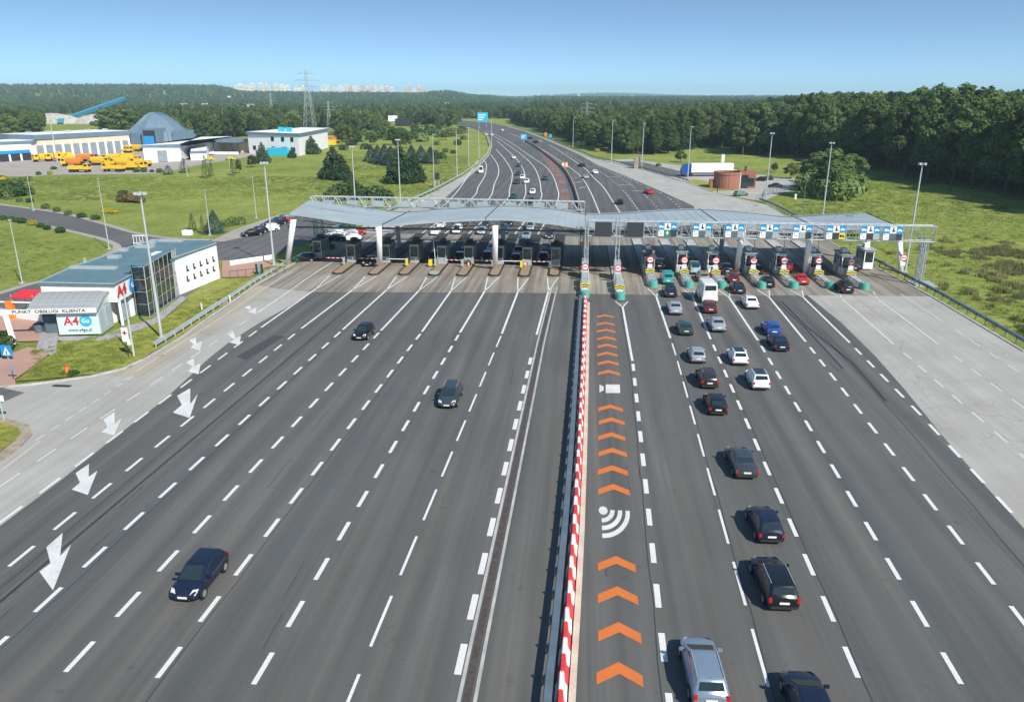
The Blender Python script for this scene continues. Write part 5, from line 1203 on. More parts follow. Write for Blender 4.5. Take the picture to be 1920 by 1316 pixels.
m = MB(); m.add([(*t0, HG), (*t1, HG), (*t2, HG), (*bk2, HG), (*bk, HG), (D[0], D[1], 0), (Cc[0], Cc[1], 0), (B[0], B[1], 0), (B[0] - .9, B[1] + .3, 0), (D[0] - .8, D[1] + 1.2, 0)], [(5, 0, 4, 9), (9, 4, 3, 8), (8, 3, 2, 7)])
m.obj('glass_block', M['roof_teal'], off)
m = MB(); m.add([(*t0, HG), (*t1, HG), (*t2, HG), (*bk2, HG), (*bk, HG)], [(0, 1, 2, 3, 4)]); m.obj('glass_block_top', M['roof_teal'], off)
m = MB(); m.add([(D[0], D[1], 0), (Cc[0], Cc[1], 0), (*t1, HG), (*t0, HG), (B[0], B[1], 0), (*t2, HG)], [(0, 1, 2, 3), (1, 4, 5, 2)])
m.v = [(x - .10, y + .14, z) for x, y, z in m.v]; m.obj('inner_blind', M['dark'], off)
# left white part with the company logo
p0 = Vector((*RI[1], 0)); p1 = Vector((*RI[2], 0)); dd = (p1 - p0).normalized(); nn = Vector((dd.y, -dd.x, 0)); LL = (p1 - p0).length
c0 = p0 + dd * (LL * .30) + nn * .05
place(text_mesh('A4', 1.6, M['sign_red'], .03, .05, sx=1.2), 'logo_lettering', off, (c0.x, c0.y, 3.75), dd, (0, 0, 1))
c1_ = p1 + nn * .12 - dd * .35
o = mobj('logo_disc', disc_mesh(.85, .05, M['blue'], 28), off)
o.matrix_local = Matrix(((dd.x, 0, nn.x, c1_.x), (dd.y, 0, nn.y, c1_.y), (0, 1, 0, 3.75), (0, 0, 0, 1)))
place(text_mesh('Go', .8, M['sign_white'], .01, .02), 'logo_lettering', off, (c1_.x + nn.x * .065, c1_.y + nn.y * .065, 3.75), dd, (0, 0, 1))

# ================================================================ KIOSK
kx0, ky0 = G(112, 630); kx1, ky1 = G(191, 628)
kio = empty('service_kiosk', (kx0, ky0, 0), 'customer service kiosk with sloping grey tiled roof, glass walls and a long white name board', 'kiosk')
dvk = Vector((kx1 - kx0, ky1 - ky0, 0)); Lk = dvk.length; ak = math.atan2(dvk.y, dvk.x); kio.rotation_euler[2] = ak
DK = 3.4; ZK = 2.6
MB().box(0, Lk, 0, .12, .1, ZK).obj('billboard_wall', M['glass_pale'], kio)
MB().box(.05, Lk - .05, -.05, -.005, .15, ZK - .05).obj('poster', plain('poster', (0.60, 0.76, 0.80), 0.5, var=.04), kio)
place(text_mesh('A4', 1.25, M['sign_red'], .006, .03, sx=1.05), 'lettering', kio, (Lk * .34, -.065, 1.55), (1, 0, 0), (0, 0, 1))
o = mobj('logo_disc', disc_mesh(.62, .012, M['cyan'], 26), kio, (Lk * .68, -.07, 1.6)); o.rotation_euler[0] = PI / 2
place(text_mesh('Go', .62, M['sign_white'], .006, .012), 'lettering', kio, (Lk * .68, -.095, 1.6), (1, 0, 0), (0, 0, 1))
place(text_mesh('www.a4go.pl', .46, M['dark'], .006, .006), 'lettering', kio, (Lk * .52, -.065, .62), (1, 0, 0), (0, 0, 1))
MB().box(-1.7, -.15, .9, 1.0, .1, 2.5).obj('door', M['glass_blue'], kio)
for i in range(4):
    MB().box(Lk - .03, Lk + .03, .15 + i * .8, .9 + i * .8, .1, ZK).obj('glass_wall', M['glass_pale'], kio)
MB().box(-1.9, -1.84, 1, DK, .1, 2.6).obj('rear_wall', M['glass_blue'], kio)
nz_ = 12
rm_ = MB().box(-2.2, Lk + .5, 0, .02, 0, 0)
def roofz(t): return ZK + .25 + 1.15 * math.sin(t * PI / 2)
rr = MB(); ny = 6
for j in range(ny + 1):
    t = j / ny; y = -.4 + t * (DK + .2)
    rr.v += [(-2.7, y, roofz(t)), (Lk + .15, y, roofz(t)), (-2.7, y, roofz(t) - .15), (Lk + .15, y, roofz(t) - .15)]
for j in range(ny):
    a = 4 * j; b = a + 4; rr.f += [(a, a + 1, b + 1, b), (a + 2, b + 2, b + 3, a + 3), (a, b, b + 2, a + 2), (a + 1, a + 3, b + 3, b + 1)]
rr.f += [(0, 2, 3, 1), (4 * ny, 4 * ny + 1, 4 * ny + 3, 4 * ny + 2)]
kr = rr.obj('roof', M['roof_tile'], kio)
tl = MB().box(0, .74, 0, .96, 0, .03); tlm = tl.mesh('roof_tile', M['roof_tile'])
for j in range(ny):
    t = j / ny; y0 = -.4 + t * (DK + .2); z0 = roofz(t); y1 = -.4 + (j + 1) / ny * (DK + .2); z1 = roofz((j + 1) / ny); a = math.atan2(z1 - z0, y1 - y0); ln = math.hypot(z1 - z0, y1 - y0) - .04
    for i in range(int((Lk + 2.8) / .8)):
        o = mobj('roof_tile', tlm, kr, (-2.66 + i * .8, y0 + .02, z0 + .015 + R.uniform(0, .012))); o.rotation_euler[0] = a; o.scale = (1, ln / .96, 1)
# side gable fill
sg = MB(); 
for xx in (Lk - .02,):
    vs = [(xx, -.3, ZK)] + [(xx, -.4 + j / ny * (DK + .2), roofz(j / ny) - .16) for j in range(ny + 1)] + [(xx, DK - .1, ZK)]
    sg.add(vs, [tuple(range(len(vs)))])
sg.obj('gable_glass', M['glass_pale'], kio)
nb = empty('name_board', (0, 0, 0)); nb.parent = kio
bl0 = -4.9
MB().box(bl0, Lk + .1, -.6, -.45, ZK + .0, ZK + .5).obj('board', M['sign_white'], nb)
place(text_mesh('PUNKT  OBSŁUGI  KLIENTA', .46, M['dark'], .006, .008, sx=1.28), 'lettering', nb, ((bl0 + Lk) / 2, -.62, ZK + .25), (1, 0, 0), (0, 0, 1))
c = MB(); c.rings([[(bl0 + 1.35, -2.6, 0), (bl0 + 1.75, -2.6, 0), (bl0 + 1.75, -2.3, 0), (bl0 + 1.35, -2.3, 0)], [(bl0 + .1, -.8, ZK - .1), (bl0 + .5, -.8, ZK - .1), (bl0 + .5, -.5, ZK - .1), (bl0 + .1, -.5, ZK - .1)]]); c.obj('column', M['white_metal'], kio)
# red canopy piece & small things near the kiosk
def thing_box(name, label, cat, u, v, sz, mat, z=0, rz=0.0):
    x, y = G(u, v); o = MB().cbox((0, 0, sz[2] / 2), sz).obj(name, M[mat], None, loc=(x, y, z)); o.rotation_euler[2] = rz; return tag(o, label, cat)
x, y = G(52, 592); e = empty('red_awning', (x, y, 0), 'red awning on posts at the left side of the kiosk', 'awning')
MB().add([(-1.4, -.6, 2.3), (1.5, -.6, 2.3), (1.9, .8, 2.9), (-.6, .8, 2.9), (-1.4, -.6, 2.2), (1.5, -.6, 2.2), (1.9, .8, 2.8), (-.6, .8, 2.8)], [(0, 1, 2, 3), (4, 7, 6, 5), (0, 4, 5, 1), (2, 6, 7, 3), (1, 5, 6, 2), (0, 3, 7, 4)]).obj('cloth', M['sign_red'], e)
m = MB()
for a, b in ((-1.2, -.5), (1.4, -.5), (-.5, .7), (1.7, .7)): m.tube((a, b, 0), (a, b, 2.6), .05, n=5)
m.obj('post', M['steel'], e)
lwp = GP([(-40, 588), (0, 592), (85, 604)])
m = MB(); m.band(lwp, .3, 0, .9); tag(m.obj('low_wall', M['white']), 'long low white wall on the red paving behind the kiosk sign column', 'wall')
x, y = G(24, 598); e = empty('gate_barrier', (x, y, 0), 'orange barrier post with a white arm at the staff entrance beside the left edge', 'barrier')
MB().box(-.35, .35, -.3, .3, 0, 2.1).obj('housing', M['orange'], e); MB().box(-2, 3.6, -.06, .06, 1.9, 2.05).obj('arm', M['sign_white'], e)
e = empty('waste_bin', (*G(75, 624), .075), 'dark waste bin left of the kiosk door', 'bin'); MB().tube((0, 0, 0), (0, 0, .9), .42, .5, n=12).obj('bin', M['glass_blue'], e); MB().tube((0, 0, .9), (0, 0, 1.0), .52, .4, n=12).obj('lid', M['dark'], e)
x, y = G(127, 703); e = empty('fire_hydrant', (x, y, .07), 'small orange red hydrant on the lawn below the kiosk', 'hydrant')
MB().tube((0, 0, 0), (0, 0, .75), .16, .14, n=10).tube((-.25, 0, .55), (.25, 0, .55), .08, n=8).obj('body', M['orange'], e); MB().tube((0, 0, .75), (0, 0, .9), .18, .06, n=10).obj('cap', M['sign_red'], e)
x, y = G(246, 669); e = empty('sign_post', (x, y, .05), 'tall grey post on the kerb with white notice plates below the office logo', 'sign post')
hh = height_of(252, 668, 236, 545); MB().tube((.3, 0, 0), (.3, 0, hh), .11, .07, n=8).obj('pole', M['pole'], e)
MB().box(-.55, .1, -.1, -.04, 1.5, 2.9).obj('plate', M['sign_white'], e); q = MB(); q.box(-.1, .25, -.16, -.11, 1.2, 1.75); q.obj('plate', M['sign_white'], e)
MB().box(-.45, 0, -.12, -.105, 2.35, 2.45).box(-.3, -.15, -.12, -.105, 2.2, 2.6).obj('symbol', M['sign_red'], e); MB().box(-.26, -.2, -.06, 0, 0, 2.9).obj('thin_post', M['dark'], e)
x, y = G(16, 676); e = empty('pedestrian_sign', (x, y, .05), 'blue square sign with a white triangle beside the bush at the left edge', 'road sign')
MB().box(-.03, .03, 0, .05, 0, 1.0).obj('post', M['pole'], e); MB().box(-.55, .55, -.05, 0, .4, 1.5).obj('plate', M['blue'], e); q = MB(); q.add([(-.38, -.06, .55), (.38, -.06, .55), (0, -.06, 1.35)], [(0, 1, 2)]); q.obj('triangle', M['sign_white'], e)
q = MB(); q.box(-.05, .05, -.075, -.062, .62, .95); q.obj('figure', M['dark'], e)
x, y = G(26, 712); e = empty('notice_board', (x, y, .05), 'small dark notice plate on a thin post at the brick path', 'sign'); MB().tube((0, 0, 0), (0, 0, 1.1), .035, n=5).obj('post', M['dark'], e); MB().box(-.4, .4, -.04, 0, .85, 1.2).obj('plate', M['shutter'], e)
x, y = G(8, 790); e = empty('road_sign', (x, y, .1), 'white sign on a grey post at the left edge above the small grass island', 'road sign'); MB().tube((0, 0, 0), (0, 0, 2.6), .05, n=6).obj('post', M['pole'], e); MB().box(-1.0, .4, -.08, -.03, 1.6, 2.1).obj('plate', M['sign_white'], e)
o = mobj('disc', disc_mesh(.42, .03, M['sign_red']), e, (-.45, -.06, 2.5)); o.rotation_euler[0] = PI / 2; o = mobj('disc_face', disc_mesh(.3, .04, M['sign_white']), e, (-.45, -.06, 2.5)); o.rotation_euler[0] = PI / 2
for u, v, lb in ((379, 582, 'low white marker stake behind the guard rail, left of the other'), (432, 567, 'low white marker stake behind the guard rail, right of the other')):
    thing_box('marker_post', lb, 'marker post', u, v, (.12, .12, .9), 'sign_white')
e = empty('manhole', (*G(415, 570), .07), 'raised brown drain cover on the lawn before the white wall', 'drain'); MB().cbox((0, 0, .2), (1.1, .9, .4)).obj('frame', M['brown_kerb'], e); MB().cbox((0, 0, .43), (.8, .6, .06)).obj('cover', M['dark'], e)
thing_box('drain_cover', 'small rusty drain cover at the road edge below the office lawn', 'drain', 301, 668, (.5, .5, .06), 'brown_kerb', .01); thing_box('drain_cover', 'small dark drain cover in the kerb of the apron near the entrance', 'drain', 116, 724, (1.6, .4, .04), 'dark', .02)
thing_box('planter_box', 'low white box on the grass by the access road behind the office', 'box', 352, 441, (1.6, 1.0, .9), 'white')
MBf = MB(); x0, y0 = G(252, 462)
e = empty('steel_rack', (x0, y0, 0), 'white steel bicycle rack frame behind the office roof', 'rack')
for i in range(5): MB().tube((i * .55, 0, 0), (i * .55, 0, 1.9), .05, n=4).obj('upright', M['white_metal'], e)
MB().box(-.1, 2.3, -.05, .05, 1.75, 1.9).box(-.1, 2.3, -.05, .05, .5, .6).obj('crossbar', M['white_metal'], e)
e = empty('low_wall', (*G(430, 499), 0), 'low pale wall and ramp on the red paved yard right of the office', 'wall'); MB().cbox((2.4, 3.2, .35), (7.5, .25, .7), .85).obj('coping', M['white'], e)
for i, (u, v, lb) in enumerate(((482, 515, 'left'), (487, 515, 'middle'), (492, 515, 'right'))):
    thing_box('bollard', lb + ' of three dark green posts at the corner of the red paved yard', 'bollard', u, v, (.22, .22, 1.5), 'teal_nose' if i % 2 else 'dark')
m = MB(); x, y = G(432, 523)
for i in range(8): m.tube((x + i * .9, y + i * .55, 0), (x + i * .9, y + i * .55, 1.1), .03, n=4)
m.tube((x, y, 1.1), (x + 6.3, y + 3.85, 1.1), .03, n=4); tag(m.obj('handrail', M['dark']), 'thin dark handrail on the red paved yard beside the office', 'railing')

# ================================================================ DEPOT
def hall(label, foot, h, wallm, roofm, over=.5, rt=.5, cat='building', name='depot_building', drop=0):
    e = empty(name, (foot[0][0], foot[0][1], 0), label, cat); ox, oy = foot[0]
    P = [(p[0] - ox, p[1] - oy) for p in foot]; c = (sum(p[0] for p in P) / len(P), sum(p[1] for p in P) / len(P))
    MB().prism(P, 0, h).obj('wall', M[wallm], e)
    Q = [(p[0] + (over if p[0] > c[0] else -over), p[1] + (over if p[1] > c[1] else -over)) for p in P]
    MB().prism(Q, h, h + rt).obj('roof', M[roofm], e)
    MB().prism([(c[0] + (q[0] - c[0]) * .985, c[1] + (q[1] - c[1]) * .985) for q in Q], h + rt, h + rt + .08).obj('roof_sheet', M['white'], e)
    return e
a = G(70, 299); b = G(246, 286)
dv2 = Vector((b[0] - a[0], b[1] - a[1])); n2 = Vector((-dv2.y, dv2.x)).normalized()
dp = 20
H1 = height_of(70, 299, 69, 262)
garage = hall('long cream garage hall with a row of roller doors and blue grey roof edge', [a, b, (b[0] + n2.x * dp, b[1] + n2.y * dp), (a[0] + n2.x * dp, a[1] + n2.y * dp)], H1, 'cream', 'roof_blue', rt=1.8)
L2 = dv2.length; du2 = dv2.normalized(); an2 = math.atan2(du2.y, du2.x)
for i in range(11):
    s_ = (i + .5) / 11 * L2 * .99; p = du2 * s_; q = p - n2 * .08
    MB().cbox((q.x, q.y, 2.7), (L2 / 11 * .70, .12, 5.0), an2).obj('garage_door', M['shutter'], garage)
    q = du2 * (s_ + L2 / 22) - n2 * .15; MB().cbox((q.x, q.y, 3.2), (L2 / 11 * .18, .3, 6.2), an2).obj('pilaster', M['white'], garage)
for i in range(5): p = du2 * (L2 * (.1 + .2 * i)) + n2 * 9; MB().cbox((p.x, p.y, H1 + 2.3), (1.6, 1.6, .8)).obj('roof_vent', M['steel'], garage)
l0 = G(-120, 312); l1 = G(62, 300)
wh = hall('white front wing with dark blue shaded bays at the far left edge', [l0, l1, (l1[0] - 2, l1[1] + 30), (l0[0] - 2, l0[1] + 30)], 6.2, 'white', 'roof_blue', rt=1.2)
d3 = Vector((l1[0] - l0[0], l1[1] - l0[1])); n3 = Vector((d3.y, -d3.x)).normalized(); a3 = math.atan2(d3.y, d3.x)
q = d3 * .5 + n3 * .2; MB().cbox((q.x, q.y, 3.4), (d3.length * .96, .3, 1.2), a3).obj('fascia', M['blue'], wh)
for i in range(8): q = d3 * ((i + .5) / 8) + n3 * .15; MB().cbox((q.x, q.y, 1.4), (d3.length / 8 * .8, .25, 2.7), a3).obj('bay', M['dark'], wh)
# salt dome
x, y = G(300, 268); rb = (G(345, 268)[0] - G(245, 268)[0]) / 2; hd_ = height_of(293, 268, 290, 211)
dome = empty('salt_dome', (x, y, 0), 'large blue grey cone roofed salt store with ribbed cladding', 'dome')
m = MB(); n = 12
prof = [(1.12, .0), (1.06, .36), (.84, .53), (.60, .73), (.38, .90), (.20, .975), (.08, .995), (0.02, 1.0)]
m.rings([[(rb * r * math.cos(2 * PI * i / n), rb * r * math.sin(2 * PI * i / n), hd_ * z) for i in range(n)] for r, z in prof]); m.obj('cone_roof', M['roof_blue'], dome)
rbm = MB()
for i in range(48):
    t = 2 * PI * i / 48
    for (r0_, z0_), (r1_, z1_) in zip(prof[:-2], prof[1:-1]): rbm.tube((rb * r0_ * math.cos(t), rb * r0_ * math.sin(t), hd_ * z0_ + .1), (rb * r1_ * math.cos(t), rb * r1_ * math.sin(t), hd_ * z1_ + .1), .09, n=3, cap=False)
rbm.obj('rib', M['roof_blue'], dome)
gx = rb * .35
MB().box(gx - 4, gx + 4, -rb * 1.3, -rb * .4, 0, hd_ * .52).obj('porch', M['roof_blue'], dome); MB().box(gx - 3.2, gx + 3.2, -rb * 1.3 - .1, -rb * 1.28, 0, hd_ * .46).obj('opening', M['dark'], dome); MB().box(gx - 3.0, gx + 2.4, -rb * 1.3 - .25, -rb * 1.3 - .12, 0, hd_ * .28).obj('blue_door', M['blue'], dome)
MB().box(rb * .9, rb * 1.9, -rb * .7, rb * .3, 0, hd_ * .42).obj('side_wing', M['roof_blue'], dome)
a = G(272, 306); b = G(340, 302); c_ = G(382, 285)
st = hall('white workshop with grey roller door and blue grey roof below the cone roofed salt store', [a, b, c_, (a[0] + 4, c_[1] + 6)], height_of(272, 306, 272, 278), 'white', 'roof_blue', rt=1.0)
MB().cbox(((b[0] - a[0]) * .5, (b[1] - a[1]) * .5 - .2, 2.2), ((b[0] - a[0]) * .42, .3, 4.2), math.atan2(b[1] - a[1], b[0] - a[0])).obj('roller_door', M['shutter'], st)
ab = hall('small white annex with flat blue roof beside the workshop', [G(358, 301), G(388, 300), G(392, 290), G(362, 291)], 3.0, 'white', 'roof_blue', rt=.6)
x, y = G(378, 289); x1, y1 = G(480, 284)
cp = empty('carport', (x, y, 0), 'long open carport with flat blue grey roof beside the white depot office', 'carport'); Lc = x1 - x; hc = height_of(378, 289, 378, 262)
MB().box(0, Lc, 0, 11, hc - 1.2, hc).obj('roof', M['roof_blue'], cp)
for i in range(7): MB().box(i * Lc / 6 - .15, i * Lc / 6 + .15, .3, .6, 0, hc - 1.2).obj('column', M['dark'], cp)
MB().box(0, Lc, 10.6, 10.9, 0, hc - 1.2).obj('rear_wall', M['cream'], cp); MB().box(0, Lc, -.5, 0, 0, 1.0).obj('parapet', M['white'], cp)
a = G(468, 288); b = G(562, 293); c_ = G(616, 277)
HB = height_of(562, 293, 563, 252)
dof = hall('white two storey depot office with grey roof edge, dark windows and blue roof units', [a, b, c_, (a[0] + 8, c_[1] + 5)], HB - .8, 'white', 'roof_blue', rt=1.1)
d4 = Vector((b[0] - a[0], b[1] - a[1])); a4 = math.atan2(d4.y, d4.x); n4 = Vector((d4.y, -d4.x)).normalized()
for s_, z in ((.50, 6.6), (.70, 6.6), (.88, 6.6), (.50, 2.6), (.72, 2.6), (.90, 2.6), (.12, 2.6)):
    q = d4 * s_ + n4 * .08; MB().cbox((q.x, q.y, z), (1.6 if (s_, z) != (.72, 2.6) else 3.0, .2, 1.7), a4).obj('window', M['glass'], dof)
d5 = Vector((c_[0] - b[0], c_[1] - b[1])); a5 = math.atan2(d5.y, d5.x)
for u, dx in ((523, 0), (540, 4)):
    q = d4 * (.55 + .15 * (dx > 0)); MB().cbox((q.x, q.y + 8, HB + 1.3), (2.2, 2.2, 2.0)).obj('roof_unit', M['cyan'], dof)
thing_box('container', 'bright blue container in front of the white depot office', 'container', 524, 292, (9, 4, 3.2), 'cyan', rz=-.05)
thing_box('container', 'pale skip at the right corner of the depot office', 'skip', 622, 272, (4, 3, 2.5), 'sign_yellow', rz=-.05)
# conveyor far left
a = G(113, 233); b = G(238, 222); e = empty('conveyor_bridge', (a[0], a[1], 0), 'long blue inclined conveyor bridge beyond the garage hall', 'conveyor')
hz = height_of(238, 222, 238, 188)
m = MB(); dB = Vector((b[0] - a[0], b[1] - a[1], hz)); sd_ = Vector((-dB.y, dB.x, 0)).normalized() * 2.2; up = Vector((0, 0, 3.2)); o0 = Vector((0, 0, 1))
m.add([o0 - sd_, o0 + sd_, o0 + sd_ + up, o0 - sd_ + up, dB - sd_, dB + sd_, dB + sd_ + up, dB - sd_ + up], [(0, 1, 2, 3), (7, 6, 5, 4), (0, 4, 5, 1), (1, 5, 6, 2), (2, 6, 7, 3), (3, 7, 4, 0)]); m.obj('gallery', M['conveyor'], e)
m = MB()
for t in (.35, .6, .8, 1.0): p = dB * t; m.tube((p.x, p.y, 0), (p.x, p.y, p.z), .5, n=4)
m.obj('trestle', M['dark'], e)
for u, v, w_, h_, lb in ((100, 232, 60, 9, 'grey gravel heap left of the conveyor bridge'), (180, 232, 45, 8, 'pale gravel heap under the conveyor bridge')):
    x, y = G(u, v); m = MB(); n = 14
    m.rings([[(w_ * .5 * r * math.cos(2 * PI * i / n) * (1 + .15 * math.sin(i * 2.3)), 12 * r * math.sin(2 * PI * i / n), h_ * z) for i in range(n)] for r, z in ((1, 0), (.8, .45), (.5, .8), (.15, 1))]); o = m.obj('gravel_heap', M['rock'], loc=(x, y, 0)); tag(o, lb, 'heap')

# ================================================================ REST AREA
x, y = G(1362, 352); rbk = empty('brick_building', (x, y, 0), 'round red brick service building with flat rim, right of the motorway', 'building')
rr_ = (G(1385, 352)[0] - G(1336, 352)[0]) / 2 * 1.0; hb = height_of(1340, 350, 1338, 320)
m = MB(); n = 28
m.rings([[(rr_ * r * math.cos(2 * PI * i / n), rr_ * r * math.sin(2 * PI * i / n), z) for i in range(n)] for r, z in ((1, 0), (1, hb - .7), (1.04, hb - .65), (1.04, hb), (.93, hb), (.93, hb - .5))]); m.obj('drum_wall', M['brick_wall'], rbk)
m = MB(); m.tube((0, 0, hb - .6), (0, 0, hb - .5), rr_ * .94, n=n); m.obj('roof', M['roof_tile'], rbk)
MB().box(rr_ * .9, rr_ * 2.1, -1, 4, 0, hb + .2).obj('wing_wall', M['brick_wall'], rbk); MB().box(rr_ * .95, rr_ * 1.5, -1.6, -1.0, 0, hb - .8).obj('glazed_entrance', M['glass'], rbk); MB().box(rr_ * 1.55, rr_ * 2.0, -1.1, -.9, .6, hb - 1.6).obj('window', M['glass'], rbk)
MB().box(rr_ * .88, rr_ * .93, -1.8, -1.2, 0, hb - .3).obj('pier', M['white'], rbk); MB().box(rr_ * 1.2, rr_ * 1.35, -.8, -.5, hb, hb + 1.5).obj('chimney', M['dark'], rbk)
MB().box(-rr_ * 1.3, -rr_ * 1.0, -1, 1, 0, 2.2).obj('side_wall', M['brick_wall'], rbk)
x, y = G(1345, 361); e = empty('dark_post', (x, y, 0), 'thin dark post in front of the round brick building', 'post'); MB().tube((0, 0, 0), (0, 0, 2.2), .12, n=6).obj('stem', M['dark'], e)
fp = GP([(1428, 377), (1432, 368), (1450, 363), (1480, 357), (1500, 352)])
e = empty('blue_fence', (*fp[0], 0), 'bluish mesh fence around the rest area entrance', 'fence')
P = [(p[0] - fp[0][0], p[1] - fp[0][1]) for p in fp]; m = MB()
for a, b in zip(P[:-1], P[1:]):
    n = 6
    for i in range(n): t = i / n; m.tube((a[0] + (b[0] - a[0]) * t, a[1] + (b[1] - a[1]) * t, 0), (a[0] + (b[0] - a[0]) * t, a[1] + (b[1] - a[1]) * t, 1.8), .05, n=4)
    for z in (.2, .7, 1.2, 1.75): m.tube((*a, z), (*b, z), .03, n=4)
m.obj('mesh_panel', M['roof_teal'], e)
# signs far away
def big_sign(label, u, v, wpx, tpv, bpv, mat, n=2, text=None):
    x, y = G(u, v); d = math.hypot(x, y); w_ = wpx * d / FPX; zt = height_of(u, v, u, tpv); zb_ = height_of(u, v, u, bpv)
    e = empty('direction_sign', (x, y, 0), label, 'road sign'); e.rotation_euler[2] = math.atan2(-x, y) * -1 * -1
    pl = MB().box(-w_ / 2, w_ / 2, -.15, 0, zb_, zt).obj('panel', M[mat], e)
    m = MB()
    for k_ in range(n): xx = (-.35 + .7 * k_ / max(1, n - 1)) * w_ if n > 1 else 0; m.tube((xx, .1, 0), (xx, .1, zt - .1), .12, n=5)
    m.obj('post', M['pole'], e)
    if text:
        q = MB()
        for j in range(3): q.box(-w_ * .38, w_ * (.05 + .12 * j), -.2, -.16, zb_ + (zt - zb_) * (.2 + .24 * j), zb_ + (zt - zb_) * (.30 + .24 * j))
        q.obj('lettering', M['sign_white'], e)
    return e
big_sign('large cyan blue direction sign above the far bend of the motorway', 905, 240, 19, 211, 229, 'cyan', 2, True)
big_sign('small blue direction sign between the far carriageways', 982, 268, 11, 252, 262, 'cyan', 1, True)
big_sign('small blue sign near the forest edge by the far right verge', 1032, 262, 5, 252, 258, 'cyan', 1)
big_sign('small orange sign near the forest edge by the far right verge', 1023, 260, 5, 249, 255, 'orange', 1)
big_sign('dark backed pair of sign plates on the left verge above the canopy', 820, 352, 9, 324, 337, 'dark', 2)
big_sign('white billboard on the field left of the far motorway', 737, 236, 16, 217, 228, 'sign_white', 2)
thing_box('service_hut', 'dark roofed hut with pillars behind the pines', 'hut', 757, 237, (13, 6, 6), 'dark'); thing_box('service_cabinet', 'small yellow cabinet beside the rest area road', 'cabinet', 1194, 316, (2, 2, 4), 'shrub_yellow' if False else 'brown_kerb')
thing_box('marker_post', 'white marker post on the meadow right of the toll roof', 'marker post', 1491, 374, (.4, .4, 1.3), 'sign_white')
thing_box('info_sign', 'tiny white sign on the grass above the lorry', 'sign', 1355, 305, (1.2, .3, 3), 'sign_white')
# ---------------------------------------------------------------- pylons
def pylon(label, u, v, tv, wide=1.0):
    x, y = G(u, v); h = height_of(u, v, u, tv); e = empty('power_pylon', (x, y, 0), label, 'pylon', 'power pylons'); b = h * .09 * wide; r = max(.06, h * .0027)
    m = MB(); lv = [0, .12, .24, .36, .48, .6, .7, .8, .9, 1.0]; wd = lambda t: b * (1 - .86 * min(1, t * 1.25)) + b * .05
    for t0_, t1_ in zip(lv[:-1], lv[1:]):
        a, c = wd(t0_), wd(t1_); A_ = [(-a, -a), (a, -a), (a, a), (-a, a)]; C_ = [(-c, -c), (c, -c), (c, c), (-c, c)]
        for i in range(4):
            m.tube((*A_[i], h * t0_), (*C_[i], h * t1_), r, n=4, cap=False); m.tube((*A_[i], h * t0_), (*C_[(i + 1) % 4], h * t1_), r * .6, n=3, cap=False); m.tube((*A_[(i + 1) % 4], h * t0_), (*C_[i], h * t1_), r * .6, n=3, cap=False)
    m.obj('lattice_mast', M['pylon'], e); m = MB()
    for t, L_ in ((.72, .17), (.82, .22), (.93, .15)):
        for s_ in (-1, 1): m.tube((0, 0, h * t), (s_ * h * L_, 0, h * t), r, n=4, cap=False); m.tube((0, 0, h * (t + .035)), (s_ * h * L_, 0, h * t), r * .7, n=3, cap=False); m.tube((s_ * h * L_, 0, h * t), (s_ * h * L_, 0, h * (t - .03)), r * .6, n=3)
    m.obj('cross_arm', M['pylon'], e)
pylon('tallest lattice power pylon, rising above the horizon behind the white depot office', 582, 246, 130)
pylon('smaller lattice pylon right of the tallest one', 619, 250, 190); pylon('distant lattice pylon left of the tallest one', 511, 226, 175, .9)
pylon('lattice pylon in front of the forest right of the motorway', 1099, 264, 190)
# ================================================================ VEGETATION
def leaves(m, n, blobs, leaf, up=.35, depth=.30, flat=0.0):
    wts = [b[3] * b[4] + b[3] * b[5] for b in blobs]; tot = sum(wts)
    for b, w_ in zip(blobs, wts):
        for _ in range(int(n * w_ / tot) + 1):
            d = Vector((R.gauss(0, 1), R.gauss(0, 1), R.gauss(0, 1) + up * .5)).normalized()
            rr = 1 - depth * R.random() ** 1.6; rr *= 1 + .10 * math.sin(d.x * 7 + b[0] * 3) * math.sin(d.y * 6 + b[2]) 
            p = Vector((b[0] + d.x * b[3] * rr, b[1] + d.y * b[4] * rr, b[2] + d.z * b[5] * rr))
            nn = (d + Vector((R.gauss(0, .5), R.gauss(0, .5), R.gauss(0, .5) + up))).normalized()
            u = nn.orthogonal().normalized(); v = nn.cross(u); a = R.random() * PI; u, v = u * math.cos(a) + v * math.sin(a), v * math.cos(a) - u * math.sin(a)
            s_ = leaf * R.uniform(.6, 1.35); u *= s_; v *= s_ * R.uniform(.45, .8)
            m.add([p - u, p - v, p + u, p + v], [(0, 1, 2, 3)])
def broad_crown(seed, H=20, leaf=.44, n=3600, mat='leaf', slim=1.0):
    global R; keep = R; R = random.Random(seed); m = MB(); bl = []
    nb = R.randint(15, 20)
    for i in range(nb):
        t = i / nb; z = H * (.30 + .60 * t); rad = H * .235 * slim * math.sqrt(max(.12, 1 - (abs(t - .38) / .66) ** 2)); a = i * 2.4 + R.random()
        q = H * R.uniform(.065, .125) * (1.12 - .35 * t); bl.append((rad * .75 * math.cos(a), rad * .75 * math.sin(a), z, q, q, q * R.uniform(.75, 1.05)))
    bl.append((0, 0, H * .86, H * .09, H * .09, H * .12)); leaves(m, n, bl, leaf)
    me = m.mesh('crown', M[mat]); R = keep; return me
def trunk_mesh(H, r, top=.7, limbs=5, seed=1):
    rr = random.Random(seed); m = MB(); m.tube((0, 0, -.2), (0, 0, H * top), r, r * .35, n=7)
    for i in range(limbs):
        a = i * 2.4; z = H * (.3 + .4 * i / limbs); m.tube((0, 0, z), (math.cos(a) * H * .13, math.sin(a) * H * .13, z + H * .14), r * .4, r * .15, n=4)
    return m.mesh('trunk', M['bark'])
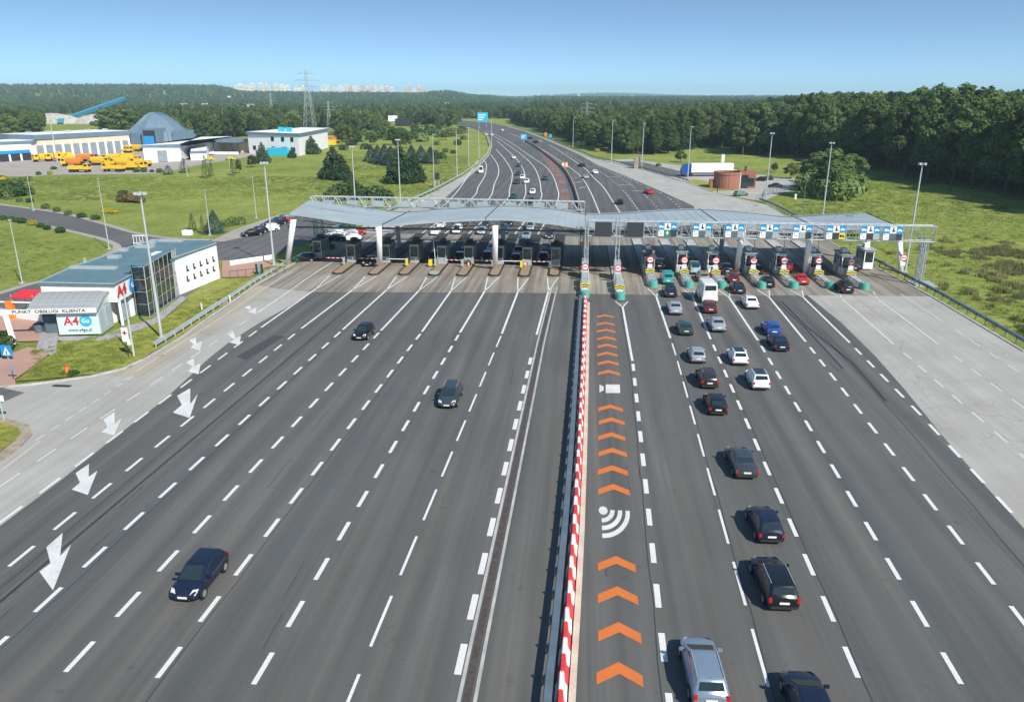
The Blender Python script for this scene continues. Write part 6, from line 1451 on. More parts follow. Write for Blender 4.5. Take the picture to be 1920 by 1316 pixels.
def conifer_crown(seed, H=10, w=.30, leaf=.32, n=1700, mat='pine', tiers=9, round_=False):
    rr = random.Random(seed); m = MB()
    for _ in range(n):
        t = rr.random() ** .8; tier = (t * tiers) % 1; z = H * (.06 + .94 * (1 - t) if not round_ else .06 + .94 * (1 - t))
        rad = H * w * ((t ** .85) if not round_ else math.sin(min(1, t * 1.15) * PI * .5) ** .7) * (.72 + .38 * tier) + .03; a = rr.random() * 2 * PI
        rad *= (.62 + .38 * rr.random() ** .5) * (1 + .12 * math.sin(a * 5 + int(t * tiers) * 2))
        d = Vector((math.cos(a), math.sin(a), 0)); p = Vector((d.x * rad, d.y * rad, z - tier * H * .035))
        o = (d + Vector((rr.gauss(0, .25), rr.gauss(0, .25), -.25 + rr.gauss(0, .2)))).normalized(); v = Vector((-d.y, d.x, rr.gauss(0, .3))).normalized()
        s_ = leaf * rr.uniform(.7, 1.3); m.add([p - o * s_ * .5 - v * s_ * .3, p - o * s_ * .4 + v * s_ * .3, p + o * s_ + v * s_ * .12, p + o * s_ - v * s_ * .12], [(0, 1, 2, 3)])
    return m.mesh('crown', M[mat])
def pine_crown(seed, H=10, w=.46, n=3600, leaf=.34, mat='pine'):
    global R; keep = R; R = random.Random(seed); m = MB(); bl = []
    for t in range(7):
        f = t / 6; z = H * (.13 + .74 * f); rad = H * w * (1 - f) ** .75 * .62; q = H * (.155 - .075 * f); k = max(1, int(7 - 5.5 * f)); a0 = R.random() * 6
        for i in range(k):
            a = a0 + 2 * PI * i / k + R.uniform(-.3, .3); rr = rad * R.uniform(.75, 1.15); bl.append((rr * math.cos(a), rr * math.sin(a), z + R.uniform(-.3, .3), q * 1.15, q * 1.15, q * .8))
    bl.append((0, 0, H * .94, H * .04, H * .04, H * .07)); bl.append((0, 0, H * .4, H * w * .4, H * w * .4, H * .3)); leaves(m, n, bl, leaf, up=.1); me = m.mesh('crown', M[mat]); R = keep; return me
def shrub_mesh(seed, leaf=.13, n=520, mat='thuja', squat=.75):
    global R; keep = R; R = random.Random(seed); m = MB(); bl = [(0, 0, .5 * squat, .8, .8, .55)] + [(R.uniform(-.5, .5), R.uniform(-.5, .5), .6 * squat, .45, .45, .42) for _ in range(4)]
    leaves(m, n, bl, leaf, depth=.25); me = m.mesh('foliage', M[mat]); R = keep; return me
BC = [broad_crown(101 + i, slim=(1.0, 1.15, .9, 1.05, .8)[i], n=3800) for i in range(5)]
BL = [broad_crown(201 + i, mat='leaf_light', slim=1.1, n=3800) for i in range(2)]
TM = trunk_mesh(20, .32)
CT = [conifer_crown(41, H=20, w=.15, leaf=.75, n=2600, tiers=12), conifer_crown(42, H=20, w=.19, leaf=.75, n=2600, tiers=10)]
CONI = {'pine': [pine_crown(5), pine_crown(6, w=.52)], 'spruce': [conifer_crown(7, mat='spruce', w=.44, n=3200, leaf=.42, tiers=8)], 'thuja': [conifer_crown(8, mat='thuja', w=.17, n=1200, leaf=.3, tiers=1, round_=True)], 'tall': [conifer_crown(9, w=.17, n=1800, leaf=.5, tiers=10)]}
TMC = trunk_mesh(10, .16, .8, 0)
def tree(label, x, y, h, crown, trunk, base=20.0, wide=1.0, group=None, cat='tree', z=0.0, name='tree'):
    e = bpy.data.objects.new(name, None); COL.objects.link(e); e.location = (x, y, z); e.rotation_euler[2] = R.random() * 6.28
    s_ = h / base; e.scale = (s_ * wide, s_ * wide, s_)
    mobj('crown', crown, e)
    if trunk: mobj('trunk', trunk, e)
    return tag(e, label, cat, group)
# -- wood edge as a function of the bearing
EDGE = [(-400, 252), (0, 252), (78, 250), (85, 222), (190, 221), (198, 250), (245, 252), (262, 262), (370, 262), (480, 256), (620, 254), (650, 254), (690, 246), (780, 240), (850, 241), (868, 226), (955, 231), (1000, 242), (1035, 254), (1067, 266), (1100, 279), (1180, 290), (1255, 291), (1294, 281), (1366, 276), (1373, 291), (1432, 291), (1473, 290), (1500, 298), (1604, 310), (1655, 327), (1741, 344), (1827, 361), (1920, 379), (2300, 450)]
def edge_v(u):
    for (a, va), (b, vb) in zip(EDGE[:-1], EDGE[1:]):
        if a <= u <= b: return va + (vb - va) * (u - a) / (b - a)
    return 236
HT = [(-400, 14.5), (640, 14.5), (860, 12.5), (1000, 14), (1150, 15), (1300, 17), (1400, 19.5), (1500, 23.5), (1600, 25), (1920, 25.5), (2300, 26)]
def ht(u):
    for (a, va), (b, vb) in zip(HT[:-1], HT[1:]):
        if a <= u <= b: return va + (vb - va) * (u - a) / (b - a)
    return 14
pts_near, pts_far = [], []
def in_clear(u, v):
    return (80 < u < 215 and 217 < v < 236) or (690 < u < 870 and 222 < v < 240 and ((u * 7 + v * 13) % 90) < 50) or (868 < u < 960 and 223 < v) or (560 < u < 632 and 240 < v) or (712 < u < 775 and 230 < v)
for band in ((95, 950, 6.3, .12), (950, 2200, 11.5, .3), (2200, 5200, 26, .4), (5200, 9500, 60, .4)):
    d0, d1, sp, jit = band; d = d0; row = 0
    while d < d1:
        na = int(1.55 * d / sp); 
        for i in range(na):
            a = -.775 + 1.55 * (i + (row % 2) * .5) / na + YAW * 0
            th = PI / 2 + YAW - a + R.uniform(-.5, .5) * sp * .8 / d; dd_ = d + R.uniform(-.5, .5) * sp * .8
            x, y = dd_ * math.cos(th), dd_ * math.sin(th)
            u, v = project(x, y, 0)
            if u < -350 or u > 2260: continue
            if v > edge_v(u): continue
            if in_clear(u, v): continue
            if d > 950 and R.random() < .12: continue
            cl = .5 + .5 * math.sin(x * .071 + 2 * math.sin(y * .023)) * math.sin(y * .057 + 1.3 * math.sin(x * .031))
            h = (ht(u) if d < 950 else 13 + (4 if u > 1000 else 0)) * R.uniform(.74, 1.06) * (.84 + .26 * cl)
            if R.random() < .05: continue
            if 860 < u < 1300 and d < 950: h = min(h, 19)
            if d > 2200: h *= 1.25
            if d > 5200: h *= 1.3
            (pts_near if d < 950 else pts_far).append((x, y, terrain_z(x, y), h, edge_v(u) - v, d, u))
        d += sp * .87; row += 1
# trees that show largest: those next to the wood edge, nearest first
pts_near.sort(key=lambda p: (p[4] > (16 if p[6] > 1450 else 7 if p[6] > 1000 else 4), p[5]))
NEAR = pts_near[:295]; REST = pts_near[295:]
print('TREES', len(pts_near), len(pts_far))
for p in NEAR:
    lf = R.random() < .12; con = (not lf) and R.random() < .14
    side = next(nm for lim, nm in ((0, 'left of the depot'), (130, 'behind the left garage hall end'), (262, 'behind the right garage hall end'), (380, 'behind the cone roofed store'), (480, 'behind the carport'), (640, 'behind the white depot office'), (760, 'left of the dark roofed hut'), (870, 'beside the far bend tree'), (985, 'beside the large cyan sign'), (1070, 'above the small blue sign'),
        (1130, 'around the right hand pylon'), (1210, 'behind the far right verge lamps'), (1290, 'behind the rest area road'), (1375, 'behind the white lorry'), (1440, 'behind the brick building'), (1520, 'left of the willow bushes'), (1610, 'behind the willow bushes'), (1690, 'above the end of the toll roof'), (1770, 'behind the tall floodlight mast'), (1850, 'on the right above the meadow'), (9999, 'at the right edge of the view')) if p[6] <= lim)
    dark = ('tall ' if p[3] > ht(p[6]) * .86 else 'low ') + ('pale leafy tree' if lf else ('narrow dark conifer' if con else 'dark green leafy tree'))
    tree(dark + ' at the wood edge ' + side, p[0], p[1], p[3], R.choice(BL) if lf else (R.choice(CT) if con else R.choice(BC)), TM, base=20, wide=R.uniform(.9, 1.3), group='trees at the wood edge ' + side)
def scatter(name, label, pts, protos, group_in=None, smin=1.0, smax=1.0, kind='stuff'):
    me = bpy.data.meshes.new(name); me.from_pydata([p[:3] for p in pts], [], [])
    at = me.attributes.new('size', 'FLOAT', 'POINT'); at.data.foreach_set('value', [p[3] for p in pts])
    me.materials.append(M['leaf'])
    o = mobj(name, me); tag(o, label, None, None, kind)
    ng = bpy.data.node_groups.new(name, 'GeometryNodeTree')
    ng.interface.new_socket('Geometry', in_out='INPUT', socket_type='NodeSocketGeometry'); ng.interface.new_socket('Geometry', in_out='OUTPUT', socket_type='NodeSocketGeometry')
    I = ng.nodes.new('NodeGroupInput'); O = ng.nodes.new('NodeGroupOutput'); L = ng.links
    ip = ng.nodes.new('GeometryNodeInstanceOnPoints'); ip.inputs['Pick Instance'].default_value = True
    jn = ng.nodes.new('GeometryNodeJoinGeometry')
    for parts in protos:
        j2 = ng.nodes.new('GeometryNodeJoinGeometry')
        for ob in parts:
            oi = ng.nodes.new('GeometryNodeObjectInfo'); oi.inputs['Object'].default_value = ob; oi.transform_space = 'ORIGINAL'; oi.inputs['As Instance'].default_value = False
            L.new(oi.outputs['Geometry'], j2.inputs[0])
        gi = ng.nodes.new('GeometryNodeGeometryToInstance'); L.new(j2.outputs[0], gi.inputs[0]); L.new(gi.outputs[0], jn.inputs[0])
    L.new(I.outputs[0], ip.inputs['Points']); L.new(jn.outputs[0], ip.inputs['Instance'])
    na = ng.nodes.new('GeometryNodeInputNamedAttribute'); na.data_type = 'FLOAT'; na.inputs[0].default_value = 'size'
    rx = ng.nodes.new('FunctionNodeRandomValue'); rx.data_type = 'FLOAT_VECTOR'; rx.inputs[0].default_value = (0, 0, 0); rx.inputs[1].default_value = (0, 0, 6.283)
    ri = ng.nodes.new('FunctionNodeRandomValue'); ri.data_type = 'INT'; ri.inputs[4].default_value = 0; ri.inputs[5].default_value = len(protos) - 1; ri.inputs[8].default_value = 3
    L.new(rx.outputs[0], ip.inputs['Rotation']); L.new(ri.outputs[2], ip.inputs['Instance Index']); L.new(na.outputs[0], ip.inputs['Scale'])
    L.new(ip.outputs[0], O.inputs[0]); md = o.modifiers.new('scatter', 'NODES'); md.node_group = ng
    return o
crowns = {}
for o in bpy.data.objects:
    if o.type == 'MESH' and o.name.startswith('crown') and o.data.name not in crowns: crowns[o.data.name] = (o, [c for c in o.parent.children if c.name.startswith('trunk')][0])
P20 = [list(crowns[m.name]) for m in BC + BL[:1] + CT[:1] if m.name in crowns]
scatter('woodland', 'dense mixed wood filling the plain behind the front trees', [(p[0], p[1], p[2] - .3, p[3] / 20) for p in REST], P20)
scatter('far_woodland', 'distant wooded plain and ridge reading as one mass up to the horizon', [(p[0], p[1], p[2] - .3, p[3] / 20 * (1 if p[5] < 2200 else 1.1)) for p in pts_far], P20)
# -- single trees and bushes in the fields
def planted(label, u, v, tv, kind, wide=1.0, group=None, name=None):
    x, y = G(u, v); h = height_of(u, v, u, tv)
    if kind in CONI: return tree(label, x, y, h, R.choice(CONI[kind]), TMC, 10, wide, group, name=name or 'conifer')
    if kind == 'broad': return tree(label, x, y, h, R.choice(BC), TM, 20, wide * 1.2, group)
    if kind == 'light': return tree(label, x, y, h, R.choice(BL), TM, 20, wide * 1.5, group)
for a in [('broad pine on the meadow, left of the two big dark ones', 627, 336, 272, 'pine', 1.0), ('second pine close behind the left big dark pine', 643, 338, 288, 'pine', .9), ('big dark pine right of the blue spruces, in front of the canopy', 752, 344, 270, 'pine', .95), ('pine growing against the right big dark pine', 776, 342, 284, 'pine', .9),
          ('bluish spruce, first of the clump of small spruces', 697, 303, 273, 'spruce', 1.35), ('bluish spruce, second of the clump of small spruces', 709, 306, 272, 'spruce', 1.3), ('bluish spruce, third of the clump of small spruces', 722, 309, 271, 'spruce', 1.35), ('bluish spruce, fourth of the clump of small spruces', 734, 311, 274, 'spruce', 1.3),
          ('small spruce left in the clump behind the right dark pine', 772, 302, 272, 'spruce', 1.35), ('small spruce in the middle of the clump behind the right dark pine', 790, 305, 273, 'spruce', 1.35), ('small spruce right in the clump behind the right dark pine', 808, 307, 275, 'spruce', 1.35),
          ('dark leafy tree right of the depot office', 650, 275, 232, 'broad', 1.0), ('paler tree beside the dark one right of the depot office', 670, 272, 240, 'light', .8), ('leafy tree on the rise behind the spruces', 725, 262, 226, 'broad', 1.0), ('dark round tree on the rise left of the hut', 738, 272, 236, 'broad', 1.1), ('dark pine like tree behind the spruces, right of the round tree', 762, 278, 244, 'broad', 1.0), ('tall isolated leafy tree beside the far motorway bend', 848, 246, 204, 'broad', .95), ('smaller tree below the tall isolated one', 822, 250, 228, 'broad', 1.1), ('bush left of the far bend below the tall tree', 802, 248, 232, 'broad', 1.2),
  ('round leafy tree left of the pair by the depot office', 640, 268, 238, 'broad', 1.2), ('pale tree growing behind the orange machine', 684, 262, 240, 'light', 1.0), ('leafy tree behind the billboard rise', 707, 256, 230, 'broad', 1.1), ('bushy tree right of the dark roofed hut', 778, 252, 232, 'broad', 1.3),
          ('low wide tree near the last verge lamp posts', 835, 262, 244, 'light', 1.4), ('leafy tree between hut and far bend', 790, 262, 240, 'broad', 1.1), ('dark tree close to the pine like one', 745, 280, 250, 'broad', 1.2), ('bush like tree at the foot of the tall isolated one', 862, 256, 240, 'light', 1.2), ('small tree on the rise above the pines', 700, 272, 252, 'broad', 1.2),
          ('leafy tree behind the garage hall roof, near the left edge', 20, 262, 212, 'light', 1.2), ('big round tree behind the right end of the garage hall', 222, 262, 200, 'light', 1.6), ('second round tree behind the garage hall, beside the grey cone', 248, 258, 208, 'broad', 1.3), ('dark leafy tree behind the left part of the garage hall', 62, 262, 216, 'broad', 1.4), ('leafy tree right of the cone roofed store', 385, 272, 228, 'broad', 1.4),
          ('dense small tree at the corner of the white depot office', 585, 289, 253, 'pine', 1.1), ('young pine beside the blue container', 548, 296, 275, 'pine', 1.0), ('tall narrow tree between carport and depot office', 493, 306, 265, 'pine', .8), ('pale bush left of the narrow tree by the carport', 473, 314, 290, 'broad', 1.2), ('brown leaved bush below the carport', 449, 325, 298, 'broad', .7),
          ('conical thuja, left of the pair below the depot', 387, 334, 290, 'thuja', 1.0), ('conical thuja, right of the pair below the depot', 397, 331, 302, 'thuja', 1.0), ('lone conical thuja below the carport', 437, 329, 297, 'thuja', 1.0), ('dark evergreen bush left beside the white workshop', 316, 327, 310, 'thuja', 3.0), ('dark evergreen cone right beside the white workshop', 346, 324, 297, 'thuja', 1.8),
          ('conical thuja by the access road, left of the blue spruce', 362, 432, 400, 'thuja', 1.3), ('thin young conifer between thuja and blue spruce', 381, 438, 404, 'thuja', .9), ('large blue spruce beside the lay by', 403, 437, 394, 'spruce', 1.15),
          ('bushy tree on the slope behind the left end of the canopy', 640, 372, 352, 'light', 1.6), ('dark tree leaning on the mast behind the canopy', 665, 376, 335, 'broad', 1.1), ('young leafy tree behind the canopy between two masts', 708, 374, 347, 'light', 1.4), ('bush under the canopy edge on the grass strip', 655, 434, 420, 'light', 1.8),
          ('dense dark bush on the grass left of the lamp post by the rest area', 1276, 304, 283, 'broad', 1.6), ('bush on the meadow behind the brick building', 1482, 335, 304, 'light', 1.2), ('smaller bush left of the bush behind the brick building', 1452, 322, 305, 'broad', 1.5), ('small dark bush between the parked cars and the fence', 1508, 345, 325, 'broad', 1.6)]:
    planted(*a)
for u, v, tv, kd, w_, lb in ((1530, 356, 282, 'light', 1.15, 'large pale willow bush, left of the three by the rest area'), (1556, 372, 276, 'light', 1.1, 'large pale willow bush in front, middle of the three by the rest area'), (1590, 360, 286, 'light', 1.1, 'large pale willow bush, right of the three by the rest area'), (1545, 345, 276, 'broad', .9, 'darker tree standing behind the three pale willow bushes')): planted(lb, u, v, tv, kd, w_)
SH = {'green': shrub_mesh(31), 'yellow': shrub_mesh(32, mat='shrub_yellow'), 'brown': shrub_mesh(33, mat='shrub_brown'), 'light': shrub_mesh(34, mat='leaf_light'), 'dark': shrub_mesh(35, mat='leaf')}
shr = [(16, 374, 1.6, 'light'), (37, 378, 1.3, 'light'), (57, 379, 1.3, 'green'), (85, 391, 1.4, 'light'), (107, 397, 1.3, 'light'), (128, 403, 1.3, 'light'), (155, 408, 1.3, 'green'), (178, 412, 1.3, 'green'), (6, 412, 1.2, 'green'), (20, 414, 1.2, 'green'), (31, 416, 1.2, 'green'), (42, 418, 1.4, 'green'), (60, 422, 1.4, 'yellow'), (78, 426, 1.1, 'green'), (89, 430, 1.1, 'green'), (113, 436, 1.4, 'green'),
       (200, 399, 1.4, 'yellow'), (214, 400, 1.3, 'yellow'), (207, 397, 1.1, 'yellow'), (230, 378, 2.4, 'brown'), (246, 379, 2.6, 'brown'), (262, 380, 2.2, 'brown'), (230, 367, 1.8, 'green'), (10, 372, 3.6, 'dark'), (30, 368, 4.2, 'green'), (48, 366, 3.6, 'dark'), (12, 350, 2.6, 'dark'), (36, 346, 2.6, 'light'), (-6, 366, 4, 'green'), (5, 340, 2.4, 'yellow'), (52, 340, 2.0, 'light'), (73, 328, 1.4, 'green'), (95, 327, 1.5, 'yellow'), (100, 318, 1.4, 'green'),
       (437, 422, 2.0, 'light'), (450, 420, 1.8, 'light'), (425, 424, 1.7, 'light'), (8, 655, 1.9, 'dark'), (-5, 668, 1.8, 'green'), (4, 640, 1.5, 'dark'), (255, 323, 1.6, 'green'), (270, 323, 1.7, 'dark'), (300, 324, 1.9, 'dark'), (285, 323, 1.2, 'brown'), (120, 703, .5, 'light'), (136, 704, .7, 'green'), (555, 492, 1.0, 'green'), (600, 458, 1.5, 'green'), (618, 466, 1.5, 'dark'),
       (640, 375, 5.0, 'dark'), (655, 371, 5.5, 'green'), (622, 377, 3.6, 'dark'), (672, 374, 4.0, 'green'), (706, 373, 4.2, 'light'), (716, 376, 3.4, 'green'), (660, 262, 6.5, 'green'), (645, 282, 3.5, 'dark'), (684, 280, 3.5, 'green'), (748, 290, 3.5, 'dark'), (815, 292, 3.0, 'dark'), (828, 298, 3.2, 'green'), (792, 266, 6, 'light'), (752, 257, 7, 'green'), (858, 272, 3.5, 'green'), (698, 262, 6, 'dark'), (716, 259, 6.5, 'green'), (733, 263, 6, 'dark'), (764, 262, 6, 'green'), (785, 257, 7, 'dark'), (806, 254, 7, 'green'), (826, 258, 6, 'light'), (846, 256, 6.5, 'dark'), (866, 250, 6, 'green'), (676, 266, 5, 'light'), (658, 272, 5, 'dark'), (835, 286, 2.4, 'light'), (850, 288, 2.0, 'green'), (820, 272, 3, 'light'), (870, 262, 3.2, 'light'), (1520, 358, 6, 'light'), (1540, 366, 7, 'light'), (1562, 374, 7, 'light'), (1588, 366, 7, 'light'), (1602, 358, 5.5, 'light'), (1508, 350, 4, 'green'), (1235, 312, 1.5, 'light'), (1120, 285, 2, 'yellow')]
SHO = []
cn = {'green': 'rounded green', 'yellow': 'bright yellow', 'brown': 'brown leaved', 'light': 'pale green', 'dark': 'dark green'}
for i, (u, v, s_, kd) in enumerate(shr):
    x, y = G(u, v); o = mobj('shrub', SH[kd], None, (x, y, -.05), R.random() * 6); o.scale = (s_ * .8, s_ * .8, s_ * .85)
    where = ('along the far side of the access road' if v > 385 and v < 413 and u < 190 else 'along the near side of the access road' if 410 < v < 440 and u < 120 else 'of the small clump beside the slim lamp post' if 195 < u < 220 and v > 390 else 'in the patch on the middle of the meadow' if 225 < u < 270 and v > 360 else 'in the big thicket at the left edge' if u < 60 and 335 < v < 376 else
             'at the edge of the depot yard' if v < 345 and u < 310 else 'beside the blue spruce' if 420 < u < 455 else 'by the blue sign at the left edge' if u < 20 else 'on the lawn below the kiosk' if v > 700 else 'on the grass under the left canopy end' if v > 450 else 'behind the left end of the canopy' if 600 < u < 730 and v > 340 else 'on the rise left of the far motorway' if v < 275 and 650 < u < 880 else 'beside the far left verge' if u < 900 else 'at the foot of the willow bushes' if 1500 < u < 1610 else 'beside the rest area verge')
    tag(o, cn[kd] + ' shrub ' + where, 'shrub', cn[kd] + ' shrubs ' + where); SHO.append((u, o))
bylab = {}
for u, o in sorted(SHO, key=lambda t: t[0]): bylab.setdefault(o['label'], []).append(o)
for lb, os_ in bylab.items():
    if len(os_) > 1:
        for i, o in enumerate(os_): o['label'] = (ORD[i] if i < len(os_) - 1 else 'last') + ' from left, ' + lb
# -- long grass and weeds on the meadows
def tuft_mesh(seed, mat, n=46, hh=.34, sp=.8):
    rr = random.Random(seed); m = MB()
    for _ in range(n):
        a = rr.random() * 6.28; r = sp * rr.random() ** .6; x, y = r * math.cos(a), r * math.sin(a); h = hh * rr.uniform(.5, 1.3); b = rr.random() * 6.28; w_ = .07
        lx, ly = rr.gauss(0, .14), rr.gauss(0, .14)
        m.add([(x - w_ * math.cos(b), y - w_ * math.sin(b), 0), (x + w_ * math.cos(b), y + w_ * math.sin(b), 0), (x + lx, y + ly, h)], [(0, 1, 2)])
    return m.mesh('tuft', M[mat])
tu = [mobj('long_grass', tuft_mesh(1, 'tuft'), None, (52, 96, 0)), mobj('long_grass', tuft_mesh(2, 'tuft', 60, .26, 1.0), None, (55, 103, 0)), mobj('weed_clump', tuft_mesh(3, 'weed', 70, .7, .8), None, (57, 108, 0))]
for o in tu: tag(o, 'rough grass growing on the right meadow', None, None, 'stuff')
gp = []
for _ in range(8500):
    x = R.uniform(45.5, 118); y = R.uniform(62, 330)
    u, v = project(x, y, 0)
    if v < edge_v(u) + 2 or u > 2000: continue
    if 1130 < u < 1530 and 297 < v < 378: continue
    if y > 150 and x < 47: continue
    gp.append((x, y, -.08, R.uniform(.35, .9) * (1.4 if y > 160 else 1)))
scatter('meadow_grass', 'uneven long grass covering the right meadow', gp, [[tu[0]], [tu[1]]])
gp = []
for _ in range(1100):
    t = R.random(); cxx = 56 + R.gauss(0, 5.5) + 12 * t; cyy = 78 + t * 60 + R.gauss(0, 5)
    if math.sin(cxx * .55 + math.sin(cyy * .3) * 2) + math.sin(cyy * .45) < -.1: continue
    if cxx > 47: gp.append((cxx, cyy, -.05, R.uniform(.4, 1.0)))
scatter('weed_patch', 'dark weedy strip of taller plants across the right meadow', gp, [[tu[2]]])
gp = []
for _ in range(15000):
    x = R.uniform(-190, -38); y = R.uniform(66, 330); u, v = project(x, y, 0)
    if u < -60: continue
    on_lawn = (u > 30 and 590 < v < 715 and x < -42.6) ; mead = (v < 376 and v > 332 and u < 640) or (v < 430 and v > 378 + (u * .33 if u < 200 else 60) and False) or (640 < u < 880 and 262 < v < 372) or (u < 180 and 428 + u * .25 < v < 525)
    if mead: gp.append((x, y, -.05, R.uniform(.35, .8) * (1.4 if y > 160 else .9)))
for _ in range(2200):
    t = R.random(); u = R.uniform(60, 500); v = R.uniform(510, 715); x, y = G(u, v)
    top = 648 - (u - 115) * .25 if u < 240 else 640 - (u - 240) * .55
    bot = 712 - max(0, u - 80) * .06 if u < 250 else 690 - (u - 250) * .70
    if top < v < bot and x < -42.6: gp.append((x, y, .05, R.uniform(.3, .6)))
scatter('left_grass', 'uneven long grass on the left meadow and the office lawn', gp, [[tu[0]], [tu[1]]])

# ================================================================ HORIZON TOWN, HOUSES
tb = [(443, 458, 159, 'cream'), (459, 468, 160, 'white'), (470, 479, 158, 'cream'), (486, 494, 157, 'cream'), (495, 505, 159, 'cream'), (514, 524, 158, 'cream'), (525, 534, 160, 'cream'), (536, 544, 161, 'white'), (552, 562, 163, 'white'), (563, 574, 162, 'cream'), (603, 612, 160, 'white'), (613, 619, 162, 'cream'), (622, 631, 164, 'cream'), (635, 643, 162, 'white'), (645, 652, 160, 'cream'), (653, 659, 162, 'pink'), (661, 667, 160, 'cream'), (668, 674, 162, 'cream'), (678, 684, 161, 'pink'), (686, 692, 163, 'cream'), (693, 700, 161, 'pink'), (702, 708, 162, 'cream'), (712, 720, 161, 'cream'), (722, 730, 163, 'pink'), (732, 738, 165, 'cream'), (758, 764, 163, 'pink'), (766, 772, 162, 'pink'), (774, 780, 165, 'white'), (782, 790, 163, 'pink'), (792, 799, 166, 'pink')]
for i, (u0, u1, tv, c_) in enumerate(tb):
    D = 4300 + 160 * math.sin(i * 1.7); d = ray((u0 + u1) / 2, 172); k_ = D / math.hypot(d[0], d[1]); x, y = d[0] * k_, d[1] * k_
    dt = ray((u0 + u1) / 2, tv); zt = EYE + dt[2] * D / math.hypot(dt[0], dt[1]); zg = terrain_z(x, y); w_ = (u1 - u0) / FPX * D
    e = empty('tower_block', (x, y, zg), ORD[i] + ' from the left of the pale tower blocks along the wooded ridge, ' + {'cream': 'cream', 'white': 'white', 'pink': 'pinkish'}[c_] + ' coloured', 'tower block', 'tower blocks on the horizon'); e.rotation_euler[2] = math.atan2(-x, y) + R.uniform(-.25, .25)
    MB().box(-w_ / 2, w_ / 2, 0, 16, -10, zt - zg).obj('wall', M['tower_' + c_], e)
    MB().box(-w_ * .15, w_ * .15, 4, 12, zt - zg, zt - zg + 4).obj('lift_house', M['tower_white'], e)
    m = MB(); nf = max(3, int((zt - zg) / 6))
    for f in range(nf): z = 6 + f * 6; m.box(-w_ * .44, w_ * .44, -.3, -.1, z, z + 2.2)
    m.obj('window_band', M['glass_blue'], e)
hs = [(25, 177, 22, 4, 'white house roofs far left among the trees'), (128, 178, 16, 3, 'pale house near the top left wood'), (60, 182, 12, 3, 'small pale house left in the far wood'), (205, 170, 10, 2.4, 'tiny pale building high on the left ridge'), (345, 195, 14, 3, 'pale shed above the cone roofed store'), (385, 196, 12, 3, 'small reddish house behind the left woods'), (640, 201, 22, 3, 'long low white warehouse left of centre in the woods'), (655, 202, 16, 3, 'long low bluish warehouse beside the white one'), (570, 200, 12, 2.4, 'pale roof behind the tall pylon'), (838, 193, 9, 4, 'small white house alone in the wood above the far bend'), (470, 197, 14, 2.5, 'pale roof left of the pylon in the woods'), (285, 182, 14, 2.5, 'pale roof on the left ridge'), (430, 188, 9, 2.4, 'small house below the tower blocks')]
for u, v, w_, h_, lb in hs:
    d = ray(u, v + 3); t = (10 - EYE) / d[2]; x, y = d[0] * t, d[1] * t; D = math.hypot(x, y); zg = terrain_z(x, y); k = D / FPX; ht_ = max(4, h_ * k * .6)
    e = empty('house', (x, y, zg), lb, 'house', 'houses in the far woods'); e.rotation_euler[2] = math.atan2(-x, y); W = w_ * k * .8
    MB().box(-W / 2, W / 2, 0, 14, 0, 10 + ht_ * .5).obj('wall', M['tower_white'], e)
    m = MB(); m.rings([[(-W / 2 - 1, -1, 10 + ht_ * .5), (W / 2 + 1, -1, 10 + ht_ * .5), (W / 2 + 1, 15, 10 + ht_ * .5), (-W / 2 - 1, 15, 10 + ht_ * .5)], [(-W / 2, 6, 10 + ht_ * .8), (W / 2, 6, 10 + ht_ * .8), (W / 2, 8, 10 + ht_ * .8), (-W / 2, 8, 10 + ht_ * .8)]]); m.obj('roof', M['tower_pink' if 'red' in lb else 'roof_tile'], e)
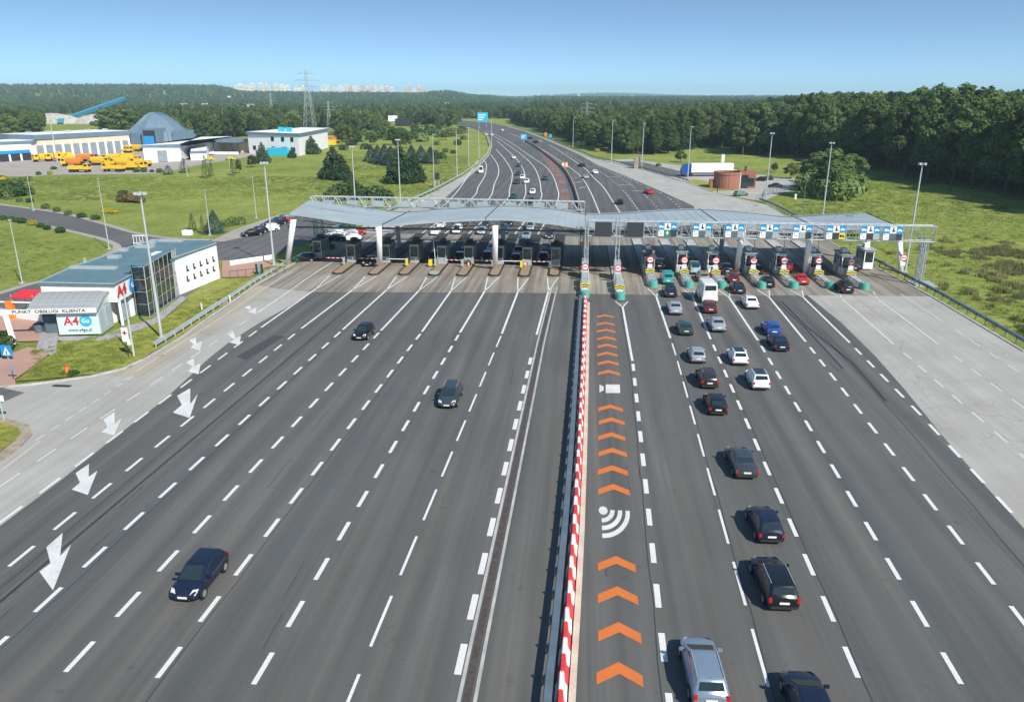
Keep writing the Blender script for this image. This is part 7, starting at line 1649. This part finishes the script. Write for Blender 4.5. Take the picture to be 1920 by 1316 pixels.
# far skyline right: chimneys and faint blocks
sk = [(1063, 163, 1.2, 'chimney', 'thin tall chimney on the horizon above the motorway'), (1240, 170, .9, 'chimney', 'thin chimney on the horizon right of centre'), (1155, 171, .8, 'chimney', 'short thin chimney on the horizon beside the pylon'), (1010, 176, 10, 'block', 'faint low block on the horizon above the far bend'), (1035, 175, 7, 'block', 'faint pale block left of the thin tall chimney'), (1085, 175, 12, 'block', 'faint wide block right of the thin tall chimney'), (1185, 176, 10, 'block', 'faint block between the two chimneys on the horizon'), (1225, 175, 8, 'block', 'faint block left of the thin right chimney'), (1270, 176, 9, 'block', 'faint block right of the thin right chimney'), (1395, 176, 12, 'block', 'pale block on the horizon above the right wood'), (1410, 174, 7, 'block', 'taller pale block on the horizon above the right wood'), (1452, 176, 14, 'block', 'wide pale block on the horizon left of the tall right wood'), (905, 177, 14, 'block', 'faint low block left of the far bend on the horizon')]
for u, tv, w_, kd, lb in sk:
    D = 6600; tv += 3.5 if kd == 'block' else 2; w_ *= .7; d = ray(u, tv); k_ = D / math.hypot(d[0], d[1]); x, y, zt = d[0] * k_, d[1] * k_, EYE + d[2] * k_; zg = terrain_z(x, y) - 5; W = w_ / FPX * D
    e = empty('skyline_' + ('chimney' if kd == 'chimney' else 'block'), (x, y, zg), lb, kd if kd == 'chimney' else 'building'); e.rotation_euler[2] = math.atan2(-x, y)
    if kd == 'chimney': MB().tube((0, 0, 0), (0, 0, zt - zg), W * .7, W * .4, n=8).obj('shaft', M['tower_pink'], e)
    else: MB().box(-W / 2, W / 2, 0, 30, 0, zt - zg).obj('wall', M['kerb'], e); MB().box(-W * .2, W * .2, 5, 20, zt - zg, zt - zg + 5).obj('roof_box', M['tower_white'], e)

# ================================================================ AIR
hzm = bpy.data.materials.new('haze'); hzm.use_nodes = True; hn = hzm.node_tree; hn.nodes.clear()
out = hn.nodes.new('ShaderNodeOutputMaterial'); pv = hn.nodes.new('ShaderNodeVolumePrincipled')
pv.inputs['Color'].default_value = (0.60, 0.84, 1.0, 1); pv.inputs['Density'].default_value = 0.00013; pv.inputs['Anisotropy'].default_value = 0.0
hn.links.new(pv.outputs[0], out.inputs['Volume'])
HZ = MB().box(-13000, 13000, -13000, 13000, -1.2, 150).obj('haze', hzm); tag(HZ, kind='stuff')
